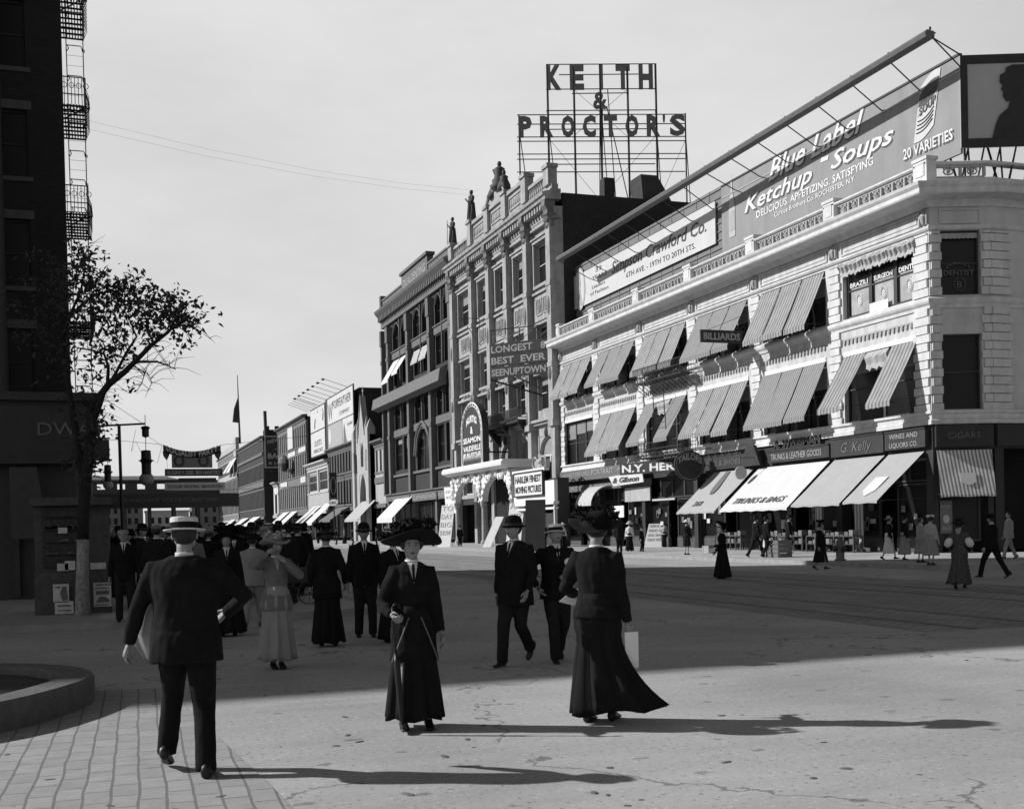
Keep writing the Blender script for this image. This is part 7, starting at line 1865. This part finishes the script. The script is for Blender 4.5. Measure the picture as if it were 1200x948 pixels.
    for (hj, kn, ank, fp), s in zip(legs, (-1, 1)):
        cp, sp = math.cos(fp), math.sin(fp)
        def F_(y, z): return (ank.x+s*.004*H, ank.y+y*cp*H-z*sp*H, ank.z+(y*sp+z*cp)*H)
        rr = []
        for y, wd, zt, zb in ((-.045, .012, -.005, -.043), (-.04, .02, .01, -.045), (-.015, .021, .02, -.045), (.02, .021, .0, -.045), (.055, .025, -.018, -.045), (.085, .022, -.026, -.045), (.102, .01, -.034, -.043)):
            m = (zt+zb)/2; hz = (zt-zb)/2; ring = []
            for k in range(10):
                t = 2*math.pi*k/10; c_, y_, z_ = math.cos(t)*wd*H, y, m+hz*(math.sin(t) if math.sin(t) > 0 else max(math.sin(t)*1.0, -1)); q = F_(y_, z_); ring.append((q[0]+c_, q[1], q[2]))
            rr.append(ring)
        sb.rings(rr).cut()
    sb.build('shoe', M_shoe, T, True)
    # coat
    hem = hem if hem is not None else (.50 if female else .44)
    k_ = MB(W)
    torso(k_, .52, .84, (1.0 if female else 1.04)*bulk, 1.06*bulk, .010, female)
    q0 = up(.55); rr = []
    zs = [.55, .52, .48, .44, .40, .36, .32, .28]
    zs = [z for z in zs if z > hem+.01] + [hem]
    for z in zs:
        u = (.55-z)/.27; w_ = (.103+.018*u)*H*bulk+.012; d_ = (.078+.022*u)*H*bulk+.012; q = up(z) if z > .52 else Vector((0, .0, z*H))
        if wind[0] and not female: pass
        rr.append([(q.x+math.cos(t)*w_, q.y+math.sin(t)*d_, q.z) for t in [2*math.pi*k/22 for k in range(22)]])
    k_.rings(rr)
    for k, (S_, el, w_) in enumerate(arms):
        pf = 1.15 if (female and sleeve != 'slim') else 1.
        e2 = w_.lerp(el, .06)
        in_ = S_ + Vector(((-1 if k else 1)*.04*H, 0, .006*H))
        k_.tube([in_, S_, S_.lerp(el, .45), el, el.lerp(e2, .5), e2], [.030*H, .040*H*pf*bulk**.5, .036*H*pf*bulk**.5, .033*H, .029*H, .0245*H], 12)
    me = remesh(k_, vox, 3, .009 if detail else .004, seed); me.materials.append(coat); link('coat' if hem < .36 else 'jacket', me, T)
    # collar, shirt front and tie, lapels
    if collar:
        c_ = MB(W); q = up(.842); c_.lathe([(.0335*H, -.016*H), (.0345*H, .006*H), (.0325*H, .008*H), (.031*H, -.016*H)], tuple(q+Vector((0, .0, 0))), 18, sy=1.05); c_.build('collar', M_shirt, T, True)
    if shirt is not False and not (abs(face) > 100):
        f = MB(W); kd = 1.06*bulk
        def fr(z, x, l): 
            pr = [(.61, .066, .09), (.66, .068, .093), (.72, .073, .100), (.765, .068, .104), (.795, .058, .100), (.818, .047, .072), (.84, .035, .04)]
            for (za, da, wa), (zb, db, wb) in zip(pr, pr[1:]):
                if za <= z <= zb: u = (z-za)/(zb-za); d_ = da+(db-da)*u; w_ = wa+(wb-wa)*u; break
            else: d_, w_ = pr[-1][1:]
            d_ = (d_*H*kd+.010); w_ = w_*H*bulk+.012; y = d_*math.sqrt(max(0, 1-(x*H/w_)**2)); q = up(z); return (x*H, q.y+y+l, q.z)
        zt = .835; zb = .735
        ln = .004 if detail else .010
        rows = []
        for k in range(6):
            u = k/5; z = zt+(zb-zt)*u; hwid = .024*(1-u)+.0015; rows.append([fr(z, -hwid, ln), fr(z, 0, ln+.003), fr(z, hwid, ln), fr(z, hwid, -.02), fr(z, -hwid, -.02)])
        f.rings(rows); f.build('shirt_front', shirt or M_shirt, T)
        if tie:
            g_ = MB(W); rows = []
            for k in range(5):
                u = k/4; z = .828+(zb-.0-.828)*u*.95; hwid = (.0045, .0085, .0075, .0085, .006)[k]*(1-.4*u); rows.append([fr(z, -hwid, ln+.007), fr(z, hwid, ln+.007), fr(z, hwid, ln), fr(z, -hwid, ln)])
            g_.rings(rows); g_.build('necktie', M_black, T)
        if detail:
            l2 = MB(W)
            for s in (-1, 1):
                l2.rings([[fr(.83, s*.026, .002), fr(.825, s*.043, .004), fr(.825, s*.043, .010), fr(.83, s*.026, .012)], [fr(.79, s*.016, .004), fr(.79, s*.048, .004), fr(.79, s*.048, .012), fr(.79, s*.016, .012)], [fr(.735, s*.002, .004), fr(.74, s*.008, .004), fr(.74, s*.008, .010), fr(.735, s*.002, .010)]])
            l2.build('lapels', coat, T)
    if detail:
        bt = MB(W)
        def fb(z):
            q = up(z); return q.y + .084*H*bulk
        if abs(face) < 90:
            for z in (.70, .655, .61): bt.ball((0, up(z).y+(.066*H*1.06*bulk+.014 if not female else .058*H*1.06+.012)+.0, up(z).z), .008, .005, .008, 7, 5)
            bt.build('buttons', M_shoe, T)
    return T, W, arms, up, HM

def held(name, lb, cat, mesh_mb, m, group=None, smooth=False):
    o = mesh_mb.build(name, m, None, smooth); tag(o, lb, cat, group); return o
WALK = ((-.06, .16, 0, .15), (.06, -.20, .05, -.5))
WALK2 = ((-.06, -.20, .05, -.5), (.06, .16, 0, .15))

# --- foreground: man in straw boater seen from behind, walking away
T1, W1, A1_, up1, H1 = person(222, 908, 1.79, 180-8, 'stout man in a dark suit and pale straw boater, back turned, on the paving blocks', hatk='boater', hatm=M_straw, coat=M_black, low=M_black,
    feet=((-.10, .12, .035, -.35), (.07, -.06, 0, 0)), hands=((-.235, .08, .475), (.13, .17, .60)), hints=((-.7, -.8, 0), (1.3, -.35, -.15)), bulk=1.2, detail=1, lean=.05, hem=.435, vox=.012, head=(8, 0), curl=(.55, .6), shirt=False)
w = W1 @ A1_[0][2]
q = MB(W1); S_, el, wr_ = A1_[0]
pts = [(S_.x-.03, S_.y+.05, S_.z-.10), (el.x-.04, el.y+.07, el.z+.06), (wr_.x-.03, wr_.y+.06, wr_.z+.16), (wr_.x+.10, wr_.y+.07, wr_.z-.12), (wr_.x+.235, wr_.y+.08, wr_.z-.10), (-.22, .10, .95), (-.2, .12, 1.15)]
rg = []
for k in range(9):
    u = k/8; top = Vector((S_.x-.02, S_.y+.09, S_.z-.12)).lerp(Vector((-.17, .13, 1.22)), u)
    a = Vector((el.x-.05, el.y+.10, el.z)).lerp(Vector((-.19, .13, 1.08)), u); b_ = Vector((wr_.x-.035, wr_.y+.08, wr_.z+.10)).lerp(Vector((-.20, .12, .93)), u); c_ = Vector((wr_.x+.08, wr_.y+.09, wr_.z-.1)).lerp(Vector((-.21, .13, .76)), u)
    o_ = Vector((0, .018*math.sin(u*9), 0)); rg.append([top+o_, a+o_, b_+o_, c_+o_, c_+o_+Vector((0, .02, 0)), b_+o_+Vector((0, .025, 0)), a+o_+Vector((0, .03, 0)), top+o_+Vector((0, .02, 0))])
q.rings(rg); held('folded_coat', 'pale coat draped over the left arm of the man in the straw boater', 'coat', q, M_duster, smooth=True)

# --- woman with a wide black hat and umbrella, facing us
T2, W2, A2_, up2, H2 = person(487, 853, 1.64, 6, 'woman in a huge black hat and long dark suit holding a furled umbrella', female=True, hatk='wide', hatm=[M_black, M_black, M_black], coat=M_black, low=M_blacks,
    feet=((-.06, .03, 0, 0), (.065, .10, .0, .05)), hands=((-.145, .03, .44), (.115, .13, .58)), hints=((-.15, -1, 0), (.5, -1, 0)), detail=2, hem=.34, bulk=1.0, grip=(False, True), skirtz=.055, skirt_w=.86, shirt=M_shirt, gloves=None, head=(0, 2), curl=(.5, .7))
hnd = W2 @ (A2_[1][2] + Vector((.0, .05, -.03)))
q = MB(); tip = hnd + Vector((.05, -.05, -hnd.z+.02)); d_ = (tip-hnd)
q.tube([hnd+Vector((0,0,.10)), hnd, hnd+d_*.3], [.011, .010, .009], 8); q.tube([hnd+d_*.3, hnd+d_*.38, hnd+d_*.8, hnd+d_*.93], [.012, .028, .022, .009], 9); q.tube([hnd+d_*.93, tip], [.007, .004], 6)
q.tube([hnd+Vector((0,0,.10)), hnd+Vector((.02, 0, .13)), hnd+Vector((.05, 0, .12)), hnd+Vector((.06, 0, .085))], .010, 7)
held('umbrella', 'slim furled dark umbrella held by the woman in the huge black hat', 'umbrella', q, M_shoe, smooth=True)
q = MB(W2)
for s in (-1, 1):
    P = [up2(.565)+Vector((s*.05, .155, 0)), Vector((s*.10, .155, .80)), Vector((s*.155, .125, .66)), Vector((s*.19, .09, .56))]
    q.tube(P, .006, 5)
o = q.build('coat_piping', M_signm, T2)

# --- man in bowler
T3, W3, A3_, up3, H3 = person(606, 779, 1.76, -28, 'bowler-hatted man in a dark coat striding beside the man in the banded boater', hatk='bowler', coat=M_black, low=M_black2, feet=((.0, -.20, .07, -.75), (.05, .12, 0, 0))[::1],
    hands=((-.14, .10, .50), (.15, -.02, .46)), detail=1, hem=.405, bulk=1.1, head=(-22, 4), hints=((-.6, -1, 0), (.6, -1, 0)))
T4, W4, A4_, up4, H4 = person(654, 775, 1.68, 12, 'man in a banded straw boater and bow tie walking beside the bowler-hatted man', hatk='boater', hatm=M_straw, coat=M_black, low=M_black2, feet=((-.045, -.16, .05, -.7), (.035, .08, 0, 0)),
    hands=((-.06, .15, .62), (.15, .06, .54)), hints=((-1, -.6, 0), (1.2, -.5, 0)), detail=1, hem=.45, bulk=1.08, head=(6, 10), tie=True)

# --- woman from behind with flaring skirt
T5, W5, A5_, up5, H5 = person(703, 846, 1.74, 165, 'woman in black seen from behind, her long skirt blown out to the right', female=True, hatk='plume', hatm=[M_black, M_black], coat=M_black, low=M_blacks, feet=((-.05, .0, 0, 0), (.05, .05, 0, 0)),
    hands=((-.15, .17, .60), (.145, .02, .45)), hints=((-.5, -1, -.3), (.2, -1, 0)), detail=1, hem=.50, bulk=1.1, wind=(.155, .0), skirt_w=.84, skirtz=.045, gloves=None, head=(28, 0), curl=(.7, .5), haircol=M_hair)
hp = W5 @ (A5_[0][2]); q = MB(Matrix.Translation(hp+Vector((-.06, -.04, -.03))) @ Matrix.Rotation(-TH, 4, 'Z') @ Matrix.Rotation(.35, 4, 'Y')); q.prism([(-.10, -.06), (.03, -.05), (.10, .07), (-.03, .06)], 1, -.006, .006)
held('folded_paper', 'white folded paper held in the left hand of the woman in black', 'paper', q, M_paper)
q = MB(Matrix.Translation(W5 @ A5_[1][2] + Vector((.02, -.02, -.2)))); q.box(-.06, .06, -.012, .012, -.17, .13); held('newspaper', 'white folded newspaper hanging from the right hand of the woman in black', 'newspaper', q, M_paper)
hp = W4 @ (A4_[0][2]); q = MB(Matrix.Translation(hp)); q.tube([(-.01, -.06, -.16), (-.02, -.06, -.02), (.0, -.05, .10), (-.01, -.05, .18)], [.045, .06, .05, .055], 9); q.ball((-.02, -.06, .17), .06, .05, .05)
held('white_bundle', 'crumpled white bundle held at the chest by the man in the banded boater', 'bundle', q, M_paper, smooth=True)

# --- second row
T6, W6, A6_, up6, H6 = person(326, 783, 1.60, 10, 'woman in a pale linen suit and flower-heaped hat raising both hands to her face', female=True, hatk='flower', hatm=[M_greyl, M_grey, M_letg], coat=M_grey, low=M_greyl, feet=((-.02, .03, 0, 0), (.03, .0, 0, 0)),
    hands=((-.05, .13, .80), (.075, .10, .87)), hints=((-1, .2, -1), (1, .1, -.8)), detail=1, hem=.44, skirtz=.07, shirt=M_letg, tie=False, head=(18, 0), skirt_w=.84)
q = MB(W6); q.box(.0, .06, .115, .125, .95, .99); q.build('paper_badge', M_paper, T6)
person(385, 757, 1.69, 178, 'woman in a long plain black coat and toque, her back to us', female=True, hatk='toque', hatm=[M_black, M_black], coat=M_black, low=M_blacks, detail=0, hem=.40, bulk=1.05, hands=((-.14, .08, .50), (.15, .08, .52)), skirt_w=.8, vox=.016)
person(429, 746, 1.74, 4, 'man in a high bowler and dark suit with an open white collar', hatk='bowler', coat=M_black, low=M_black2, detail=1, hem=.45, feet=((-.06, .03, 0, 0), (.06, -.02, 0, 0)), vox=.016, hands=((-.15, .02, .47), (.15, .02, .47)))
person(463, 752, 1.62, 30, 'woman in black with white flowers on her hat, half hidden behind the huge black hat', female=True, hatk='flower', hatm=[M_black, M_black, M_white], coat=M_black, low=M_blacks, skirt_w=.9, vox=.016, hem=.5)
person(298, 735, 1.63, 175, 'man in a pale grey jacket behind the linen-suited woman', hatk='fedora', hatm=M_black, coat=M_greyl, low=M_greyl, feet=((-.08, -.12, .02, -.2), (.06, .1, 0, 0)), vox=.016)
person(147, 728, 1.64, 0, 'man in a pale flat cap and tie standing beside the newsstand', hatk='cap', hatm=M_greyl, coat=M_black, low=M_black2, vox=.015, hands=((-.17, .08, .50), (.15, .04, .47)), detail=0, z0=.12, feet=((-.07, 0, 0, 0), (.06, .03, 0, 0)))
person(268, 745, 1.66, 0, 'dark-dressed woman in a broad black hat close behind the stout boater man', female=True, hatk='wide', hatm=[M_black, M_black], coat=M_black, low=M_blacks, vox=.018)
# --- crowd on the left pavement
random.seed(21)
crowd = [(118, 690, 'm', 'cap'), (128, 700, 'f', 'flower'), (168, 712, 'm', 'bowler'), (178, 690, 'f', 'wide'), (160, 682, 'm', 'boater'), (192, 705, 'm', 'fedora'), (205, 686, 'f', 'plume'), (218, 700, 'm', 'bowler'), (232, 688, 'm', 'cap'),
         (246, 704, 'f', 'flower'), (262, 690, 'm', 'bowler'), (276, 708, 'f', 'wide'), (282, 684, 'm', 'boater'), (312, 700, 'f', 'flower'), (306, 686, 'm', 'bowler'), (340, 706, 'm', 'fedora'), (352, 690, 'f', 'plume'), (140, 684, 'm', 'bowler'), (228, 716, 'f', 'toque'), (186, 722, 'm', 'cap'),
         (152, 672, 'f', 'wide'), (196, 670, 'm', 'bowler'), (240, 671, 'm', 'boater'), (270, 672, 'f', 'flower'), (126, 668, 'm', 'bowler'), (214, 668, 'f', 'plume'), (322, 676, 'm', 'bowler'), (292, 668, 'm', 'cap'), (338, 674, 'f', 'toque'), (122, 682, 'f', 'toque'), (150, 697, 'f', 'plume'), (174, 676, 'm', 'cap'), (186, 694, 'm', 'bowler'), (208, 676, 'f', 'flower'), (226, 678, 'm', 'fedora'), (254, 680, 'm', 'bowler'), (288, 694, 'f', 'toque'), (300, 676, 'f', 'wide'), (316, 690, 'm', 'boater'), (330, 690, 'f', 'plume'), (134, 676, 'm', 'boater')]
CLAB = ['man in a grey flat cap half behind the newsstand', 'woman in a flowered hat at the corner of the newsstand', 'man in a dark bowler one step behind the pale-capped man', 'woman in a broad black hat deeper in the crowd behind the pale-capped man', 'man in a straw boater deep in the crowd past the newsstand', "man in a soft felt hat beside the boater man's hanging arm", "woman in a plumed hat behind the boater man's left shoulder", "man in a bowler just behind the boater man's neck", 'man in a grey flat cap hidden by the big boater hat', "woman in a flowered hat level with the boater man's elbow", "man in a bowler deep behind the boater man's bent elbow", 'woman in a broad black hat next to the pale grey jacket', 'man in a second straw boater above the pale grey jacket', "woman in a flowered hat touching the linen-suited woman's sleeve", "man in a bowler behind the linen-suited woman's flower-heaped hat", 'man in a soft felt hat just past the linen-suited woman', 'woman in a plumed hat above the baby carriage', "man in a bowler deeper behind the pale-capped man's shoulder", "woman in a small dark toque behind the boater man's back", "man in a grey flat cap stepping off the kerb by the boater man's arm", 'woman in a broad black hat at the very back near the hanging dark sign', 'man in a bowler at the very back under the big arc lamp', 'man in a straw boater at the very back under the party banners', 'woman in a flowered hat at the very back by the bakery awnings', 'man in a bowler at the very back against the newsstand roof', 'woman in a plumed hat at the very back beneath the arc lamp', 'man in a bowler at the very back over the linen-suited woman', 'man in a grey cap at the very back beyond the pale grey jacket', 'woman in a dark toque at the very back beyond the baby carriage', 'woman in a dark toque close behind the newsstand corner', 'woman in a plumed hat touching shoulders with the pale-capped man', 'man in a grey cap just below the big arc lamp', 'man in a bowler between two women past the pale-capped man', 'woman in a flowered hat in line with the boater crown', 'man in a soft felt hat deep behind the stout boater man', 'man in a bowler between the stout man and the bakery awnings', 'woman in a dark toque at the shoulder of the pale grey jacket', 'woman in a broad black hat between the two second-row boaters', 'man in a straw boater just behind the linen-suited woman', 'woman in a plumed hat just behind the baby carriage', 'man in a straw boater deep beside the newsstand']
for i, (px, py, sx, hk) in enumerate(crowd):
    fem = sx == 'f'; fc = random.choice((0, 180, 20, -30, 160, -150, 60)); hm = {'boater': M_straw, 'flower': [M_greyl if i % 2 else M_black, M_grey, M_letg], 'cap': M_grey}.get(hk, [M_black, M_black])
    person(px, py, random.uniform(1.58, 1.66) if fem else random.uniform(1.68, 1.80), fc, CLAB[i], female=fem, hatk=hk, hatm=hm,
           coat=random.choice((M_black, M_black2, M_black, M_grey if fem else M_black2)), low=M_blacks if fem else M_black2, vox=.024, z0=.12 if py < 735 else 0, group='crowd on the left pavement', skirt_w=.85)
# the packed rear of the crowd: look-alike bowler-hatted men, nothing tells them apart
base_man = person(236, 683, 1.70, 180, 'bowler-hatted man in black lost in the dense rear of the crowd', hatk='bowler', coat=M_black, low=M_black, vox=.024, z0=.12, group='bowler-hatted men packed in the rear of the crowd')[0]
random.seed(77)
for px, py in ((248, 696), (260, 682), (272, 697), (282, 676), (296, 700), (306, 694), (318, 682), (328, 698), (342, 684), (350, 698), (214, 692), (200, 696), (190, 680), (166, 694), (142, 680), (358, 680), (310, 670), (264, 668), (228, 664), (180, 664), (160, 662), (336, 666)):
    c = copy_tree(base_man); g = gr(px, py, .12); c.location = g; c.rotation_euler = (0, 0, random.uniform(-.6, .6)); s_ = random.uniform(.97, 1.05); c.scale = (s_, s_, s_)
# --- right-hand side
def P_(*a, **k): k.setdefault('vox', .024); return person(*a, **k)
P_(847, 678, 1.56, -80, 'woman in a long black dress with a white veil crossing the street alone', female=True, hatk='wide', hatm=[M_black, M_black], coat=M_black, low=M_blacks, skirt_w=1.05, vox=.018, hands=((-.1, .18, .6), (.14, .1, .5)))
q = MB(dp and Matrix.Translation(gr(847, 678)+Vector((0, 0, 1.42)))); q.ball((-.12, -.06, 0), .08, .07, .13, 10, 7); held('white_veil', 'white veil at the face of the lone woman in black', 'veil', q, M_shirt, smooth=True)
P_(962, 668, 1.56, 60, 'woman in a calf-length black coat walking by the fire hydrant', female=True, hatk='toque', hatm=[M_black], coat=M_black, low=M_blacks, skirtz=.17, skirt_w=.95, feet=((-.05, -.18, .02, -.4), (.05, .16, 0, .1)), vox=.018)
KZ = .15
P_(1042, 656, 1.55, 100, 'woman in a dark jacket and white skirt, nearer the striped door panel', female=True, hatk='sailor', hatm=[M_greyl], coat=M_black, low=M_shirt, skirtz=.16, z0=KZ, skirt_w=.85, feet=((-.05, -.14, .02, -.4), (.05, .14, 0, .1)))
P_(1060, 656, 1.58, 110, 'woman in a dark jacket and pale skirt beside the one in the straw sailor hat', female=True, hatk='toque', hatm=[M_black], coat=M_black, low=M_greyl, skirtz=.13, z0=KZ, skirt_w=.85)
P_(1079, 659, 1.50, 60, 'bare-headed girl in a pale dress, left of the pair on the corner', female=True, hatk=None, coat=M_greyl, low=M_greyl, skirtz=.2, z0=KZ, skirt_w=.8)
P_(1091, 662, 1.55, 150, 'girl in a light gingham dress with a white hair bow on the corner', female=True, hatk=None, coat=M_letg, low=M_greyl, skirtz=.2, z0=KZ, skirt_w=.95)
q = MB(Matrix.Translation(gr(1091, 662, KZ)+Vector((0, 0, 1.52)))); q.ball((-.07, 0, 0), .09, .04, .05, 8, 6); q.ball((.07, 0, 0), .09, .04, .05, 8, 6); held('hair_bow', 'white bow in the hair of the girl in gingham', 'hair bow', q, M_shirt)
T_, W_, A_, u_, h_ = P_(1125, 690, 1.58, 172, 'woman in a dark printed dress with short white puffed sleeves', female=True, hatk='sailor', hatm=[M_black], coat=M_print, low=M_print, skirt_w=.9, wind=(-.03, 0), feet=((-.04, -.1, .03, -.6), (.05, .1, 0, 0)), vox=.016, hands=((-.15, .10, .56), (.15, .10, .56)), skirtz=.07, collar=False)
q = MB(W_)
for S_, el, w_ in A_[:2]: q.tube([S_.lerp(el, .35), S_.lerp(el, .75), el, el.lerp(w_, .35)], [.06, .09, .085, .045], 10)
q.build('white_sleeves', M_shirt, T_, True)
q = MB(W_); q.prism([(-.07, 1.37), (.07, 1.37), (.04, 1.27), (0, 1.24), (-.04, 1.27)], 1, -.135, -.11); q.build('neck_scoop', M_skin, T_)
P_(1163, 678, 1.70, -120, 'man in a dark suit and felt hat striding off the corner kerb', hatk='fedora', hatm=M_black, coat=M_black, low=M_black, feet=((-.05, .18, 0, 0), (.05, -.24, .03, -.5)), vox=.018)
P_(1183, 655, 1.62, -60, 'bare-headed person in a pale suit walking past the corner shop', hatk=None, coat=M_greyl, low=M_greyl, feet=((-.05, .16, 0, 0), (.05, -.18, .02, -.4)), z0=KZ)
P_(886, 653, 1.68, 120, 'dark-suited man walking past the trunk shop, farther from the crates', hatk='bowler', coat=M_black, low=M_black2, feet=((-.05, -.2, .03, -.5), (.05, .18, 0, .1)), z0=KZ)
P_(898, 653, 1.66, 120, 'dark-suited man walking past the trunk shop, next to the crates', hatk='bowler', coat=M_black, low=M_black2, feet=((-.05, .14, 0, 0), (.05, -.14, .02, -.3)), z0=KZ)
P_(925, 648, 1.72, 90, 'man in a long dark coat standing between the trunk shop and the kerb', hatk='bowler', coat=M_black, low=M_black, hem=.3, z0=KZ)
P_(805, 650, 1.6, 150, 'slim person in dark clothes and a white hat before the first pale awning', female=True, hatk='sailor', hatm=[M_white], coat=M_black, low=M_black2, skirtz=.25, skirt_w=.62, z0=KZ)
P_(779, 641, 1.52, 170, 'girl in a light blouse and dark skirt by the propped handbill board', female=True, hatk=None, coat=M_letg, low=M_blacks, skirt_w=.75, z0=KZ)
P_(726, 648, 1.66, 175, 'man in black standing by the doorway under the hung white notice', hatk='bowler', coat=M_black, low=M_black, z0=KZ)
P_(738, 646, 1.58, 170, 'woman in a white blouse and black skirt by the doorway', female=True, hatk='flower', hatm=[M_white, M_grey, M_letg], coat=M_shirt, low=M_blacks, skirt_w=.85, z0=KZ)
P_(752, 646, 1.35, 60, 'child in dark clothes behind the woman in the white blouse', hatk='cap', coat=M_black, low=M_black, z0=KZ)
P_(660, 643, 1.62, 40, 'woman in a white blouse behind the plumed hat of the woman in black', female=True, hatk='sailor', hatm=[M_white], coat=M_shirt, low=M_blacks, z0=KZ)
P_(638, 642, 1.66, 180, 'man in shirt sleeves by the framed board at the ticket stall', hatk='boater', hatm=M_straw, coat=M_black2, low=M_black, z0=KZ)
P_(539, 640, 1.64, 20, 'small man with an open coat standing before the portico arch', hatk='fedora', coat=M_black, low=M_black, z0=KZ)
far = [(365, 640, 'm'), (373, 637, 'm'), (381, 641, 'f'), (394, 638, 'm'), (404, 637, 'f'), (413, 640, 'm'), (442, 639, 'm'), (450, 636, 'f'), (349, 645, 'm'), (330, 640, 'm'), (468, 638, 'm'), (478, 640, 'f'), (492, 638, 'm'), (318, 642, 'f'), (508, 640, 'm')]
wh = ['left of the haystack-shaped awning', 'under the hoardings, first', 'in a broad skirt under the hoardings', 'walking by the oval sign', 'in a skirt by the gothic arch', 'waiting by the gothic arch', 'under the big white awning, left', 'in a skirt under the big white awning', 'crossing the sunlit street alone', 'near the pale brick houses', 'under the big white awning, right', 'in a skirt beside the book stall', 'by the dark block shop window', 'in a skirt near the bakery', 'just left of the portico board']
for i, (px, py, sx) in enumerate(far):
    fem = sx == 'f'
    person(px, py, random.uniform(1.56, 1.75), random.choice((0, 90, 180, -90)), ('tiny distant woman ' if fem else 'tiny distant man ') + wh[i], female=fem, hatk='flower' if fem else 'bowler', hatm=[M_black, M_grey, M_letg] if fem else M_black, coat=M_black if i % 4 else M_grey, low=M_black2, vox=.04, group='distant walkers on the far pavement', z0=.15 if i not in (8,) else 0)

# ------------------------------------------------------------------ daylight, sky, camera
SUN_EL = 30.7; sd = Vector((-.878, .478, math.tan(R(SUN_EL)))).normalized()          # towards the sun
l = bpy.data.lights.new('sun', 'SUN'); l.energy = 5.0; l.angle = R(.6); l.color = (1, 1, 1)
so = bpy.data.objects.new('sun', l); C.objects.link(so); so.rotation_euler = sd.to_track_quat('Z', 'Y').to_euler(); so.location = (0, 0, 60)
wd = bpy.data.worlds.new('World'); S.world = wd; wd.use_nodes = True; nt = wd.node_tree; N = nt.nodes; L = nt.links
bg = N['Background']; bg.inputs['Strength'].default_value = .10
sky = N.new('ShaderNodeTexSky'); sky.sky_type = 'NISHITA'; sky.sun_disc = False; sky.sun_elevation = R(SUN_EL); sky.sun_rotation = math.atan2(sd.x, sd.y)
sky.dust_density = 3.; sky.air_density = 1.2; sky.ozone_density = 1.
bw = N.new('ShaderNodeRGBToBW'); L.new(sky.outputs[0], bw.inputs[0])
tc = N.new('ShaderNodeTexCoord'); sp = N.new('ShaderNodeSeparateXYZ'); L.new(tc.outputs['Generated'], sp.inputs[0])
# thin high haze: nearly even white veil low down, clearing towards the zenith
mr = N.new('ShaderNodeMapRange'); mr.interpolation_type = 'SMOOTHSTEP'; mr.inputs['From Min'].default_value = .41; mr.inputs['From Max'].default_value = .58; mr.inputs['To Min'].default_value = 1.; mr.inputs['To Max'].default_value = .0; L.new(sp.outputs[2], mr.inputs['Value'])
mp = N.new('ShaderNodeMapping'); mp.inputs['Scale'].default_value = (1.6, 1.6, 4.5); mp.inputs['Rotation'].default_value = (.3, .2, .4); L.new(tc.outputs['Generated'], mp.inputs[0])
cn = N.new('ShaderNodeTexNoise'); cn.inputs['Scale'].default_value = 1.9; cn.inputs['Detail'].default_value = 7.; cn.inputs['Roughness'].default_value = .55; L.new(mp.outputs[0], cn.inputs['Vector'])
def wm(op, a, b=None, c=None): return mathn(nt, op, a, b, c)
cl = wm('MULTIPLY_ADD', cn.outputs['Fac'], 3.8, 5.0)
dt = N.new('ShaderNodeVectorMath'); dt.operation = 'DOT_PRODUCT'; L.new(tc.outputs['Generated'], dt.inputs[0]); dt.inputs[1].default_value = (-.878, .478, 0)
m2 = N.new('ShaderNodeMapRange'); m2.interpolation_type = 'SMOOTHSTEP'; m2.inputs['From Min'].default_value = -.95; m2.inputs['From Max'].default_value = .1; m2.inputs['To Min'].default_value = .38; m2.inputs['To Max'].default_value = 1.; L.new(dt.outputs['Value'], m2.inputs['Value'])
cl = wm('MULTIPLY', cl, m2.outputs[0])      # haze is brighter on the sun's side of the sky
veil = wm('MULTIPLY', mr.outputs[0], .95)
o1 = wm('MULTIPLY', bw.outputs[0], wm('SUBTRACT', 1., veil)); o1 = wm('MULTIPLY', o1, .28)
tot = wm('ADD', o1, wm('MULTIPLY', cl, veil))
cc = N.new('ShaderNodeCombineColor'); [L.new(tot, cc.inputs[i]) for i in range(3)]; L.new(cc.outputs[0], bg.inputs['Color'])
S.view_settings.view_transform = 'Standard'; S.view_settings.look = 'None'; S.view_settings.exposure = .12; S.view_settings.gamma = 1.
cam = bpy.data.cameras.new('camera'); cam.lens = F/1200*36; cam.sensor_width = 36; cam.sensor_fit = 'HORIZONTAL'; cam.clip_end = 5000; cam.clip_start = .1
cam.shift_y = (PPY-474)/1200
co = bpy.data.objects.new('camera', cam); C.objects.link(co)
co.matrix_world = Matrix.Translation((0, 0, EYE)) @ Matrix.Rotation(-TH, 4, 'Z') @ Matrix.Rotation(math.pi/2-PITCH, 4, 'X') @ Matrix.Rotation(-ROLL, 4, 'Z')
S.camera = co
bpy.data.scenes.remove(WS)
